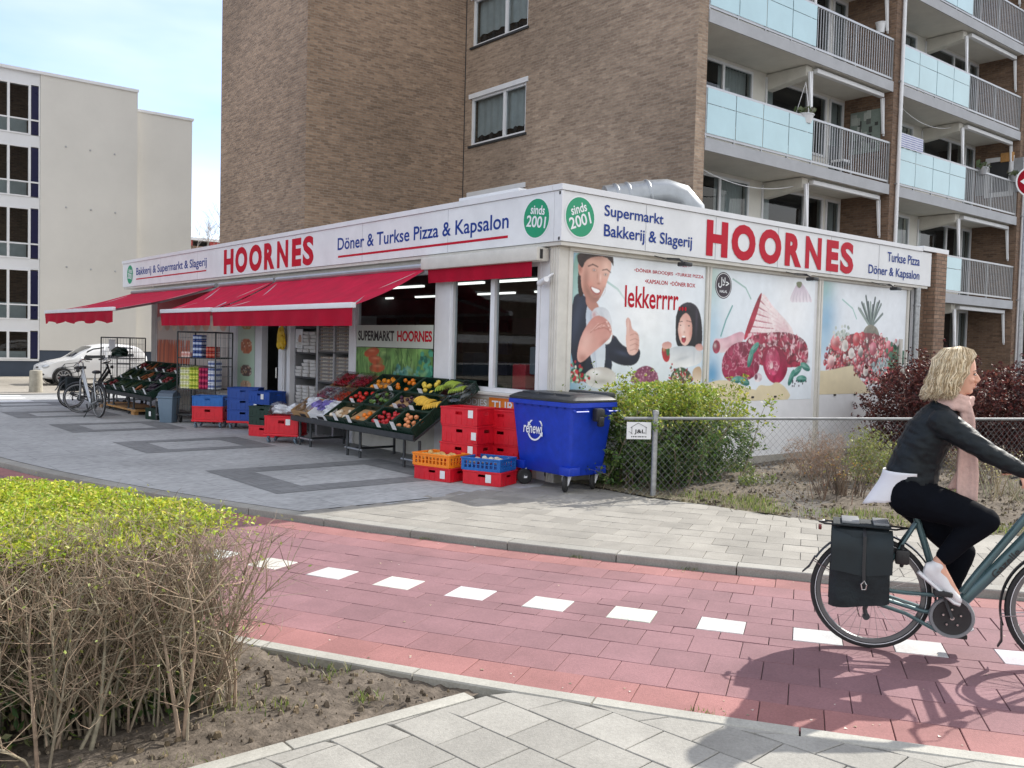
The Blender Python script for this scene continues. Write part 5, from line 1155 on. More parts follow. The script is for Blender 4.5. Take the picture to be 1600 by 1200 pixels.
def fill_crate(o, kind, n, label, L, W, z, seed=0, big=1.0):
    r_ = random.Random(seed*7+n); loc = o.matrix_basis
    pts = []; tries = 0
    while len(pts) < n and tries < 900:
        tries += 1; x, y = r_.uniform(-W/2+.06, W/2-.06), r_.uniform(-L/2+.06, L/2-.06); lay = 0 if tries < 350 else .05
        if all((x-a)**2+(y-b_)**2 > (.066*big)**2 or c_ != lay for a, b_, c_ in pts): pts.append((x, y, lay))
    for x, y, l_ in pts:
        Mx = loc @ Matrix.Translation((x, y, z+.036*big+l_)) @ Matrix.Rotation(r_.uniform(0, 6), 4, (r_.gauss(0, 1), r_.gauss(0, 1), 1)) @ Matrix.Scale(big*r_.uniform(.9, 1.1), 4)
        put_produce(kind, Mx, label, kind+' in a crate')
fill_crate(o_or, 'potato', 14, 'pale vegetable in the orange slotted crate', .6, .42, .07, 1, 1.2)
fill_crate(o_bl, 'mushroom', 12, 'pale vegetable in the bright blue slotted crate', .55, .42, .07, 2, 1.1)
# stalls -------------------------------------------------------------------------------------------------
def stall(label, y0, y1, xf, zf, xb, zb, nleg):
    t = thing('market_stall', label, 'market stall', (xf, (y0+y1)/2, 0), group='fruit and vegetable stalls'); h = (y1-y0)/2; dx, dz = xb-xf, zb-zf
    b = MB(); n_ = Vector((-dz, 0, dx)).normalized()
    b.prism([(0, -h, zf-.03), (dx, -h, zb-.03), (dx, -h, zb-.06), (0, -h, zf-.06)], (0, 2*h, 0)); b.build('sloping_shelf', M['darkmetal'], t, False)
    b = MB(); b.box((-.03, -h, zf-.045), (-.005, h, zf+.03)); b.build('front_lip', M['darkmetal'], t, False)
    for i in range(nleg):
        y = -h+.25+(2*h-.5)*i/(nleg-1)
        for s_ in (0, .38):
            b = MB(); b.tube([(.12, y+s_-.19, 0), (.12, y+s_-.19, zf-.06)], .022, 8); b.build('leg', M['darkmetal'], t)
        b = MB(); b.tube([(.12, y-.26, .12), (.12, y+.26, .12)], .018, 8); b.build('foot_rail', M['galv'], t)
        b = MB(); b.tube([(dx-.08, y, 0), (dx-.08, y, zb-.08)], .022, 8); b.build('leg', M['darkmetal'], t)
        b = MB(); b.tube([(.12, y, .12), (dx-.08, y, .12)], .018, 8); b.build('brace', M['darkmetal'], t)
    return t
stall('slanted fruit stall beside the red crates and blue bin', 1.85, 5.55, -.90, .47, .02, 1.08, 3)
stall('slanted vegetable stall at the far end beside parked bicycles', 10.9, 14.4, -1.45, .46, -.45, 1.02, 3)
def slope_pose(xf, zf, ang, row, y, W, tilt=0., lift=0.):
    a = R(ang); s_ = row*W+W/2+.01; return (xf+s_*math.cos(a)-math.sin(a)*(lift-.02), y, zf+s_*math.sin(a)+math.cos(a)*(lift-.02)), (0, -a+R(tilt), 0)
LC, WC, HC = .60, .385, .155
def price(o, y, kind='price_card', where=''):
    b = MB(); b.add([(-WC/2-.012, y-.055, HC-.055), (-WC/2-.012, y+.055, HC-.055), (-WC/2+.0, y+.055, HC+.075), (-WC/2+.0, y-.055, HC+.075)], [(0, 1, 2, 3)]); b.add([(-WC/2-.015, y-.055, HC-.055), (-WC/2-.015, y+.055, HC-.055), (-WC/2-.003, y+.055, HC+.075), (-WC/2-.003, y-.055, HC+.075)], [(3, 2, 1, 0)])
    c = b.build(kind, M['whitecard'], None, False); c.matrix_world = o.matrix_basis @ Matrix.Identity(4); tag(c, 'white price card '+where, 'price card', 'price cards on the stalls'); return c
RN = ['front', 'middle', 'back']
plan = {0: [('peach', 11, 2.17), ('apple', 16, 2.79), ('orange', 4, 3.41), ('mushroom', 7, 4.03)], 1: [('lemon', 0, 2.2), ('plum', 10, 2.83), ('lime', 7, 3.45), ('tomato', 9, 4.07)], 2: [('lime', 0, 2.02), ('lemon', 7, 2.68), ('orange', 7, 3.30), ('mandarin', 9, 3.92)]}
ANG = 33.5; HARD = {}
for row in plan:
    for i, (kd, n, y) in enumerate(plan[row]):
        loc, rot = slope_pose(-.90, .47, ANG, row, y, WC+.01)
        lab = 'green crate of %s in the %s row of the fruit stall' % ({'lemon': 'lemons', 'lime': 'limes', 'peach': 'peaches', 'apple': 'red apples', 'orange': 'oranges', 'mushroom': 'pale mushrooms', 'plum': 'dark plums', 'tomato': 'tomatoes', 'mandarin': 'mandarins'}[kd], RN[row])
        if (row, i) == (1, 0): lab = 'green crate of ripe yellow bananas in the middle row'
        if (row, i) == (2, 0): lab = 'green crate of greenish bananas wrapped in plastic, back row'
        o = crate('grcrate', LC, WC, HC, loc, rot, lab, 'green crates on the fruit stall'); HARD[(row, i)] = o
        if n: fill_crate(o, kd, n, kd+' in the '+RN[row]+' row of the fruit stall', LC, WC, .03+(.05 if row else .035), row*5+i)
        if (row, i) not in ((1, 2), (2, 0)): price(o, .12-.2*(i % 2), where='on the crate of %s, %s row of the fruit stall' % ({'lemon': 'lemons' if n else 'ripe bananas'}.get(kd, kd+'s'), RN[row]))
# paper liners in some crates
for key, c in (((0, 2), 'card'), ((0, 3), 'card'), ((1, 1), 'card'), ((2, 3), 'card')):
    b = MB(); b.prism([(-WC/2+.02, -LC/2+.02, .10), (WC/2-.02, -LC/2+.02, .06), (WC/2-.02, LC/2-.02, .06), (-WC/2+.02, LC/2-.02, .10)], (0, 0, .006)); b.add([(-WC/2+.02, -LC/2+.02, .1), (-WC/2+.02, LC/2-.02, .1), (-WC/2-.01, LC/2-.05, .17), (-WC/2-.01, -LC/2+.05, .165)], [(0, 1, 2, 3)])
    o = b.build('cardboard_liner', M[c], None, False); o.matrix_world = HARD[key].matrix_basis.copy(); tag(o, 'cardboard liner in the green crate of '+{(0, 2): 'oranges, front row', (0, 3): 'mushrooms, front row', (1, 1): 'plums, middle row', (2, 3): 'mandarins, back row'}[key], 'liner', 'cardboard liners')
def banana_bunch(M4, label, ripe, seed):
    r_ = random.Random(seed); b = MB(); c0 = lin('dcb040') if ripe else lin('93a83c')
    for k in range(7):
        x = (k-3)*.034; v = r_.uniform(.85, 1.1); pts = []; rs = []
        for i in range(8):
            u = i/7; a = -1.0+2.0*u; pts.append((x+.02*(k-3)*u*.4, .10*math.sin(a)*1.15, .075*math.cos(a)+r_.uniform(-.002, .002))); rs.append(.019*min(1, .35+3.2*u, .35+2.6*(1-u)))
        b.tube(pts, rs, 7, c=tuple(q*v for q in c0))
    b.tube([(-.1, -.105, .045), (.1, -.105, .045)], .014, 6, c=(.12, .09, .03))
    o = b.build('banana_bunch', M['vcol']); o.matrix_world = M4; return tag(o, label, 'bananas', 'banana bunches on the stall')
for key, ripe, lb_, ps in (((1, 0), True, 'ripe yellow banana bunch in the middle row, ', [(-.05, -.18, .09, 'right'), (-.02, .0, .11, 'centre'), (.03, .19, .09, 'left')]), ((2, 0), False, 'greenish banana bunch in the back row crate, ', [(-.05, -.16, .10, 'right'), (.02, .03, .13, 'centre'), (-.02, .2, .10, 'left')])):
    for x, y, z, w_ in ps: banana_bunch(HARD[key].matrix_basis @ Matrix.Translation((x, y, z)) @ Matrix.Rotation(R(90+rr.uniform(-25, 25)), 4, 'Z') @ Matrix.Rotation(R(15), 4, 'X'), lb_+w_+' one', ripe, int(abs(y)*100)+ripe)
def film(name, label, M4, sx, sy, sz, seed, m='plastic_film', cat='plastic bag', grp=None, fold=.25):
    """crumpled closed plastic sheet"""
    r_ = np.random.default_rng(seed); bm = bmesh.new(); bmesh.ops.create_icosphere(bm, subdivisions=4, radius=1)
    ph = r_.uniform(0, 6, (6, 4))
    for v in bm.verts:
        p = v.co.copy(); k = 1+fold*sum(math.sin(p.x*q[0]*1.7+p.y*q[1]*1.7+p.z*q[2]*2+q[3]) for q in ph)/4
        v.co = Vector((p.x*sx*k, p.y*sy*k, max(p.z, -.55)*sz*k))
    b = MB(); b.bm(bm); o = b.build(name, M[m], None, True, angle=28); o.matrix_world = M4; return tag(o, label, cat, grp)
film('plastic_wrap', 'clear plastic wrap drooping round the greenish bananas', HARD[(2, 0)].matrix_basis @ Matrix.Translation((-.02, -.05, .09)), .25, .36, .12, 3, cat='wrap', fold=.18)
film('plastic_wrap', 'clear plastic wrap spread over the limes', HARD[(1, 2)].matrix_basis @ Matrix.Translation((0, 0, .12)), .2, .28, .06, 4, cat='wrap', fold=.2)
# left part of the fruit stall: punnets, boxes and bags
M['whiteplastic'] = mat('white thin plastic', (.62, .64, .68), .3, var=.18, scale=14); M['purplebag'] = mat('purple printed plastic', lin('6f64a8'), .3, var=.5, scale=16)
def punnet(loc, rot, label, tint):
    t = thing('fruit_punnet', label, 'punnet', loc, rot, 'clear punnets on the fruit stall'); b = MB(); b.rbox((-.17, -.24, 0), (.17, .24, .10), .015, taper=.92); b.build('clear_box', M['plastic_film'], t)
    b = MB()
    for k in range(60): b.ball((rr.uniform(-.14, .14), rr.uniform(-.21, .21), rr.uniform(.02, .06)), (.024, .024, .026), 8, c=tuple(q*rr.uniform(.6, 1.2) for q in lin(tint)))
    tag(b.build('fruit', M['vcol'], t), kind='stuff')
PN = [(2, 4.58, 'a82038', 'punnet of dark cherries in the back row of the fruit stall'), (2, 5.15, 'b81c30', 'punnet of red radishes at the far back corner of the stall'), (1, 4.66, 'd0502c', 'punnet of orange red fruit in the middle row of the stall'), (1, 5.22, 'a06070', 'punnet of pink fruit at the far end, middle row')]
for row, y, c, lab in PN:
    loc, rot = slope_pose(-.90, .47, ANG, row, y, WC+.01, 0, .02+.03*row); punnet(loc, rot, lab, c)
for i, (row, y, c, lab) in enumerate(((2, 4.56, 'card', 'brown cardboard tray under the dark cherries'), (2, 5.16, 'card', 'brown cardboard tray under the radishes'), (0, 4.62, 'whitecard', 'printed white cardboard box of bags at the front of the stall'), (0, 5.22, 'card', 'worn cardboard box at the far front end of the stall'), (1, 4.7, 'card', 'cardboard tray under the orange red fruit'), (1, 5.25, 'whitecard', 'white cardboard tray under the pink fruit'))):
    loc, rot = slope_pose(-.90, .47, ANG, row, y, WC+.01, 0, 0.0); b = MB(); h = .11 if row else .15
    for q in (((-.19, -.28, 0), (.19, .28, .01)), ((-.19, -.28, .01), (-.182, .28, h)), ((.182, -.28, .01), (.19, .28, h)), ((-.182, -.28, .01), (.182, -.272, h)), ((-.182, .272, .01), (.182, .28, h))): b.box(*q)
    o = b.build('cardboard_box', M[c], None, False); o.location = loc; o.rotation_euler = rot; tag(o, lab, 'box', 'cardboard boxes on the fruit stall')
    if row == 0: 
        b = MB(); b.box((-.1905, -.2, .05), (-.192, .0, .11)); b.box((-.1905, .05, .04), (-.192, .22, .06)); b.build('print', M['black'] if i == 2 else M['darkmetal'], o, False)
for i, (y, x, z, m_, s_, lab) in enumerate(((4.5, -.72, .66, 'whiteplastic', .13, 'white plastic bag in the printed box'), (4.72, -.66, .70, 'purplebag', .12, 'purple printed plastic bag of onions in the printed box'), (4.98, -.70, .68, 'purplebag', .13, 'purple and white bag beside the worn cardboard box'), (5.2, -.66, .70, 'whiteplastic', .14, 'white crumpled bag on the worn cardboard box'), (5.42, -.74, .64, 'plastic_film', .15, 'clear bag hanging off the far front corner'), (4.85, -.45, .86, 'plastic_film', .16, 'clear bag slumped over the middle row'))):
    film('plastic_bag', lab, Matrix.Translation((x, y, z)) @ Matrix.Rotation(R(-30), 4, 'Y'), s_, s_*1.15, s_*.75, 20+i, m_, 'plastic bag', 'plastic bags on the fruit stall', .32)
# left stall: crates of dark vegetables
VEG = [('aubergine', '1c1022', (.035, .035, .09)), ('cucumber', '1a3016', (.022, .022, .14)), ('pepper', '6a1a1c', (.04, .04, .05)), ('carrot', '8a5230', (.018, .018, .10)), ('courgette', '20361a', (.024, .024, .11))]
VP = {}
for nm, c, s_ in VEG:
    b = MB(); b.ball((0, 0, 0), s_, 10); b.v = [(x*(1-.25*z/s_[2]), y*(1-.25*z/s_[2]), z) for x, y, z in b.v]; VP[nm] = [b.build(nm, mat(nm+' skin', lin(c), .35, var=.25, scale=20)), False]
NUM = ['nearest', 'second', 'third', 'fourth', 'fifth']
for row in range(3):
    for i in range(5):
        y = 11.25+i*.68; loc, rot = slope_pose(-1.45, .46, 29.2, row, y, WC+.01)
        nm = VEG[(row*2+i*3) % 5][0] if not (row == 2 and i > 3) else 'pepper'
        o = crate('grcrate', LC, WC, HC, loc, rot, 'green crate of %ss, %s from the grey bin in the %s row' % (nm, NUM[i], RN[row]), 'green crates on the vegetable stall')
        r_ = random.Random(row*9+i)
        for k in range(8):
            p, used = VP[nm]; c = p if not used else p.copy()
            if used: COL.objects.link(c)
            VP[nm][1] = True
            c.matrix_world = o.matrix_basis @ Matrix.Translation((r_.uniform(-.1, .1), -.24+k*.067, .09+r_.uniform(0, .05))) @ Matrix.Rotation(R(90+r_.uniform(-12, 12)), 4, 'Y') @ Matrix.Rotation(r_.uniform(-.3, .3), 4, 'X'); tag(c, nm+' in a green crate of the far vegetable stall', nm, nm+'s on the vegetable stall')
        price(o, r_.uniform(-.15, .15), where='on the %s crate of the %s row, vegetable stall' % (NUM[i], RN[row]))
crate('grcrate', .4, .3, .24, (-1.25, 11.2, 0.003), (0, 0, .2), 'green crate on the ground under the vegetable stall', None, False, (0, .12))
b = MB(); b.box((-1.35, 12.3, .08), (-.6, 15.2, .12)); b.box((-1.35, 12.4, 0), (-1.25, 12.6, .08)); b.box((-1.35, 14.9, 0), (-1.25, 15.1, .08)); tag(b.build('wooden_pallet', M['wood'], smooth=False), 'pale wooden board lying under the far end of the stall', 'pallet')
# roll cages ----------------------------------------------------------------------------------------------
def roll_cage(label, loc, rz_, w_, d_, h, shelves):
    t = thing('roll_cage', label, 'roll cage', loc, (0, 0, rz_), 'roll cages in front of the windows'); hw, hd = w_/2, d_/2
    b = MB()
    for sx in (-hd, hd):
        for sy in (-hw, hw): b.tube([(sx, sy, .15), (sx, sy, h)], .016, 8)
        b.tube([(sx, -hw, h), (sx, hw, h)], .014, 8); b.tube([(sx, -hw, h*.62), (sx, hw, h*.62)], .010, 6)
    for sy in (-hw, hw): b.tube([(-hd, sy, h), (hd, sy, h)], .014, 8)
    b.build('frame', M['darkmetal'], t)
    b = MB()
    for sy in (-hw, hw):
        k = 7
        for i in range(1, k): x = -hd+d_*i/k; b.bar((x, sy, .2), (x, sy, h), .006)
        for z in np.arange(.35, h, .2): b.bar((-hd, sy, z), (hd, sy, z), .006)
    for i in range(1, 9): y = -hw+w_*i/9; b.bar((hd, y, .2), (hd, y, h), .006)
    for z in np.arange(.35, h, .2): b.bar((hd, -hw, z), (hd, hw, z), .006)
    b.build('wire_panel', M['galv'], t, False)
    for z in shelves: b = MB(); b.box((-hd, -hw, z-.02), (hd, hw, z)); b.build('shelf', M['darkmetal'], t, False)
    for sx in (-hd+.05, hd-.05):
        for sy in (-hw+.05, hw-.05): b = MB(); b.lathe([(.0, -.018), (.05, -.018), (.055, 0), (.05, .018), (0, .018)], 14, M=Matrix.Translation((sx, sy, .055)) @ Matrix.Rotation(R(90), 4, 'X')); b.box((sx-.02, sy-.03, .10), (sx+.02, sy+.03, .14)); b.build('castor', M['rubber'], t)
    return t
def cans(M4, nx, ny, nz, c1, c2, label, r=.035, h=.11):
    b = MB()
    for k in range(nz):
        for j in range(ny):
            for i in range(nx):
                if 0 < i < nx-1 and k < nz-1 and 0 < j < ny-1: continue
                x, y, z = (i-(nx-1)/2)*r*2.05, (j-(ny-1)/2)*r*2.05, k*(h+.006)
                b.lathe([(r*.9, z), (r, z+.008), (r, z+h*.3)], 10, c=lin(c1), M=Matrix.Translation((x, y, 0))); b.lathe([(r, z+h*.3), (r, z+h*.72)], 10, c=lin(c2), M=Matrix.Translation((x, y, 0))); b.lathe([(r, z+h*.72), (r, z+h-.008), (r*.85, z+h), (0, z+h-.003)], 10, c=lin(c1), M=Matrix.Translation((x, y, 0)))
    o = b.build('drink_pack', M['vcol']); o.matrix_world = M4; return tag(o, label, 'drinks', 'drink packs in the roll cage')
t = roll_cage('black roll cage holding colourful drink packs behind the blue and red crates', (-.62, 10.15, 0), R(38), .86, .66, 1.86, (.18, .70, 1.34))
Mt = Matrix.Translation((-.62, 10.15, 0)) @ Matrix.Rotation(R(38), 4, 'Z')
for y, z, nz, c1, c2, lab in ((.30, .705, 4, 'e4e4c0', 'c8cc80', 'pale yellow drink pack at the left of the roll cage'), (.09, .705, 4, 'd8dc60', '8aa02a', 'lime green drink pack in the roll cage'), (-.12, .705, 4, '8a1848', 'c83060', 'magenta drink pack in the roll cage'), (-.33, .705, 5, 'e0e4ee', '6a7aa8', 'white and lilac drink pack at the right of the roll cage'), (.02, 1.345, 4, '2c4a8c', 'c8d4ea', 'blue and white drink pack on the upper cage shelf'), (-.28, 1.345, 2, 'a82820', 'd87860', 'red drink pack on the upper cage shelf'), (.28, 1.345, 1, 'e6c8c0', 'd89a90', 'pink low drink pack on the upper cage shelf')):
    cans(Mt @ Matrix.Translation((-.18, y, z)), 3, 3, nz, c1, c2, lab)
t = roll_cage('black roll cage with a dark bag standing behind the vegetable stall', (-.75, 15.2, 0), R(38), .80, .62, 1.70, (.18, 1.2))
film('folded_sack', 'dark green folded sack on the far roll cage', Matrix.Translation((-.85, 15.15, 1.33)), .16, .32, .14, 41, 'grcrate', 'sack', None, .3)
b = MB(); Mx = Matrix.Translation((-.95, 15.42, 1.35)) @ Matrix.Rotation(R(38), 4, 'Z'); b.box((-.01, -.09, 0), (0, .09, .3)); o = b.build('paper_sheet', M['whitecard'], None, False); o.matrix_world = Mx; tag(o, 'pale paper sheet leaning on the far roll cage', 'paper')
# egg shelves ---------------------------------------------------------------------------------------------
t = thing('egg_shelf', 'grey shelf of white egg cartons beside the door', 'shelf', (.42, 7.28, 0))
b = MB()
for y in (-.44, .44): b.box((-.22, y-.02, 0), (.22, y+.02, 2.1))
b.build('upright', M['alu'], t, False)
for z in (.5, 1.06, 1.52, 2.0): b = MB(); b.box((-.22, -.42, z-.03), (.22, .42, z)); b.build('shelf', M['darkmetal'], t, False)
bx = MB(); bx.rbox((-.13, -.115, 0), (.13, .115, .062), .012, taper=.92); bx.box((-.131, -.08, .02), (-.132, .08, .045)); proto = bx.build('egg_carton', mat('egg carton', (.58, .57, .55), .8, var=.15, scale=14)); usedp = False
LV = {.5: 'lowest', 1.06: 'middle', 1.52: 'upper'}
for z, n in ((.5, 6), (1.06, 5), (1.52, 6)):
    for j, y in enumerate((-.27, 0, .27)):
        for k in range(n-(j == 2)*2 if z != .5 else n):
            c = proto.copy() if usedp else proto
            if usedp: COL.objects.link(c)
            usedp = True; c.location = (.32+rr.uniform(-.02, .02), 7.28+y, z+.002+k*.066); c.rotation_euler = (0, 0, rr.uniform(-.06, .06)); tag(c, 'white egg carton stacked on the %s board of the egg shelf' % LV[z], 'egg carton', 'egg cartons on the shelf')
b = MB(); b.box((.2, 7.42, 1.6), (.21, 7.70, 1.96)); o = b.build('advert_card', M['whitecard'], None, False); tag(o, 'white advert card with a picture on top of the egg shelf', 'card')
b = MB(); b.ball((.198, 7.52, 1.76), (.004, .07, .10), 10, c=lin('b09080')); b.build('picture', M['vcol'], o)
b = MB(); b.box((.19, 7.25, .30), (.2, 7.62, .46)); tag(b.build('yellow_card', mat('yellow green card', lin('b8bc4a'), .6), smooth=False), 'yellow green card below the egg shelf', 'card')
t = thing('egg_rack', 'tall grey wheeled rack of stacked egg trays', 'rack', (.42, 6.15, 0))
b = MB()
for y in (-.62, 0, .62): b.box((-.24, y-.03, 0), (.24, y+.03, 2.2))
b.build('upright', M['alu'], t, False)
for z in (.45, 1.0, 1.55, 2.15): b = MB(); b.box((-.24, -.59, z-.025), (.24, .59, z)); b.build('shelf', M['darkmetal'], t, False)
b = MB(); b.box((-.14, -.14, 0), (.14, .14, .03), c=(.22, .21, .2))
for i in range(4):
    for j in range(4): b.ball((-.105+.07*i, -.105+.07*j, .04), (.024, .024, .028), 8, c=rr.choice([(.5, .4, .32), (.62, .58, .52)]))
proto2 = b.build('egg_tray', M['vcol']); u2 = False
for z, n in ((.45, 6), (1.0, 7), (1.55, 7)):
    for y in (-.44, -.16, .16, .44):
        for k in range(n):
            c = proto2.copy() if u2 else proto2
            if u2: COL.objects.link(c)
            u2 = True; c.location = (.34, 6.15+y, z+.002+k*.066); tag(c, 'grey egg tray stacked on the %s board of the egg rack' % {.45: 'lowest', 1.0: 'middle', 1.55: 'upper'}[z], 'egg tray', 'egg trays on the rack')
film('yellow_bag', 'yellow plastic bag hanging by the door', Matrix.Translation((.02, 7.95, 1.72)), .06, .13, .26, 51, 'yb' if 'yb' in M else (M.__setitem__('yb', mat('yellow plastic', lin('d8b01c'), .4, var=.15)) or 'yb'), 'bag', None, .25)
# dollies and crates by the door -----------------------------------------------------------------------
def dolly(label, loc, rz_, L, W):
    t = thing('crate_dolly', label, 'dolly', loc, (0, 0, rz_), 'red crate dollies'); b = MB(); b.rbox((-W/2, -L/2, .12), (W/2, L/2, .16), .01); b.build('platform', M['redcrate'], t)
    for sx in (-1, 1):
        for sy in (-1, 1): b = MB(); b.lathe([(0, -.016), (.045, -.016), (.052, 0), (.045, .016), (0, .016)], 14, M=Matrix.Translation((sx*(W/2-.06), sy*(L/2-.07), .052)) @ Matrix.Rotation(R(90+20*sx), 4, 'X')); b.box((sx*(W/2-.06)-.02, sy*(L/2-.07)-.02, .09), (sx*(W/2-.06)+.02, sy*(L/2-.07)+.02, .12)); b.build('castor', M['greyplastic'], t)
GD = 'crates by the shop door'
def dstk(cx, cy, a, items, dl):
    if dl: dolly(dl, (cx, cy, 0), R(a), .62, .44)
    z = .163 if dl else .003
    for kd, H, lab, ts in items: crate(kd, .60, .40, H, (cx, cy, z), (0, 0, R(a)), lab, GD, False, ts); z += H+.001
dstk(-.92, 9.05, 50, [('redcrate', .26, 'red crate on the wheeled dolly below a light blue crate', None), ('bluecrate', .20, 'light blue crate on the red crate near the grey bin', None)], 'red dolly under the red and light blue crates')
dstk(-.42, 8.55, 50, [('dbluecrate', .22, 'lowest dark blue crate of the wheeled stack by the door', None), ('dbluecrate', .22, 'middle dark blue crate of the wheeled stack by the door', None), ('dbluecrate', .20, 'top dark blue crate of the wheeled stack by the door', None)], 'red dolly under the three dark blue crates')
dstk(-.25, 7.95, 15, [('dbluecrate', .2, 'lowest crate of the blue and white stack by the door frame', None), ('dbluecrate', .2, 'middle crate of the blue and white stack by the door frame', (.1, .1)), ('dbluecrate', .2, 'top crate of the blue and white stack by the door frame', (-.1, .1))], 'red dolly under the blue and white stack')
dstk(-.62, 7.05, 25, [('redcrate', .2, 'small red crate on the ground under the green crates', None), ('grcrate', .17, 'lower green crate stacked on the small red crate', None), ('grcrate', .17, 'upper green crate with yellow leaves on the small stack', None)], None)
dstk(-.82, 5.95, 42, [('redcrate', .30, 'deep red wheeled crate filled with white bags', (-.12, .2))], 'red dolly under the deep crate of white bags')
for i, (dx, dy, s_) in enumerate(((0, -.16, .15), (.02, .12, .16), (-.08, .0, .13))): film('plastic_bag', 'white crumpled bag in the deep red crate, '+['right', 'left', 'front'][i]+' one', Matrix.Translation((-.82+dx-dy*.6, 5.95+dy, .55)), s_, s_*1.2, s_*.75, 60+i, 'whiteplastic' if i != 1 else 'plastic_film', 'plastic bag', 'bags in the deep red crate', .3)
t = thing('waste_bin', 'grey plastic waste bin with swing lid near the vegetable stall', 'waste bin', (-1.28, 10.38, 0), (0, 0, R(40)))
b = MB(); b.rbox((-.15, -.17, 0), (.15, .17, .50), .02, taper=.78); b.build('body', M['greyplastic'], t); b = MB(); b.rbox((-.165, -.185, .50), (.165, .185, .535), .012); b.build('rim', M['greyplastic'], t)
b = MB(); b.prism([(-.15, -.17, .535), (.15, -.17, .535), (.12, -.17, .60), (.0, -.17, .655), (-.12, -.17, .60)], (0, .34, 0)); b.build('lid', mat('dark grey lid', lin('4a5866'), .45), t, False)
# ---------------------------------------------------------------- big blue wheeled container
t = thing('wheelie_bin', 'large blue four wheeled waste container with a black lid', 'waste container', (.01, -.09, 0))
b = MB()
def sec(z, hx_, hy_, r=.05, n=4):
    out = []
    for sx, sy, a0 in ((1, 1, 0), (-1, 1, 90), (-1, -1, 180), (1, -1, 270)):
        for i in range(n+1): a = R(a0+90*i/n); out.append((sx*(hx_-r)+r*math.cos(a), sy*(hy_-r)+r*math.sin(a), z))
    return out
SE = [(.19, .27, .45), (.22, .29, .465), (.40, .31, .49), (.98, .355, .555), (1.03, .36, .565), (1.03, .395, .605), (1.085, .395, .605), (1.085, .355, .565), (.98, .34, .545)]
vs_ = [p for z, hx_, hy_ in SE for p in sec(z, hx_, hy_)]; n = 20
b.add(vs_, [(i*n+j, i*n+(j+1) % n, (i+1)*n+(j+1) % n, (i+1)*n+j) for i in range(len(SE)-1) for j in range(n)]+[tuple(range(n-1, -1, -1))])
b.build('body', M['bin'], t)
for y in np.arange(-.45, .46, .15): b = MB(); b.prism([(-.365, y-.012, 1.03), (-.34, y-.012, .94), (-.365, y+.012, 1.03)], (0.0, .012, 0), caps=True); b.build('rib', M['bin'], t)
for y in (-.42, .42): b = MB(); b.rbox((-.33, y-.09, .20), (-.28, y+.09, .30), .01); b.build('corner_block', M['bin'], t)
for x in (-.22, .22): b = MB(); b.rbox((x-.09, -.50, .20), (x+.09, -.46, .30), .01); b.build('corner_block', M['bin'], t)
b = MB(); vs_ = []
LS = [(1.09, .40, .60), (1.115, .40, .60), (1.14, .36, .57), (1.165, .29, .53), (1.175, .2, .48)]
vs_ = [p for z, hx_, hy_ in LS for p in sec(z, hx_, hy_, .06)]
b.add(vs_, [(i*n+j, i*n+(j+1) % n, (i+1)*n+(j+1) % n, (i+1)*n+j) for i in range(len(LS)-1) for j in range(n)]+[tuple((len(LS)-1)*n+j for j in range(n)), tuple(range(n-1, -1, -1))])
b.rbox((.30, -.5, 1.09), (.44, .5, 1.20), .03); ld = b.build('lid', M['binlid'], t)
b = MB()
for y in (-.33, -.02, .30): b.rbox((-.30, y-.13, 1.15), (.12, y+.13, 1.185), .012)
b.build('lid_panel', M['binlid'], ld)
b = MB(); b.rbox((-.05, -.68, .86), (.09, -.585, 1.02), .03); b.rbox((-.02, -.70, .80), (.06, -.64, .92), .02); b.build('lid_hinge', M['black'], t)
for x0 in (-.36, .18): b = MB(); b.tube([(x0, -.60, 1.0), (x0, -.64, .98), (x0+.2, -.64, .98), (x0+.2, -.60, 1.0)], .014, 8); b.build('handle', M['bin'], t)
for sx in (-.23, .23):
    for sy in (-.38, .38):
        b = MB(); a = R(35 if sy < 0 else -20); Mw = Matrix.Translation((sx-.06, sy-.03, .1)) @ Matrix.Rotation(a, 4, 'Z') @ Matrix.Rotation(R(90), 4, 'X')
        b.lathe([(.03, -.025), (.085, -.025), (.10, -.012), (.10, .012), (.085, .025), (.03, .025)], 20, M=Mw); wv = b.build('castor', M['rubber'], t)
        b = MB(); b.lathe([(0, -.027), (.06, -.024), (.06, .024), (0, .027)], 16, M=Mw); b.build('hub', M['darkmetal'], wv)
        b = MB(); d = Vector((math.cos(a), math.sin(a), 0)); pn = Vector((-d.y, d.x, 0)); c = Vector((sx-.06, sy-.03, .1))
        for s_ in (-1, 1): b.prism([c+pn*.033*s_-d*.02+Vector((0, 0, -.02)), c+pn*.033*s_+d*.02+Vector((0, 0, -.02)), c+pn*.033*s_+Vector((.09, .03, .10)), c+pn*.033*s_+Vector((.02, .03, .10))], pn*.004*s_)
        b.box((sx-.06, sy-.05, .19), (sx+.06, sy+.05, .21)); b.build('bracket', M['white'], t, False)
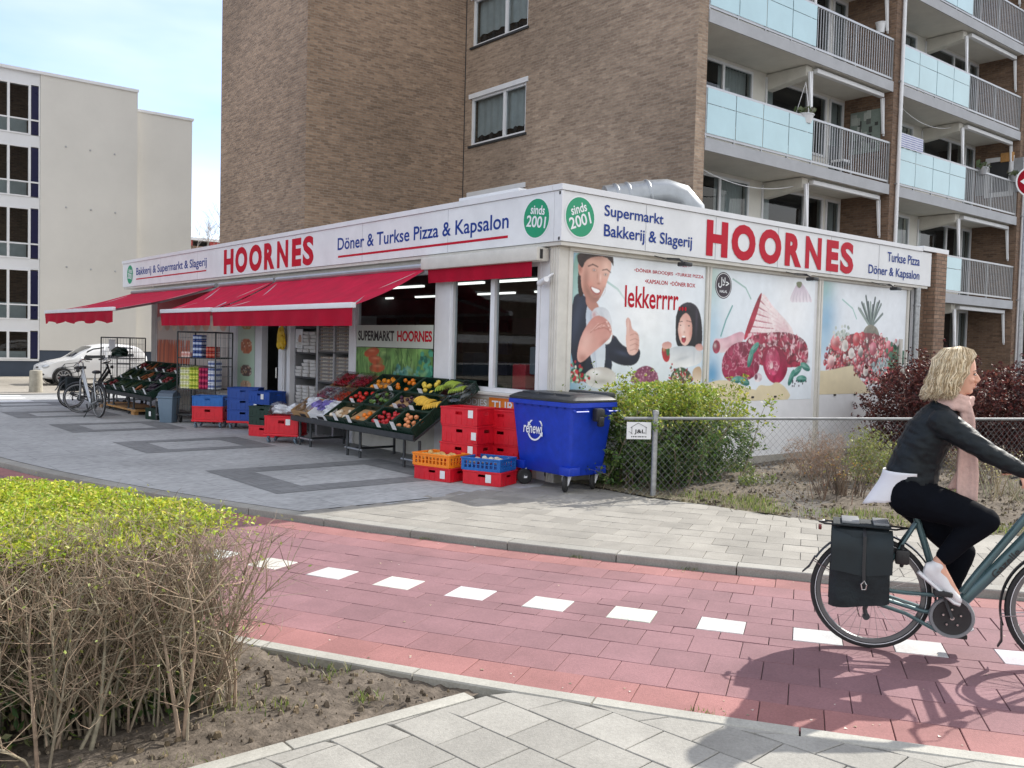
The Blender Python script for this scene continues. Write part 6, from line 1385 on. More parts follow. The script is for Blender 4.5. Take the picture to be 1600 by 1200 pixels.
# printed name with two round arrows
a_in = math.atan2(.355-.31, .58); tl = Matrix.Translation((-.3355, .12, .72)) @ Matrix.Rotation(R(4.4), 4, 'Y')
b = MB(); pl = lambda s_, z, d: tuple(tl @ Vector((-d-.012, -s_, z)))
put_text(b, 'renewi', (-.20, -.055, .15, .07), pl, .004, .012)
def arcarrow(a0, a1, r=.135):
    P_ = [(r*math.cos(R(a)), .0+r*math.sin(R(a))) for a in np.linspace(a0, a1, 16)]
    for (x0, z0), (x1, z1) in zip(P_, P_[1:]):
        k0, k1 = .90, 1.06; b.add([pl(x0*k0+.02, z0*k0, .004), pl(x1*k0+.02, z1*k0, .004), pl(x1*k1+.02, z1*k1, .004), pl(x0*k1+.02, z0*k1, .004)], [(0, 1, 2, 3)])
    (x0, z0), (x1, z1) = P_[-2], P_[-1]; d = np.array([x1-x0, z1-z0]); d = d/np.hypot(*d); nn = np.array([-d[1], d[0]]); e = np.array([x1, z1])
    q = [e+nn*.035, e-nn*.035, e+d*.05]; b.add([pl(v[0]+.02, v[1], .004) for v in q], [(0, 1, 2)])
arcarrow(20, 150); arcarrow(205, 330)
b.build('printed_logo', M['white_letter'], t, False)
# ================================================================ planting
def leaf(b, p, s_, c, r_, up=0.):
    d = Vector((r_.gauss(0, 1), r_.gauss(0, 1), r_.gauss(up, 1))).normalized(); e = d.orthogonal().normalized(); e.rotate(Matrix.Rotation(r_.uniform(0, 6.28), 3, d)); f_ = d.cross(e)
    b.quad([p-e*s_, p+f_*s_*.5+d*s_*.12, p+e*s_, p-f_*s_*.5+d*s_*.12], 0, c)
def vary(c, r_, k=.3): v = r_.uniform(1-k, 1+k); return (c[0]*v*r_.uniform(.88, 1.12), c[1]*v, c[2]*v)
def twig(b, p, d, l, r, r_, segs=3, wob=.25, c=(.3, .25, .19), side=4):
    pts = [p]; 
    for i in range(segs):
        d = (d+Vector((r_.gauss(0, wob), r_.gauss(0, wob), r_.gauss(0, wob*.6)))).normalized(); pts.append(pts[-1]+d*(l/segs))
    b.tube(pts, [r*(1-.75*i/segs) for i in range(segs+1)], side, cap=False, c=vary(c, r_, .25)); return pts
# --- near hedge, clipped, leafy only on top
t = thing('hedge', 'clipped hedge in the foreground, leafy on top and bare twigs at the front', 'hedge', (0, 0, 0))
r_ = random.Random(21); stems = MB(); twigs = MB(); lv = MB(); low = MB()
def in_hedge(x, y, m=.0): return math.hypot(x-CX, y-CY) > 30.06+m+max(0, -3.35-y)*.42 and -4.42+m < y < 3.5 and x > -9.3
TOPZ = .80
bases = [(-6.02, -4.30), (-6.34, -4.55), (-6.69, -4.38), (-6.92, -4.51), (-6.06, -4.22), (-6.12, -4.27)]
while len(bases) < 430:
    x, y = r_.uniform(-8.6, -5.5), -4.45+4.5*r_.random()**1.6
    if in_hedge(x, y, .12) and (y < -2.6 or len(bases) % 3): bases.append((x, y))
SC = (.25, .20, .145)
for i, (x, y) in enumerate(bases):
    front = y < -3.7
    ns = r_.randint(2, 4) if front else 2
    for _ in range(ns):
        lean = Vector((r_.gauss(-.03, .18), r_.gauss(.02, .2), 1)).normalized()
        p = twig(stems, Vector((x+r_.gauss(0, .02), y+r_.gauss(0, .02), -.07)), lean, r_.uniform(.66, .88), r_.uniform(.0045, .0095)*(1.35 if i < 6 else 1), r_, 5, .12, SC, 5)
        for q in p[1:]:
            for _k in range(r_.randint(3, 5) if front else 2):
                dd = Vector((r_.gauss(0, .5), r_.gauss(-.06, .5), r_.gauss(.85, .4))).normalized(); l = min(r_.uniform(.12, .42), max(.06, (TOPZ+.04-q.z)/max(.25, dd.z)))
                pp = twig(twigs, q, dd, l, r_.uniform(.0016, .0034), r_, 3, .22, (.25, .195, .135), 3)
                if front and r_.random() < .55:
                    for _j in range(2):
                        s0 = pp[r_.randint(1, 3)]; d3 = Vector((r_.gauss(0, .8), r_.gauss(0, .8), r_.gauss(.5, .5))).normalized(); ee = twig(twigs, s0, d3, r_.uniform(.05, .17), .0014, r_, 2, .3, (.27, .21, .15), 3)
                        if r_.random() < .35: leaf(lv, ee[-1], r_.uniform(.008, .013), vary((.30, .34, .08), r_), r_, .5)
YG = [(.40, .47, .035), (.32, .42, .035), (.48, .51, .05), (.23, .34, .03), (.52, .50, .12)]
for _ in range(140000):
    x, y = r_.uniform(-8.6, -5.5), r_.uniform(-4.35, .4) if r_.random() < .6 else r_.uniform(-4.3, -2)
    if not in_hedge(x, y, -.04): continue
    d1 = y+4.28; d2 = math.hypot(x-CX, y-CY)-30.04-max(0, -3.35-y)*.42; dn = min(1, max(0, (d1+.02)/.42)); dn *= min(1, .35+max(0, d2)/.35)
    bump = .5+.5*math.sin(x*7.3+2*math.sin(y*5.1))*math.sin(y*6.7+x)
    if r_.random() > dn*(.55+.45*bump)+.015: continue
    z = TOPZ+.03*math.sin(x*3.1)*math.sin(y*2.7)+.035*bump-abs(r_.gauss(0, .055))+.02
    leaf(lv, Vector((x, y, z)), r_.uniform(.009, .0185), vary(r_.choice(YG), r_, .35), r_, .9)
for _ in range(60):   # shoots standing proud of the clipped top
    x, y = r_.uniform(-7.6, -5.6), r_.uniform(-4.2, -1.2)
    if in_hedge(x, y):
        pp = twig(twigs, Vector((x, y, TOPZ-.06)), Vector((r_.gauss(0, .3), r_.gauss(0, .3), 1)), r_.uniform(.08, .16), .0025, r_)
        for q in pp[1:]:
            for _k in range(3): leaf(lv, q, r_.uniform(.012, .018), vary(r_.choice(YG), r_), r_, .5)
for _ in range(34):   # loose sprigs leaning over the path edge
    a = R(r_.uniform(203.5, 207.5)); c = arc(r_.uniform(30.1, 30.25), a); dd = Vector((r_.uniform(.5, 1.2), r_.gauss(0, .5), r_.uniform(.1, .9))).normalized()
    pp = twig(twigs, Vector((c[0], c[1], r_.uniform(.2, .7))), dd, r_.uniform(.12, .30), .003, r_, 4, .2, (.30, .22, .17))
    for q in pp[2:]:
        for _k in range(2): leaf(lv, q+Vector((r_.gauss(0, .01), r_.gauss(0, .01), r_.gauss(0, .01))), r_.uniform(.009, .015), vary((.30, .34, .06), r_), r_)
for _ in range(5200):  # ivy and weeds low inside the hedge
    x, y = r_.uniform(-8.5, -5.9), r_.uniform(-4.3, -3.1)
    if in_hedge(x, y, .1): leaf(low, Vector((x, y, -.05+abs(r_.gauss(0, .13))*(1.9 if x < -6.5 else 1))), r_.uniform(.014, .034), vary(r_.choice([(.06, .11, .03), (.045, .09, .03), (.12, .17, .04), (.2, .2, .09)]), r_), r_, .6)
tag(stems.build('stems', M['twig'], t), kind='stuff'); tag(twigs.build('twigs', M['twig'], t), kind='stuff'); tag(lv.build('leaves', M['leaf'], t, False), kind='stuff'); tag(low.build('undergrowth', M['leaf'], t, False), kind='stuff')
def shrub(name, label, cat, ce, rad, h, nst, nlv, cols, size, twc, seed, topcols=None, tops=0., hollow=.0, nfine=0, skirt=.15, box=False):
    t = thing(name, label, cat, (ce[0], ce[1], 0)); r_ = random.Random(seed); st = MB(); fo = MB()
    def inside(x, y, z):
        if box: return abs(x/rad[0])**5+abs(y/rad[1])**5+(max(0, z-h*.5)/(h*.52))**6 < 1+.22*math.sin(x*6+seed)*math.sin(y*7+z*5)
        f_ = (x/rad[0])**2+(y/rad[1])**2+(max(0, z-h*.45)/(h*.58))**2*1.0
        return f_ < 1+.16*math.sin(x*6+seed)*math.sin(y*7+z*5)
    tips = []
    for _ in range(nst):
        x, y = r_.gauss(0, rad[0]*.42), r_.gauss(0, rad[1]*.4); p = twig(st, Vector((x, y, 0)), Vector((r_.gauss(x*.25, .25), r_.gauss(y*.3, .25), 1)), h*r_.uniform(.6, 1.0), r_.uniform(.005, .011), r_, 5, .16, twc, 5)
        for q in p[1:]:
            for _k in range(3):
                pp = twig(st, q, Vector((r_.gauss(0, .8), r_.gauss(0, .8), r_.gauss(.5, .5))), r_.uniform(.12, .4)*h*.6, .0035, r_, 3, .25, twc, 3); tips += pp[1:]
                for _j in range(nfine): tips += twig(st, pp[r_.randint(1, 3)], Vector((r_.gauss(0, .8), r_.gauss(0, .8), r_.gauss(.4, .6))), r_.uniform(.05, .2)*h, .002, r_, 2, .3, twc, 3)[1:]
    n = 0; tries = 0
    while n < nlv and tries < nlv*6:
        tries += 1
        if r_.random() < .35 and tips: q = r_.choice(tips); x, y, z = q.x+r_.gauss(0, .02), q.y+r_.gauss(0, .02), q.z+r_.gauss(0, .02)
        else:
            x, y, z = r_.uniform(-1, 1)*rad[0]*1.05, r_.uniform(-1, 1)*rad[1]*1.05, r_.uniform(skirt*h*.3, h*1.05)
            if not inside(x, y, z): continue
            depth = (x/rad[0])**2+(y/rad[1])**2+(max(0, z-h*.45)/(h*.58))**2
            if box: depth = max(abs(x/rad[0]), abs(y/rad[1]), z/h)**3
            if depth < .45 and r_.random() < .75: continue
            cl = math.sin(x*9+seed*1.3)*math.sin(y*11+1)*math.sin(z*10+seed)
            if cl < -.15+hollow and r_.random() < .8: continue
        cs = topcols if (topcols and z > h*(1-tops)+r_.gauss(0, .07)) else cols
        leaf(fo, Vector((x, y, z)), size*r_.uniform(.6, 1.3), vary(r_.choice(cs), r_, .35), r_, .4); n += 1
    tag(st.build('stems', M['twig'], t), kind='stuff'); tag(fo.build('foliage', M['leaf'], t, False), kind='stuff'); return t
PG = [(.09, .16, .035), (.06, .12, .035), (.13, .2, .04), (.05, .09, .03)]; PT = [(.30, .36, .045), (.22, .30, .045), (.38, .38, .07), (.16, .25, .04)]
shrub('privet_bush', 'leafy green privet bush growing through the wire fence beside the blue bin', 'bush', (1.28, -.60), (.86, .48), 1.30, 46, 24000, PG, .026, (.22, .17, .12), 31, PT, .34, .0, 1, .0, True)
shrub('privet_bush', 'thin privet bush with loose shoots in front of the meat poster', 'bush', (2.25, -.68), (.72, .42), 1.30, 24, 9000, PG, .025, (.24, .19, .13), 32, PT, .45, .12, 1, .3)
RD = [(.085, .022, .022), (.055, .016, .018), (.12, .034, .030), (.038, .014, .015), (.15, .055, .042)]
shrub('red_bush', 'dark red barberry bush in front of the fruit poster', 'bush', (7.25, -1.15), (1.1, .8), 1.66, 50, 24000, RD, .030, (.16, .09, .08), 33, None, 0, .0, 1, .3)
shrub('red_bush', 'taller dark red barberry bush behind the cyclist by the brick pier', 'bush', (9.3, -2.0), (1.7, .9), 1.68, 50, 24000, RD, .033, (.18, .10, .09), 34, None, 0, .0, 1, .3)
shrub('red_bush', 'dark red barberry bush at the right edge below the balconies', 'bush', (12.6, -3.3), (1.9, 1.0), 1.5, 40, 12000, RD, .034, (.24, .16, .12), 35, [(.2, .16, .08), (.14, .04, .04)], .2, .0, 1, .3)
shrub('wispy_shrub', 'pale wispy dry shrub against the white wall', 'shrub', (3.95, -1.25), (.62, .36), .62, 46, 900, [(.30, .22, .16), (.36, .28, .22)], .012, (.34, .25, .19), 36, None, 0, 0, 3, .2)
shrub('green_shrub', 'upright yellow green shrub behind the cut stems', 'shrub', (4.0, -2.05), (.34, .30), .72, 26, 2200, [(.28, .32, .08), (.36, .38, .14), (.2, .26, .06)], .02, (.30, .27, .14), 37, None, 0, .0, 1, .1)
t = thing('cut_shrub', 'low clump of dark cut back stems in the bare bed', 'shrub', (2.45, -2.5, 0)); b = MB(); fo = MB(); r_ = random.Random(40)
for _ in range(95):
    a = r_.uniform(0, 6.28); d = abs(r_.gauss(0, .22)); p = Vector((d*math.cos(a)*1.5, d*math.sin(a), 0)); q = twig(b, p, Vector((p.x*.8+r_.gauss(0, .2), p.y*.8+r_.gauss(0, .2), 1)), r_.uniform(.18, .5), r_.uniform(.004, .009), r_, 3, .12, r_.choice([(.10, .07, .055), (.2, .14, .1), (.14, .10, .07)]), 4)
    if r_.random() < .5:
        for _k in range(3): leaf(fo, q[-1]+Vector((r_.gauss(0, .03), r_.gauss(0, .03), r_.gauss(0, .03))), .016, vary(r_.choice([(.30, .30, .08), (.34, .2, .06), (.2, .1, .05)]), r_), r_)
tag(b.build('stems', M['twig'], t), kind='stuff'); tag(fo.build('foliage', M['leaf'], t, False), kind='stuff')
t = thing('cut_shrub', 'pale dry stems with buds beside the front of the bicycle', 'shrub', (4.35, -3.75, 0)); b = MB(); fo = MB()
for _ in range(70):
    p = Vector((r_.gauss(0, .35), r_.gauss(0, .2), 0)); q = twig(b, p, Vector((r_.gauss(0, .35), r_.gauss(0, .35), 1)), r_.uniform(.25, .6), r_.uniform(.004, .008), r_, 3, .15, (.34, .30, .20), 4)
    for _k in range(3): leaf(fo, q[-1]+Vector((r_.gauss(0, .03), r_.gauss(0, .03), r_.gauss(0, .03))), .016, vary((.36, .34, .16), r_), r_)
tag(b.build('stems', M['twig'], t), kind='stuff'); tag(fo.build('foliage', M['leaf'], t, False), kind='stuff')
shrub('dry_shrub', 'low dry brown shrub near the fence behind the cyclist', 'shrub', (5.2, -2.9), (.55, .35), .55, 34, 1200, [(.18, .13, .09), (.26, .24, .10)], .016, (.2, .15, .12), 41, None, 0, 0, 2, .2)
for i, (x, y) in enumerate(((3.1, -.5), (2.35, -1.35), (5.5, -.6), (3.4, -3.4))):
    shrub('weed_clump', 'small green weed clump '+['at the foot of the white wall', 'between the fence and the thin privet', 'below the fruit poster', 'on the verge near the rear wheel'][i], 'weeds', (x, y), (.35, .18), .16, 10, 420, [(.14, .19, .05), (.2, .24, .07)], .02, (.2, .2, .1), 50+i, None, 0, 0, 0, 0)
# ---------------------------------------------------------------- chain link fence
A_ = Vector((.05, -1.13, 0)); E_ = Vector((7.4, -4.26, 0)); t = thing('wire_fence', 'low chain link fence on galvanised posts round the planting bed', 'fence', (0, 0, 0)); dv = (E_-A_).normalized(); ln = (E_-A_).length; HZ = .93
P0 = Vector((.41, -1.29, 0))
b = MB(); b.tube([A_+Vector((0, 0, HZ)), E_+Vector((0, 0, HZ))], .018, 10); b.build('top_rail', mat('weathered rail', (.24, .25, .26), .6, .4, var=.25, scale=9), t)
for i, p in enumerate((P0, P0+dv*3.75, P0+dv*6.9)):
    b = MB(); h_ = 1.0; p = p+Vector((dv.y, -dv.x, 0))*(.0); b.tube([p, p+Vector((0, 0, h_))], .034, 12); b.lathe([(.04, h_-.02), (.04, h_+.02), (0, h_+.035)], 12, M=Matrix.Translation(p)); b.build('post', M['galv'], t)
b = MB(); s_ = .088; k = -int(HZ/s_)
while k*s_ < ln:
    for sg in (1, -1):
        u0, z0, u1, z1 = k*s_, .02, k*s_+HZ-.02, HZ
        if sg < 0: z0, z1 = z1, z0
        pts = []
        for u, z in ((u0, z0), (u1, z1)): pts.append((u, z))
        (ua, za), (ub, zb) = pts; ca, cb_ = max(ua, 0), min(ub, ln)
        if cb_-ca > .02:
            f_ = lambda u: za+(zb-za)*(u-ua)/(ub-ua); b.tube([A_+dv*ca+Vector((0, 0, f_(ca))), A_+dv*cb_+Vector((0, 0, f_(cb_)))], .0015, 3, cap=False)
    k += 1
b.build('wire_mesh', mat('dull fence wire', (.16, .165, .17), .6, .4, var=.2), t)
# small sign on the fence
t = thing('fence_sign', 'small white sign with a house outline hanging on the wire fence', 'sign', tuple(A_+dv*.17+Vector((dv.y*.04, -dv.x*.04, .69))), (0, 0, math.atan2(dv.y, dv.x)-R(10)))
b = MB(); b.box((-.145, -.004, 0), (.145, .004, .20)); b.build('board', M['white'], t, False)
pl = lambda s__, z, d: (s__, -.004-d, z)
b = MB()
for (x0, z0), (x1, z1) in (((-.085, .06), (-.085, .145)), ((-.1, .135), (-.01, .19)), ((-.01, .19), (.095, .135)), ((.085, .145), (.085, .06)), ((-.12, .09), (-.075, .06))): b.bar((x0, -.006, z0), (x1, -.006, z1), .007, .003)
put_text(b, 'J&L', (-.055, .055, .075, .115), pl, .002, .02)
for i_ in range(9): rect(b, (-.09+i_*.021, .022, -.09+i_*.021+rr.uniform(.008, .016), .036), pl, .002); b.build('print', M['black_letter'], t, False)
# ================================================================ bicycles
M['teal'] = mat('petrol bicycle paint', lin('4a6468'), .35, .3, var=.06, coat=.3)
M['silverp'] = mat('silver bicycle paint', (.45, .47, .49), .35, .6, var=.06)
M['blackp'] = mat('black bicycle paint', (.02, .022, .025), .35, .2, var=.1)
M['greycase'] = mat('grey chain guard', (.20, .21, .22), .4, var=.08)
M['rimgrey'] = mat('dark grey rim', (.16, .165, .17), .35, .6, var=.1)
M['canvas'] = mat('dark pannier canvas', (.010, .016, .019), .8, var=.3, scale=14, bump=.5, bscale=18)
def ring(b, ce, r, w_, n=56, k=8, c=None):
    b.tube([(ce[0]+r*math.cos(2*math.pi*i/n), ce[1], ce[2]+r*math.sin(2*math.pi*i/n)) for i in range(n)], w_, k, closed=True, side=(0, 1, 0))
def wheel(par, hx, steer=None, wr=.35, hubw=.035, disc_hub=.03):
    Tm = Matrix.Identity(4) if steer is None else steer
    b = MB(); ring(b, (hx, 0, wr), wr-.020, .020); b.xf(Tm); w_ = b.build('wheel', M['rubber'], par)
    b = MB(); n = 56; prof = [(wr-.036, -.012), (wr-.036, .012), (wr-.058, .010), (wr-.062, 0), (wr-.058, -.010)]
    for i in range(n):
        a0, a1 = 2*math.pi*i/n, 2*math.pi*(i+1)/n
        for (r0, y0), (r1, y1) in zip(prof, prof[1:]+prof[:1]): b.quad([(hx+r0*math.cos(a0), y0, wr+r0*math.sin(a0)), (hx+r0*math.cos(a1), y0, wr+r0*math.sin(a1)), (hx+r1*math.cos(a1), y1, wr+r1*math.sin(a1)), (hx+r1*math.cos(a0), y1, wr+r1*math.sin(a0))])
    b.xf(Tm); b.build('rim', M['rimgrey'], w_)
    b = MB(); ring(b, (hx, .021, wr), wr-.030, .0025, 56, 5); ring(b, (hx, -.021, wr), wr-.030, .0025, 56, 5); b.xf(Tm); b.build('reflective_stripe', M['white'], w_)
    b = MB()
    for i in range(32):
        a = 2*math.pi*i/32; o = a+(.55 if i % 4 < 2 else -.55); s_ = hubw*(1 if i % 2 else -1)*.8
        b.bar((hx+disc_hub*math.cos(o), s_, wr+disc_hub*math.sin(o)), (hx+(wr-.06)*math.cos(a), 0, wr+(wr-.06)*math.sin(a)), .0022)
    b.xf(Tm); b.build('spokes', M['steel'], w_, False)
    b = MB(); Mh = Matrix.Translation((hx, 0, wr)) @ Matrix.Rotation(R(90), 4, 'X'); b.lathe([(.008, -.065), (.012, -.055), (disc_hub, -.038), (disc_hub*.75, -.02), (disc_hub*.75, .02), (disc_hub, .038), (.012, .055), (.008, .065)], 16, M=Tm @ Mh); b.build('hub', M['darkmetal'], w_)
    return w_
def fender(b, hx, wr, a0, a1, r=.378, w_=.028):
    n = 26
    for i in range(n):
        u0, u1 = R(a0+(a1-a0)*i/n), R(a0+(a1-a0)*(i+1)/n)
        for j in range(4):
            y0, y1 = -w_+w_*j/2, -w_+w_*(j+1)/2; d = lambda y: r-.010*(y/w_)**2
            b.quad([(hx+d(y0)*math.cos(u0), y0, wr+d(y0)*math.sin(u0)), (hx+d(y1)*math.cos(u0), y1, wr+d(y1)*math.sin(u0)), (hx+d(y1)*math.cos(u1), y1, wr+d(y1)*math.sin(u1)), (hx+d(y0)*math.cos(u1), y0, wr+d(y0)*math.sin(u1))])
def bicycle(label, loc, rz_, fm, steer=0., guard='greycase', bat=False, crate_=False, grp=None, brand=None, kick=False, crank=112):
    t = thing('bicycle', label, 'bicycle', loc, (0, 0, rz_), grp); wr = .35; FH = 1.09
    Pp, ax = Vector((.93, 0, .85)), Vector((-.33, 0, 1)).normalized()
    S = Matrix.Translation(Pp) @ Matrix.Rotation(R(steer), 4, ax) @ Matrix.Translation(-Pp)
    wheel(t, 0.0); wheel(t, FH, S, disc_hub=.055)
    b = MB(); bb = (.44, 0, .27)
    b.tube([(.47, 0, .29), (.70, 0, .575), (.95, 0, .90)], [(.036, .028)]*3, 12, side=(-.7, 0, .7))
    b.tube([(.515, 0, .40), (.60, 0, .535), (.90, 0, .985)], [(.024, .020)]*3, 12, side=(-.7, 0, .7))
    b.tube([(.97, 0, .80), (.875, 0, 1.06)], .024, 12)
    b.tube([bb, (.33, 0, .575), (.245, 0, .83)], [.024, .022, .02], 12)
    for s_ in (-1, 1):
        b.tube([(.42, .025*s_, .27), (.30, .045*s_, .275), (0, .062*s_, .345)], .013, 8); b.tube([(0, .062*s_, .345), (.12, .05*s_, .58), (.245, .02*s_, .80)], .012, 8)
    b.lathe([(.035, -.04), (.035, .04)], 14, M=Matrix.Translation(bb) @ Matrix.Rotation(R(90), 4, 'X')); fr_ = b.build('frame', M[fm], t)
    if brand:
        b = MB(); d = Vector((.25, 0, .325)).normalized(); nn = Vector((-d.z, 0, d.x)); o = Vector((.735, -.0295, .605)); pl = lambda s_, z, d_: tuple(o+d*s_+nn*z+Vector((0, -d_, 0))); put_text(b, brand, (-.105, -.018, .105, .022), pl, .001, .012); b.build('lettering', M['black_letter'], fr_, False)
    b = MB()
    for s_ in (-1, 1): b.tube([(.985, .045*s_, .76), (1.02, .05*s_, .60), (FH, .06*s_, .345)], [.016, .014, .010], 8)
    b.tube([(.985, -.05, .765), (.985, .05, .765)], .018, 8); b.xf(S); b.build('fork', M[fm], t)
    b = MB(); b.tube([(.875, 0, 1.06), (.865, 0, 1.13), (.90, 0, 1.17)], .015, 8)
    for s_ in (-1, 1): b.tube([(.90, 0, 1.17), (.92, .10*s_, 1.175), (.915, .2*s_, 1.16), (.87, .26*s_, 1.14), (.83, .275*s_, 1.13)], .011, 8)
    b.xf(S); b.build('handlebar', M['steel'] if fm != 'teal' else M['blackp'], t)
    for s_ in (-1, 1):
        b = MB(); b.tube([(.86, .265*s_, 1.137), (.83, .275*s_, 1.13), (.74, .29*s_, 1.115)], [.016, .018, .017], 10); b.xf(S); b.build('grip', M['rubber'], t)
        b = MB(); b.tube([(.89, .25*s_, 1.14), (.86, .235*s_, 1.10), (.79, .25*s_, 1.075)], .006, 6); b.xf(S); b.build('brake_lever', M['darkmetal'], t)
    b = MB(); b.tube([(.98, -.03, 1.08), (1.0, -.03, .95), (1.03, -.04, .7), (FH, -.06, .40)], .004, 5); b.tube([(.9, -.1, 1.17), (.99, -.06, 1.15), (.99, -.03, 1.05)], .004, 5); b.xf(S); b.build('cable', M['rubber'], t)
    b = MB(); b.lathe([(0, -.04), (.03, -.035), (.04, 0), (.042, .02), (0, .025)], 14, M=S @ Matrix.Translation((1.0, 0, .98)) @ Matrix.Rotation(R(90), 4, 'Y')); b.build('headlight', M['black'], t)
    b = MB(); fender(b, 0, wr, -8, 150); b.tube([(-.327, 0, .54), (-.36, 0, .475), (-.40, 0, .435)], [(.006, .028), (.006, .03), (.003, .026)], 8, side=(1, 0, 0)); b.build('rear_mudguard', M['blackp'], t)
    b = MB(); fender(b, FH, wr, 55, 198); b.tube([(FH-.36, 0, wr-.10), (FH-.355, 0, .14), (FH-.375, 0, .10)], [(.006, .028), (.005, .03), (.003, .022)], 8, side=(1, 0, 0)); b.xf(S); b.build('front_mudguard', M['blackp'], t)
    for s_ in (-1, 1):
        b = MB(); b.tube([(FH, .055*s_, .345), (FH-.37, .03*s_, .29)], .003, 5); b.xf(S); b.build('mudguard_stay', M['steel'], t)
        b = MB(); b.tube([(0, .06*s_, .345), (-.34, .03*s_, .52)], .003, 5); b.build('mudguard_stay', M['steel'], t)
    # chain guard, crank, pedals
    b = MB(); b.tube([(.0, -.058, .305), (.2, -.06, .255), (.38, -.062, .17)], [(.012, .008)]*3, 8, side=(0, 0, 1)); b.tube([(.0, -.058, .385), (.2, -.06, .38), (.42, -.062, .385)], [(.012, .008)]*3, 8, side=(0, 0, 1)); b.build('chain_guard', M[fm] if fm == 'teal' else M[guard], t)
    Mc = Matrix.Translation((.455, -.06, .262)) @ Matrix.Rotation(R(90), 4, 'X')
    b = MB(); b.lathe([(.104, .012), (.104, -.014), (.122, -.014), (.127, 0), (.122, .018), (.107, .018), (.104, .012)], 40, M=Mc, cap=False); b.build('chain_ring_guard', M[guard], t)
    b = MB(); b.lathe([(0, .010), (.08, .012), (.103, .014), (.103, -.01), (0, -.01)], 36, M=Mc)
    for k in range(5): a = R(72*k+20); b.lathe([(0, .02), (.011, .02), (.011, .012)], 8, M=Mc @ Matrix.Translation((.05*math.cos(a), .05*math.sin(a), 0)))
    b.build('chainring', M['black'], t)
    b = MB()
    for k in range(5): a = R(72*k+20); b.lathe([(0, .0225), (.006, .0225), (.006, .02)], 8, M=Mc @ Matrix.Translation((.05*math.cos(a), .05*math.sin(a), 0)))
    b.lathe([(0, .03), (.012, .03), (.012, .02)], 10, M=Mc); b.build('bolt', M['steel'], t)
    for s_, a in ((-1, crank), (1, crank+180)):
        e = Vector((.455+.17*math.cos(R(a)), .085*s_, .262+.17*math.sin(R(a)))); b = MB(); b.bar((.455, .085*s_, .262), e, .016, .026, up=(0, 1, 0)); cr_ = b.build('crank', M['darkmetal'], t, False)
        b = MB(); b.rbox((e.x-.05, e.y+.01*s_, e.z-.014), (e.x+.05, e.y+.10*s_, e.z+.014), .008); b.build('pedal', M['rubber'], cr_)
    b = MB(); b.tube([(.0, -.07, .345), (-.03, -.075, .26), (-.02, -.075, .22)], .014, 8); b.lathe([(0, -.006), (.022, -.006), (.022, .006), (0, .006)], 12, M=Matrix.Translation((-.02, -.078, .215)) @ Matrix.Rotation(R(90), 4, 'X')); b.lathe([(0, -.02), (.03, -.02), (.045, 0), (.03, .02), (0, .02)], 14, M=Matrix.Translation((0, -.05, .345)) @ Matrix.Rotation(R(90), 4, 'X')); b.build('derailleur', M['darkmetal'], t)
    # saddle, lock, rack
    b = MB(); b.tube([(.245, 0, .83), (.215, 0, .93)], .014, 8); b.build('seat_post', M['steel'], t)
    b = MB(); b.tube([(.08, 0, .955), (.14, 0, .96), (.22, 0, .955), (.30, 0, .95), (.345, 0, .945)], [(.02, .06), (.04, .10), (.035, .075), (.025, .032), (.012, .018)], 14, side=(0, 0, 1)); b.build('saddle', M['black'], t)
    b = MB(); n = 14; pts = [(.17+.0*i, .075*math.cos(R(-60+300*i/n)), .60+.075*math.sin(R(-60+300*i/n))) for i in range(n+1)]; b.tube(pts, .012, 8); b.rbox((.13, -.085, .55), (.21, -.045, .64), .015); b.build('wheel_lock', M['black'], t)
    b = MB()
    for s_ in (-1, 1): b.tube([(-.28, .05*s_, .76), (.13, .055*s_, .755)], .006, 6); b.tube([(-.10, .06*s_, .755), (0, .065*s_, .36)], .005, 6); b.tube([(-.2, .06*s_, .755), (0, .065*s_, .36)], .005, 6)
    b.tube([(-.28, -.05, .76), (-.31, 0, .76), (-.28, .05, .76)], .006, 6); b.tube([(.13, -.055, .755), (.2, 0, .76), (.13, .055, .755)], .006, 6)
    for x in (-.2, -.1, 0, .1): b.bar((x, -.05, .757), (x, .05, .757), .01)
    b.build('luggage_rack', M['blackp'], t)
    b = MB(); b.rbox((-.315, -.035, .715), (-.295, .035, .74), .006); b.build('tail_light', mat('red light glass', (.12, .008, .008), .25, var=0), t)
    if kick: b = MB(); b.tube([(.36, .05, .22), (.28, .2, .005)], .010, 8); b.tube([(.28, .2, .005), (.24, .22, .003)], .012, 6); b.build('kickstand', M['black'], t)
    if crate_: 
        b = MB()
        for y in (-.14, .14): b.bar((1.02, y, .98), (1.28, y, .98), .01); b.bar((1.02, y, 1.12), (1.28, y, 1.12), .01)
        for x in (1.02, 1.28): b.bar((x, -.14, .98), (x, .14, .98), .01); b.bar((x, -.14, 1.12), (x, .14, 1.12), .01); [b.bar((x, y, .98), (x, y, 1.12), .008) for y in (-.14, -.05, .05, .14)]
        b.xf(S); b.build('front_carrier', M['darkmetal'], t, False)
    return t
BO = Vector((-2.51, -5.67, -.0595)); BR = math.atan2(-.848, .53)
bicycle('petrol green bicycle ridden by the woman on the red path', tuple(BO), BR, 'teal', brand='Gazelle', crank=112)
BM = Matrix.Translation(BO) @ Matrix.Rotation(BR, 4, 'Z')
def bike_thing(name, label, cat): o = thing(name, label, cat, tuple(BO), (0, 0, BR)); return o
t = bike_thing('pannier_bag', 'dark canvas double pannier bag hung over the rear rack of the ridden bicycle', 'pannier')
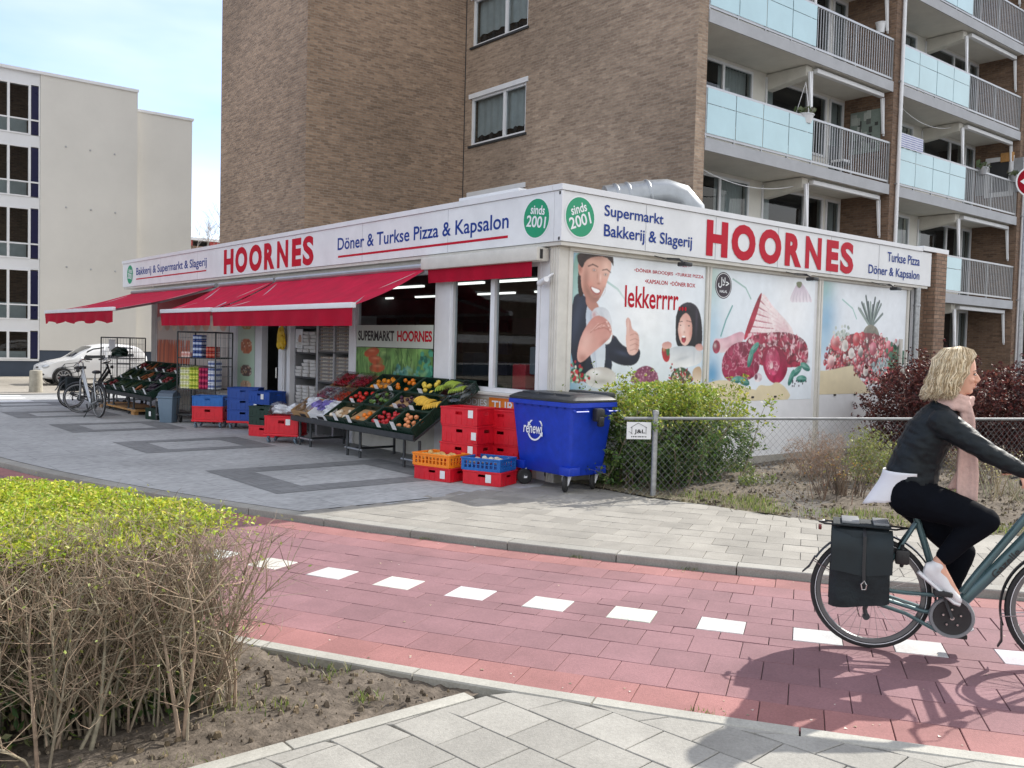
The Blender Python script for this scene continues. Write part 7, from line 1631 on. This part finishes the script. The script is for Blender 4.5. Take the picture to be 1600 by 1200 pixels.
for s_ in (-1, 1):
    b = MB(); nx_, nz_ = 12, 14; vs_ = []; 
    for side in (0, 1):
        for i in range(nz_+1):
            for j in range(nx_+1):
                u, v = j/nx_, i/nz_; x = -.235+.335*u+(.012*(1-v)*(u-.5)); z = .29+.455*v+(.02*math.cos(u*3.1)*(1-v)*-1)
                bul = math.sin(math.pi*min(1, max(0, u)))**.4*math.sin(math.pi*min(1, v*.85+.12))**.4
                y = (.075 if side == 0 else .10+.085*bul+.008*math.sin(u*9+v*5)+.006*math.sin(v*14+u*3)); vs_.append((x, s_*y, z))
    N = nx_+1; K = N*(nz_+1)
    fs = [(i*N+j, i*N+j+1, (i+1)*N+j+1, (i+1)*N+j) for i in range(nz_) for j in range(nx_)]; fs += [tuple(K+q for q in reversed(f)) for f in fs]
    ed = [j for j in range(N)]+[i*N+nx_ for i in range(1, nz_+1)]+[nz_*N+j for j in range(nx_-1, -1, -1)]+[i*N for i in range(nz_-1, 0, -1)]
    fs += [(ed[q], ed[(q+1) % len(ed)], K+ed[(q+1) % len(ed)], K+ed[q]) for q in range(len(ed))]
    b.add(vs_, fs); bg_ = b.build('bag', M['canvas'], t, angle=50)
    b = MB(); n = 8; vs_ = []
    for i in range(n+1):
        v = i/n; z = .752-.255*v; y = .075+.118*min(1, v*3.2)**.5+.004
        for j in range(9): u = j/8; vs_.append((-.235+.345*u, s_*(y+.004*math.sin(u*8+v*3)), z+.01*math.cos(u*6)*v))
    b.add(vs_, [(i*9+j, i*9+j+1, (i+1)*9+j+1, (i+1)*9+j) for i in range(n) for j in range(8)]); b.build('flap', mat('pannier flap', (.011, .018, .021), .75, var=.25, scale=10), t, angle=60)
    b = MB(); b.tube([(-.05, s_*.085, .76), (-.05, s_*.19, .72), (-.05, s_*.205, .52), (-.045, s_*.207, .44)], [(.003, .011)]*4, 6, side=(0, 1, 0)); b.build('strap', M['black'], t)
    b = MB(); b.tube([(-.045, s_*.208, .46), (-.062, s_*.212, .44), (-.056, s_*.212, .41), (-.036, s_*.212, .41), (-.03, s_*.212, .44)], .004, 6, closed=True); b.build('buckle', M['steel'], t)
b = MB(); b.rbox((-.23, -.12, .765), (.1, .12, .777), .005); b.build('bridge', M['canvas'], t)
b = MB(); b.rbox((-.18, -.10, .778), (-.08, .10, .795), .006); b.rbox((0, -.10, .778), (.09, .10, .795), .006); b.build('carrying_strap', M['greycase'], t)
# ================================================================ the woman
person = bike_thing('person', 'woman with blond hair, dark jacket and pink scarf riding a bicycle', 'person')
skin = mat('skin', lin('d6a48c'), .5, var=.06, scale=10); M['jacket'] = mat('dark leather jacket', (.008, .012, .015), .52, var=.3, scale=9, bump=.6, bscale=13, spec=.25); M['trousers'] = mat('black trousers', (.004, .005, .008), .95, var=.2, scale=8, bump=.2, bscale=10, spec=.1)
M['shirt'] = mat('white shirt', (.72, .73, .76), .7, var=.05, bump=.2, bscale=12); M['scarf'] = mat('pink scarf', lin('cfae a4'.replace(' ', '')), .95, var=.10, scale=30, bump=.3, bscale=40); M['shoe'] = mat('white shoe', (.68, .68, .69), .6, var=.06, scale=20)
M['hair'] = mat('blond hair', lin('cdb98f'), .5, var=.28, scale=26, bump=.3, bscale=60)
SH = {-1: (Vector((.365, -.165, 1.435)), Vector((.565, -.265, 1.275)), Vector((.765, -.285, 1.175))), 1: (Vector((.365, .165, 1.435)), Vector((.565, .265, 1.275)), Vector((.765, .285, 1.175)))}
HIPV, KN, AN = {-1: Vector((.20, -.085, .965)), 1: Vector((.20, .085, .96))}, {-1: Vector((.605, -.12, .862)), 1: Vector((.52, .11, .62))}, {-1: Vector((.365, -.12, .60)), 1: Vector((.435, .115, .235))}
def torso(b, g=0.):
    S_ = [(.19, .93, .10, .12), (.19, .98, .145, .175), (.205, 1.06, .140, .175), (.225, 1.15, .122, .150), (.265, 1.27, .120, .165), (.305, 1.36, .118, .178), (.345, 1.43, .10, .165), (.375, 1.485, .075, .11), (.395, 1.525, .058, .068)]
    b.tube([(x, 0, z) for x, z, _, _ in S_], [(hx+g, hy+g) for _, _, hx, hy in S_], 22, side=(1, 0, 0))
def limb(b, pts, rs, n=14): 
    P = []; Rr = []
    for i in range(len(pts)-1):
        for k in range(5): P.append(Vector(pts[i]).lerp(Vector(pts[i+1]), k/5)); Rr.append(rs[i]+(rs[i+1]-rs[i])*k/5)
    P.append(Vector(pts[-1])); Rr.append(rs[-1]); b.tube(P, Rr, n)
    for p, r in zip(pts, rs): b.ball(p, r, 12)
b = MB(); torso(b, -.015)
b.tube([(.385, 0, 1.48), (.41, 0, 1.54), (.435, 0, 1.60), (.445, 0, 1.66)], [.062, .054, .052, .055], 16)
HS = [(.482, 1.592, .030, .028), (.478, 1.605, .045, .042), (.462, 1.63, .068, .056), (.452, 1.66, .080, .066), (.448, 1.69, .086, .071), (.446, 1.72, .089, .074), (.442, 1.75, .090, .075), (.438, 1.78, .087, .072), (.434, 1.805, .076, .064), (.43, 1.828, .055, .048), (.43, 1.84, .03, .028)]
b.tube([(x, 0, z) for x, z, _, _ in HS], [(hx, hy) for _, _, hx, hy in HS], 22, side=(1, 0, 0))
b.ball((.497, 0, 1.607), (.026, .024, .020), 10)                                    # chin
b.tube([(.525, 0, 1.715), (.541, 0, 1.695), (.551, 0, 1.676), (.540, 0, 1.662)], [.008, .0100, .0115, .009], 10)   # nose
for s_ in (-1, 1): b.ball((.540, .010*s_, 1.667), (.010, .008, .008), 8); b.ball((.495, .040*s_, 1.675), (.03, .022, .022), 8); b.ball((.428, .076*s_, 1.69), (.020, .008, .030), 10); b.ball((.515, .03*s_, 1.722), (.016, .022, .009), 8)
b.ball((.529, 0, 1.646), (.011, .021, .0065), 8); b.ball((.525, 0, 1.633), (.012, .020, .0075), 8)
for s_ in (-1, 1):
    A, E, W = SH[s_]; limb(b, [A, E, W], [.048, .038, .026]); limb(b, [HIPV[s_], KN[s_], AN[s_]], [.085, .055, .035])
    # hand closed round the grip: palm, five unequal bent fingers
    gx = Vector((.78, .283*s_, 1.121)); ga = Vector((-.09, .015*s_, -.0145)).normalized(); up = Vector((0, 0, 1)); out = Vector((0, s_, 0)); out = (out-ga*out.dot(ga)).normalized(); top = ga.cross(out); top = top if top.z > 0 else -top
    b.tube([W, W.lerp(gx, .5)+top*.026, gx+top*.030-ga*.02], [(.024, .030), (.020, .036), (.014, .038)], 12, side=top)
    for k, (off, ln_) in enumerate(((-.034, .92), (-.012, 1.0), (.010, .95), (.031, .80))):
        c = gx-ga*off; pts = []
        for i in range(7): a = R(95-36*i*ln_); rad = .027; pts.append(c+out*(rad*math.cos(a))+top*(rad*math.sin(a)))
        b.tube(pts, [.0095, .0098, .0090, .0092, .0084, .0080, .0065], 8)
    b.tube([gx+top*.024-out*.022+ga*.01, gx-out*.029+top*.008-ga*.01, gx-out*.026-top*.012-ga*.028], [.012, .0105, .008], 8)
    # foot inside the shoe
    f_ = (Vector((.37, -.12, .56)), Vector((.46, -.12, .415))) if s_ < 0 else (Vector((.43, .115, .20)), Vector((.54, .115, .165))); limb(b, [AN[s_], f_[0], f_[1]], [.034, .036, .026])
body = fuse(b, 'body', skin, person, .0055, 2)
for s_ in (-1, 1):
    b = MB(); b.ball((.522, .036*s_, 1.706), (.008, .011, .0050), 10, c=(.34, .32, .31)); b.ball((.5275, .037*s_, 1.706), (.0045, .0058, .0052), 8, c=(.025, .022, .022)); b.tube([(.522, .020*s_, 1.713), (.527, .036*s_, 1.7145), (.515, .050*s_, 1.709)], .0022, 6, c=(.05, .035, .03)); b.build('eye', M['vcol'], body)
    b = MB(); b.tube([(.530, .018*s_, 1.728), (.528, .036*s_, 1.732), (.512, .054*s_, 1.727)], [.0025, .003, .0015], 6); b.build('eyebrow', mat('brown eyebrow', (.16, .11, .07), .8, var=0), body)
b = MB(); b.ball((.534, 0, 1.6465), (.008, .019, .0045), 8); b.ball((.531, 0, 1.6345), (.009, .018, .0055), 8); b.build('lips', mat('lips', lin('b0645c'), .4, var=0), body)
# trousers
b = MB(); S_ = [(.17, .90, .08, .10), (.185, .94, .135, .165), (.195, .99, .155, .185), (.205, 1.05, .150, .182), (.215, 1.10, .142, .172)]
b.tube([(x, 0, z) for x, z, _, _ in S_], [(a, c) for _, _, a, c in S_], 22, side=(1, 0, 0))
for s_ in (-1, 1): limb(b, [HIPV[s_]+Vector((-.01, 0, 0)), HIPV[s_].lerp(KN[s_], .5)+Vector((0, 0, .005)), KN[s_], KN[s_].lerp(AN[s_], .45)+Vector((-.018, 0, 0)), AN[s_].lerp(KN[s_], .13)], [.122, .106, .077, .069, .052])
fuse(b, 'trousers', M['trousers'], person, .010, 5)
# jacket
b = MB(); S_ = [(.205, 1.045, .150, .178), (.21, 1.10, .150, .178), (.232, 1.18, .140, .168), (.268, 1.28, .138, .182), (.305, 1.37, .132, .19), (.345, 1.44, .112, .175), (.378, 1.495, .085, .12), (.395, 1.525, .066, .08)]
b.tube([(x, 0, z) for x, z, _, _ in S_], [(a, c) for _, _, a, c in S_], 24, side=(1, 0, 0))
for s_ in (-1, 1): A, E, W = SH[s_]; limb(b, [A+Vector((-.02, 0, -.01)), A.lerp(E, .5)+Vector((.0, 0, -.004)), E, E.lerp(W, .5), W.lerp(E, .03)], [.084, .070, .060, .052, .041])
jk = fuse(b, 'jacket', M['jacket'], person, .009, 4)
me = jk.data; g_ = np.random.default_rng(8)
from mathutils import noise as mnoise
for v in me.vertices:   # leather creases
    p = v.co; k = mnoise.noise(Vector((p.x*13-p.z*7, p.y*7, p.z*34+p.x*14)))*.008+mnoise.noise(p*34)*.003; v.co = p+v.normal*k
for v in bpy.data.meshes[[m_.name for m_ in bpy.data.meshes if m_.name.startswith('trousers')][0]].vertices:
    p = v.co; v.co = p+v.normal*(mnoise.noise(Vector((p.x*12, p.y*8, p.z*16)))*.004)
# white shirt tail
b = MB(); n, k = 10, 12; vs_ = []
for i in range(n+1):
    u = i/n
    for j in range(k+1):
        a = R(-100+200*j/k); wx = 1-.35*abs(j/k-.5)*2*u; L_ = .215*(1-.55*(abs(j/k-.5)*2)**2.2)
        r0x, r0y = .150+.035*u, .183+.01*u; vs_.append((.195-(r0x+.075*u*math.cos(a)**2*math.sin(u*1.6))*math.cos(a)*1.0-.0, r0y*math.sin(a)*wx, 1.115-L_*u+.008*math.sin(j*1.9)*u))
b.add(vs_, [(i*(k+1)+j, i*(k+1)+j+1, (i+1)*(k+1)+j+1, (i+1)*(k+1)+j) for i in range(n) for j in range(k)]); sh = b.build('shirt', M['shirt'], person, angle=80)
md = sh.modifiers.new('s', 'SOLIDIFY'); md.thickness = .004
# shoes
for s_ in (-1, 1):
    if s_ < 0: h, tp, y = Vector((.262, -.12, .525)), Vector((.478, -.122, .352)), -.12
    else: h, tp, y = Vector((.345, .115, .165)), Vector((.595, .115, .150)), .115
    d = (tp-h); L_ = d.length; d.normalize(); upv = Vector((-d.z, 0, d.x)); q = lambda u, v: h+d*(u*L_)+upv*v
    b = MB(); prof = [(0, .040, .030, .030), (.08, .050, .050, .036), (.22, .062, .062, .036), (.38, .056, .052, .038), (.55, .040, .038, .043), (.72, .032, .030, .046), (.88, .027, .024, .040), (.97, .022, .018, .026), (1.0, .018, .010, .012)]
    b.tube([q(u, c) for u, c, _, _ in prof], [(a, w_) for _, _, a, w_ in prof], 16, side=upv); limb(b, [q(.2, .08), AN[s_].lerp(q(.2, .08), .55)], [.040, .042])
    s1 = fuse(b, 'shoe', M['shoe'], person, .007, 3)
    b = MB(); so_ = [(-.02, .022), (.1, .036), (.3, .036), (.5, .040), (.72, .048), (.9, .040), (1.02, .016)]
    b.tube([q(u, -.002+(.012 if u > .95 else 0)) for u, _ in so_], [(.013, w_) for _, w_ in so_], 14, side=upv); b.build('sole', M['white'], s1)
    b = MB()
    for i in range(5): u = .34+i*.07; c = q(u, .098-(i*.011)); b.tube([c+Vector((0, -.022, -.004)), c+upv*.006, c+Vector((0, .022, -.004))], .0035, 6)
    b.build('laces', M['whitecard'], s1)
# scarf: loop round the neck and two hanging ends with a fringe
b = MB()
for k, (r0, z, th_) in enumerate(((.082, 1.515, .026), (.078, 1.548, .024), (.076, 1.575, .018))):
    b.tube([(.415+.01*k+(r0+.012*math.sin(i*1.3+k))*math.cos(2*math.pi*i/18)*1.02, (r0+.006*math.sin(i*2.1))*math.sin(2*math.pi*i/18)*.95, z+.018*math.cos(2*math.pi*i/18)*-.9+.006*math.sin(i*2.3+k)) for i in range(18)], [(th_, th_*.8)]*18, 10, closed=True, side=(0, 0, 1))
for y0, e, wv in ((-.05, (.505, -.055, .965), .055), (.015, (.455, -.01, 1.02), .05)):
    P_ = [(.475, y0, 1.53), (.492, y0, 1.45), (.492, y0, 1.36), (.50, y0-.005, 1.24), (.505, y0-.005, 1.12), e]
    for j in range(5):
        o = (j-2)*wv*.42; b.tube([Vector(p)+Vector((o*min(1, .45+i*.14), (abs(j-2)*-.006)+.004*math.sin(i*2+j), 0)) for i, p in enumerate(P_)], [(.012+.003*math.sin(i+j), .014) for i in range(6)], 8, side=(0, 1, 0))
scf = fuse(b, 'scarf', M['scarf'], person, .006, 2)
b = MB()
for k in range(34):
    y = -.055+rr.uniform(-.012, .012); x = .505+rr.uniform(-.065, .065); z = .965
    if k % 2: x, y, z = .455+rr.uniform(-.06, .06), -.01+rr.uniform(-.01, .01), 1.02
    b.tube([(x, y, z+.01), (x+rr.uniform(-.01, .005), y, z-.03), (x+rr.uniform(-.02, .01), y, z-.06)], .0025, 4)
b.build('fringe', M['scarf'], scf)
# hair: a sleek shoulder length bob, thousands of fine strands over a full under-layer
M['hair'] = matc('blond hair', .45, .18, 60, spec=.5); r_ = random.Random(77)
HC = [lin('d2c0a2'), lin('bca684'), lin('e2d5ba'), lin('9c8768'), lin('d9caac')]
def lock(u, s_, j=0.):
    """guide curve: u 0 = beside the face, 1 = nape; s_ = side"""
    a = u*1.0; ph = math.pi*(.05+.95*u)/2                       # around the head from temple to back
    rx, ry = .100, .094; c = Vector((.412, 0, 0))
    x = lambda k, z: c.x+rx*k*math.cos(math.pi*(.18+.82*u))*(1) ; y = lambda k: s_*ry*k*max(.04, math.sin(math.pi*(.18+.82*u)))
    drop = 1.575-.01*u
    P_ = [Vector((.47-.085*u, .010*s_, 1.862-.02*(abs(.35-u)))), Vector((x(.72, 0)+.01, y(.62), 1.842)), Vector((x(.97, 0), y(.98), 1.79)), Vector((x(1.03, 0)-.006, y(1.10), 1.72)), Vector((x(1.04, 0)-.024, y(1.14), 1.655)), Vector((x(1.02, 0)-.026-.004*u, y(1.09), 1.60)), Vector((x(.99, 0)-.034-.008*u, y(.97), drop))]
    if u < .3: k = (.3-u)/.3; P_ = [p+Vector((-.046*k*max(0, i-2)**.8*.62, .004*s_*k, .0)) for i, p in enumerate(P_)]
    return [p+Vector((r_.gauss(0, .0035), r_.gauss(0, .0035), r_.gauss(0, .003)))*(j*(.3+i*.35)) for i, p in enumerate(P_)]
b = MB(); b.tube([(.408, 0, 1.66), (.406, 0, 1.70), (.406, 0, 1.76), (.413, 0, 1.81), (.42, 0, 1.84), (.425, 0, 1.853)], [(.082, .078), (.088, .083), (.094, .086), (.088, .078), (.060, .053), (.02, .02)], 18, side=(1, 0, 0))
for s_ in (-1, 1):
    for k in range(18): b.tube(lock(k/17, s_), [.009, .011, .012, .013, .013, .012, .004], 8)
hr = fuse(b, 'hair', mat('hair under-layer', lin('9c8865'), .6, var=.25, scale=30), person, .0055, 2)
b = MB()
for s_ in (-1, 1):
    for k in range(620):
        u = r_.random(); c = r_.choice(HC); v = r_.uniform(.75, 1.15); P_ = lock(u, s_, 1.6); o = .0105; n_ = [Vector((p.x-.41, p.y, 0)) for p in P_]; P_ = [p+(q.normalized()*o if i > 1 and q.length > 1e-4 else Vector((0, 0, o*.8))) for i, (p, q) in enumerate(zip(P_, n_))]
        wv_ = .0045*r_.uniform(.4, 1.2); P_ = [p+Vector((wv_*math.sin(i*1.75+u*9), s_*wv_*.7*math.sin(i*1.6+2+u*7), 0))*(i > 2) for i, p in enumerate(P_)]
        b.tube(P_, [.0014, .0022, .0026, .0027, .0026, .0022, .0006], 4, cap=False, c=tuple(q*v for q in c))
    for k in range(110):  # swept over the temple from the parting
        u = r_.random(); c = r_.choice(HC); v = r_.uniform(.8, 1.2); w0 = r_.gauss(0, .002)
        b.tube([(.475-.03*u, .008*s_, 1.866-.003*u), (.512-.02*u, .026*s_, 1.852-.012*u), (.526-.028*u, .054*s_, 1.818-.018*u+w0), (.500-.035*u, .082*s_, 1.785-.022*u+w0), (.448-.03*u, .100*s_, 1.752-.03*u), (.392-.03*u, .109*s_, 1.715-.03*u)], [.0016, .0024, .0028, .0028, .0024, .0008], 4, cap=False, c=tuple(q*v for q in c))
tag(b.build('strands', M['hair'], hr), kind='stuff')
# ================================================================ parked bicycles, car, bollard
bicycle('silver framed bicycle parked with its front wheel turned beside the vegetable stall', (-2.20, 11.95, .004), math.atan2(.99, -.10), 'silverp', 58, 'blackp', crate_=True, grp='bicycles parked by the shop', kick=True, crank=60)
bicycle('black bicycle parked behind the silver one against the stall end', (-2.05, 14.75, .004), math.atan2(.25, .95), 'blackp', -20, 'blackp', grp='bicycles parked by the shop', kick=True, crank=20)
t = thing('bike_bag', 'black saddle bag on the black parked bicycle', 'bag', (-2.05, 14.75, 0), (0, 0, math.atan2(.25, .95)))
for s_ in (-1, 1): b = MB(); b.rbox((-.22, .08*s_, .42), (.1, .19*s_, .75), .03); b.build('bag', M['canvas'], t)
M['carpaint'] = mat('white car paint', (.80, .81, .82), .22, var=.02, coat=.6)
t = thing('parked_car', 'small white hatchback parked before the cream building', 'car', (-.33, 26.3, -.01))
# side outline (x from the nose), roof tapering inwards
W2c = .80
prof_lo = [(0.03, .32), (.0, .48), (.03, .60), (.16, .70), (.45, .80), (.85, .88), (1.0, .92)]
def car_sec(x):
    # (z bottom, z belt, half width at belt, z top, half width at top)
    xs = [0, .06, .2, .5, .95, 1.25, 1.65, 2.1, 2.7, 3.1, 3.35, 3.5, 3.55]
    top = [.56, .66, .74, .83, .93, 1.15, 1.38, 1.46, 1.45, 1.40, 1.28, 1.0, .8]
    hw = [.52, .62, .70, .76, .795, .80, .80, .80, .80, .79, .76, .70, .60]
    belt = [.50, .60, .68, .78, .86, .90, .92, .94, .98, 1.0, .98, .92, .7]
    bot = [.34, .26, .22, .2, .2, .2, .2, .2, .2, .2, .24, .32, .4]
    f = lambda a: float(np.interp(x, xs, a)); return f(bot), f(belt), f(hw), f(top)
b = MB(); X = [0, .03, .08, .15, .25, .4, .55, .75, .92, 1.0, 1.1, 1.25, 1.45, 1.65, 1.85, 2.1, 2.4, 2.7, 2.95, 3.1, 3.25, 3.38, 3.48, 3.55]; vs_ = []; n = 12
for x in X:
    bo, be, hw, tp = car_sec(x); k = max(0, (tp-be)/.55); wt = hw*(1-.22*min(1, k))
    half = [(0, bo), (hw*.85, bo), (hw*.97, bo+.06), (hw, (bo+be)/2), (hw*.985, be), ((hw+wt)/2, be+(tp-be)*.5), (wt, be+(tp-be)*.86), (wt*.86, be+(tp-be)*.97), (0, tp)]
    ringp = [(x, -y, z) for y, z in half]+[(x, y, z) for y, z in half[-2:0:-1]]; n = len(ringp); vs_ += ringp
b.add(vs_, [(i*n+j, i*n+(j+1) % n, (i+1)*n+(j+1) % n, (i+1)*n+j) for i in range(len(X)-1) for j in range(n)]+[tuple(range(n)), tuple((len(X)-1)*n+j for j in range(n-1, -1, -1))])
body_c = b.build('body', M['carpaint'], t, angle=40)
wg = mat('dark car window', (.03, .035, .04), .08, var=0, spec=.8)
def side_pt(x, f, s_, o=.006):
    bo, be, hw, tp = car_sec(x); k = max(0, (tp-be)/.55); wt = hw*(1-.22*min(1, k)); y = hw*.985+((wt)-hw*.985)*f/.86*1.0 if f < .86 else wt; return (x, s_*(y+o), be+(tp-be)*f)
for s_ in (-1, 1):
    for xs_ in ((1.28, 1.45, 1.65, 1.85, 2.02), (2.12, 2.3, 2.5, 2.7, 2.88, 3.0)):
        b = MB(); lo_ = [side_pt(x, .06, s_) for x in xs_]; md_ = [side_pt(x, .45, s_, .012) for x in xs_]; hi = [side_pt(x, .80, s_) for x in xs_]
        if xs_[0] < 1.5: hi[0] = side_pt(1.40, .5, s_, .012); md_[0] = side_pt(1.33, .25, s_, .012)
        m_ = len(xs_); b.add(lo_+md_+hi, [(i, i+1, m_+i+1, m_+i) for i in range(m_-1)]+[(m_+i, m_+i+1, 2*m_+i+1, 2*m_+i) for i in range(m_-1)]); b.build('side_window', wg, t, False)
b = MB()
def top_pt(x, y): bo, be, hw, tp = car_sec(x); return (x-.004, y, tp+.006-abs(y)**2*.06)
for (x0, x1) in ((1.02, 1.62),):
    ks = 6; P_ = [[top_pt(x0+(x1-x0)*i/ks, yy*(.70-.10*i/ks)) for yy in (-1, -.6, -.2, .2, .6, 1)] for i in range(ks+1)]
    for i in range(ks):
        for j in range(5): b.quad([P_[i][j], P_[i][j+1], P_[i+1][j+1], P_[i+1][j]])
b.build('windscreen', wg, t)
for x in (.66, 3.0):
    for s_ in (-1, 1):
        Mw = Matrix.Translation((x, s_*.74, .30)) @ Matrix.Rotation(R(90), 4, 'X'); b = MB(); b.lathe([(.15, -.09), (.28, -.09), (.30, -.06), (.30, .06), (.28, .09), (.15, .09)], 28, M=Mw, cap=False); b.lathe([(0, -.04), (.2, -.04), (.2, .04), (0, .04)], 20, M=Mw); wv = b.build('wheel', M['rubber'], t)
        b = MB()
        for k in range(10): a = R(36*k); b.prism([Mw @ Vector((.04*math.cos(a-.5), .04*math.sin(a-.5), -.098*-s_*-1)), Mw @ Vector((.21*math.cos(a-.1), .21*math.sin(a-.1), .098*s_*-1*-1*-1)), Mw @ Vector((.21*math.cos(a+.1), .21*math.sin(a+.1), .098*s_*-1*-1*-1)), Mw @ Vector((.04*math.cos(a+.5), .04*math.sin(a+.5), -.098*-s_*-1))], (0, s_*.006, 0))
        b.lathe([(.20, .09*-s_), (.225, .099*-s_), (.21, .10*-s_)], 28, M=Mw, cap=False); b.build('rim', M['alu'], wv)
        b = MB(); b.lathe([(.33, -.085), (.345, 0), (.33, .085)], 28, M=Mw, cap=False); b.build('wheel_arch', M['black'], t)
for s_ in (-1, 1):
    b = MB(); b.ball((.22, s_*.58, .66), (.20, .13, .075), 14, M=Matrix.Rotation(R(-12*s_), 4, 'Z') @ Matrix.Rotation(R(-14), 4, 'Y')); b.build('headlight', mat('headlight glass', (.55, .58, .62), .12, .3, var=.2, scale=12), t)
    b = MB(); b.ball((1.22, s_*.90, .93), (.07, .10, .065), 10); b.build('wing_mirror', M['carpaint'], t)
    b = MB(); b.ball((.10, s_*.54, .38), (.08, .10, .07), 12); b.build('fog_light', M['black'], t)
b = MB(); b.rbox((-.012, -.36, .34), (.06, .36, .47), .03); b.build('grille', M['black'], t)
b = MB(); b.box((-.025, -.24, .38), (-.014, .24, .47)); b.build('number_plate', mat('yellow plate', lin('d8a820'), .4, var=0), t, False)
b = MB(); b.ball((.02, 0, .60), (.05, .16, .03), 10); b.build('upper_grille', M['black'], t)
for s_ in (-1, 1):
    b = MB(); b.tube([side_pt(2.07, 0, s_, .004), (2.05, s_*.806, .6), (2.0, s_*.80, .3)], .005, 5); b.tube([side_pt(1.2, 0, s_, .002), (1.1, s_*.806, .6), (1.15, s_*.80, .3)], .005, 5); b.build('door_seam', M['darkmetal'], t)
    b = MB(); b.rbox((1.82, s_*.80, .80), (2.0, s_*.825, .83), .01); b.build('door_handle', M['carpaint'], t)
    b = MB(); b.bar((2.06, s_*.792, .95), (2.10, s_*.70, 1.36), .07, .02); b.build('door_pillar', M['carpaint'], t)
t = thing('bollard', 'short concrete bollard on the kerb in front of the white car', 'bollard', (-1.3, 21.86, -.01))
b = MB(); b.lathe([(.20, 0), (.19, .05), (.175, .62), (.16, .65), (0, .67)], 20); b.build('post', mat('weathered concrete', (.32, .30, .25), .9, var=.25, scale=5, bump=.3), t)
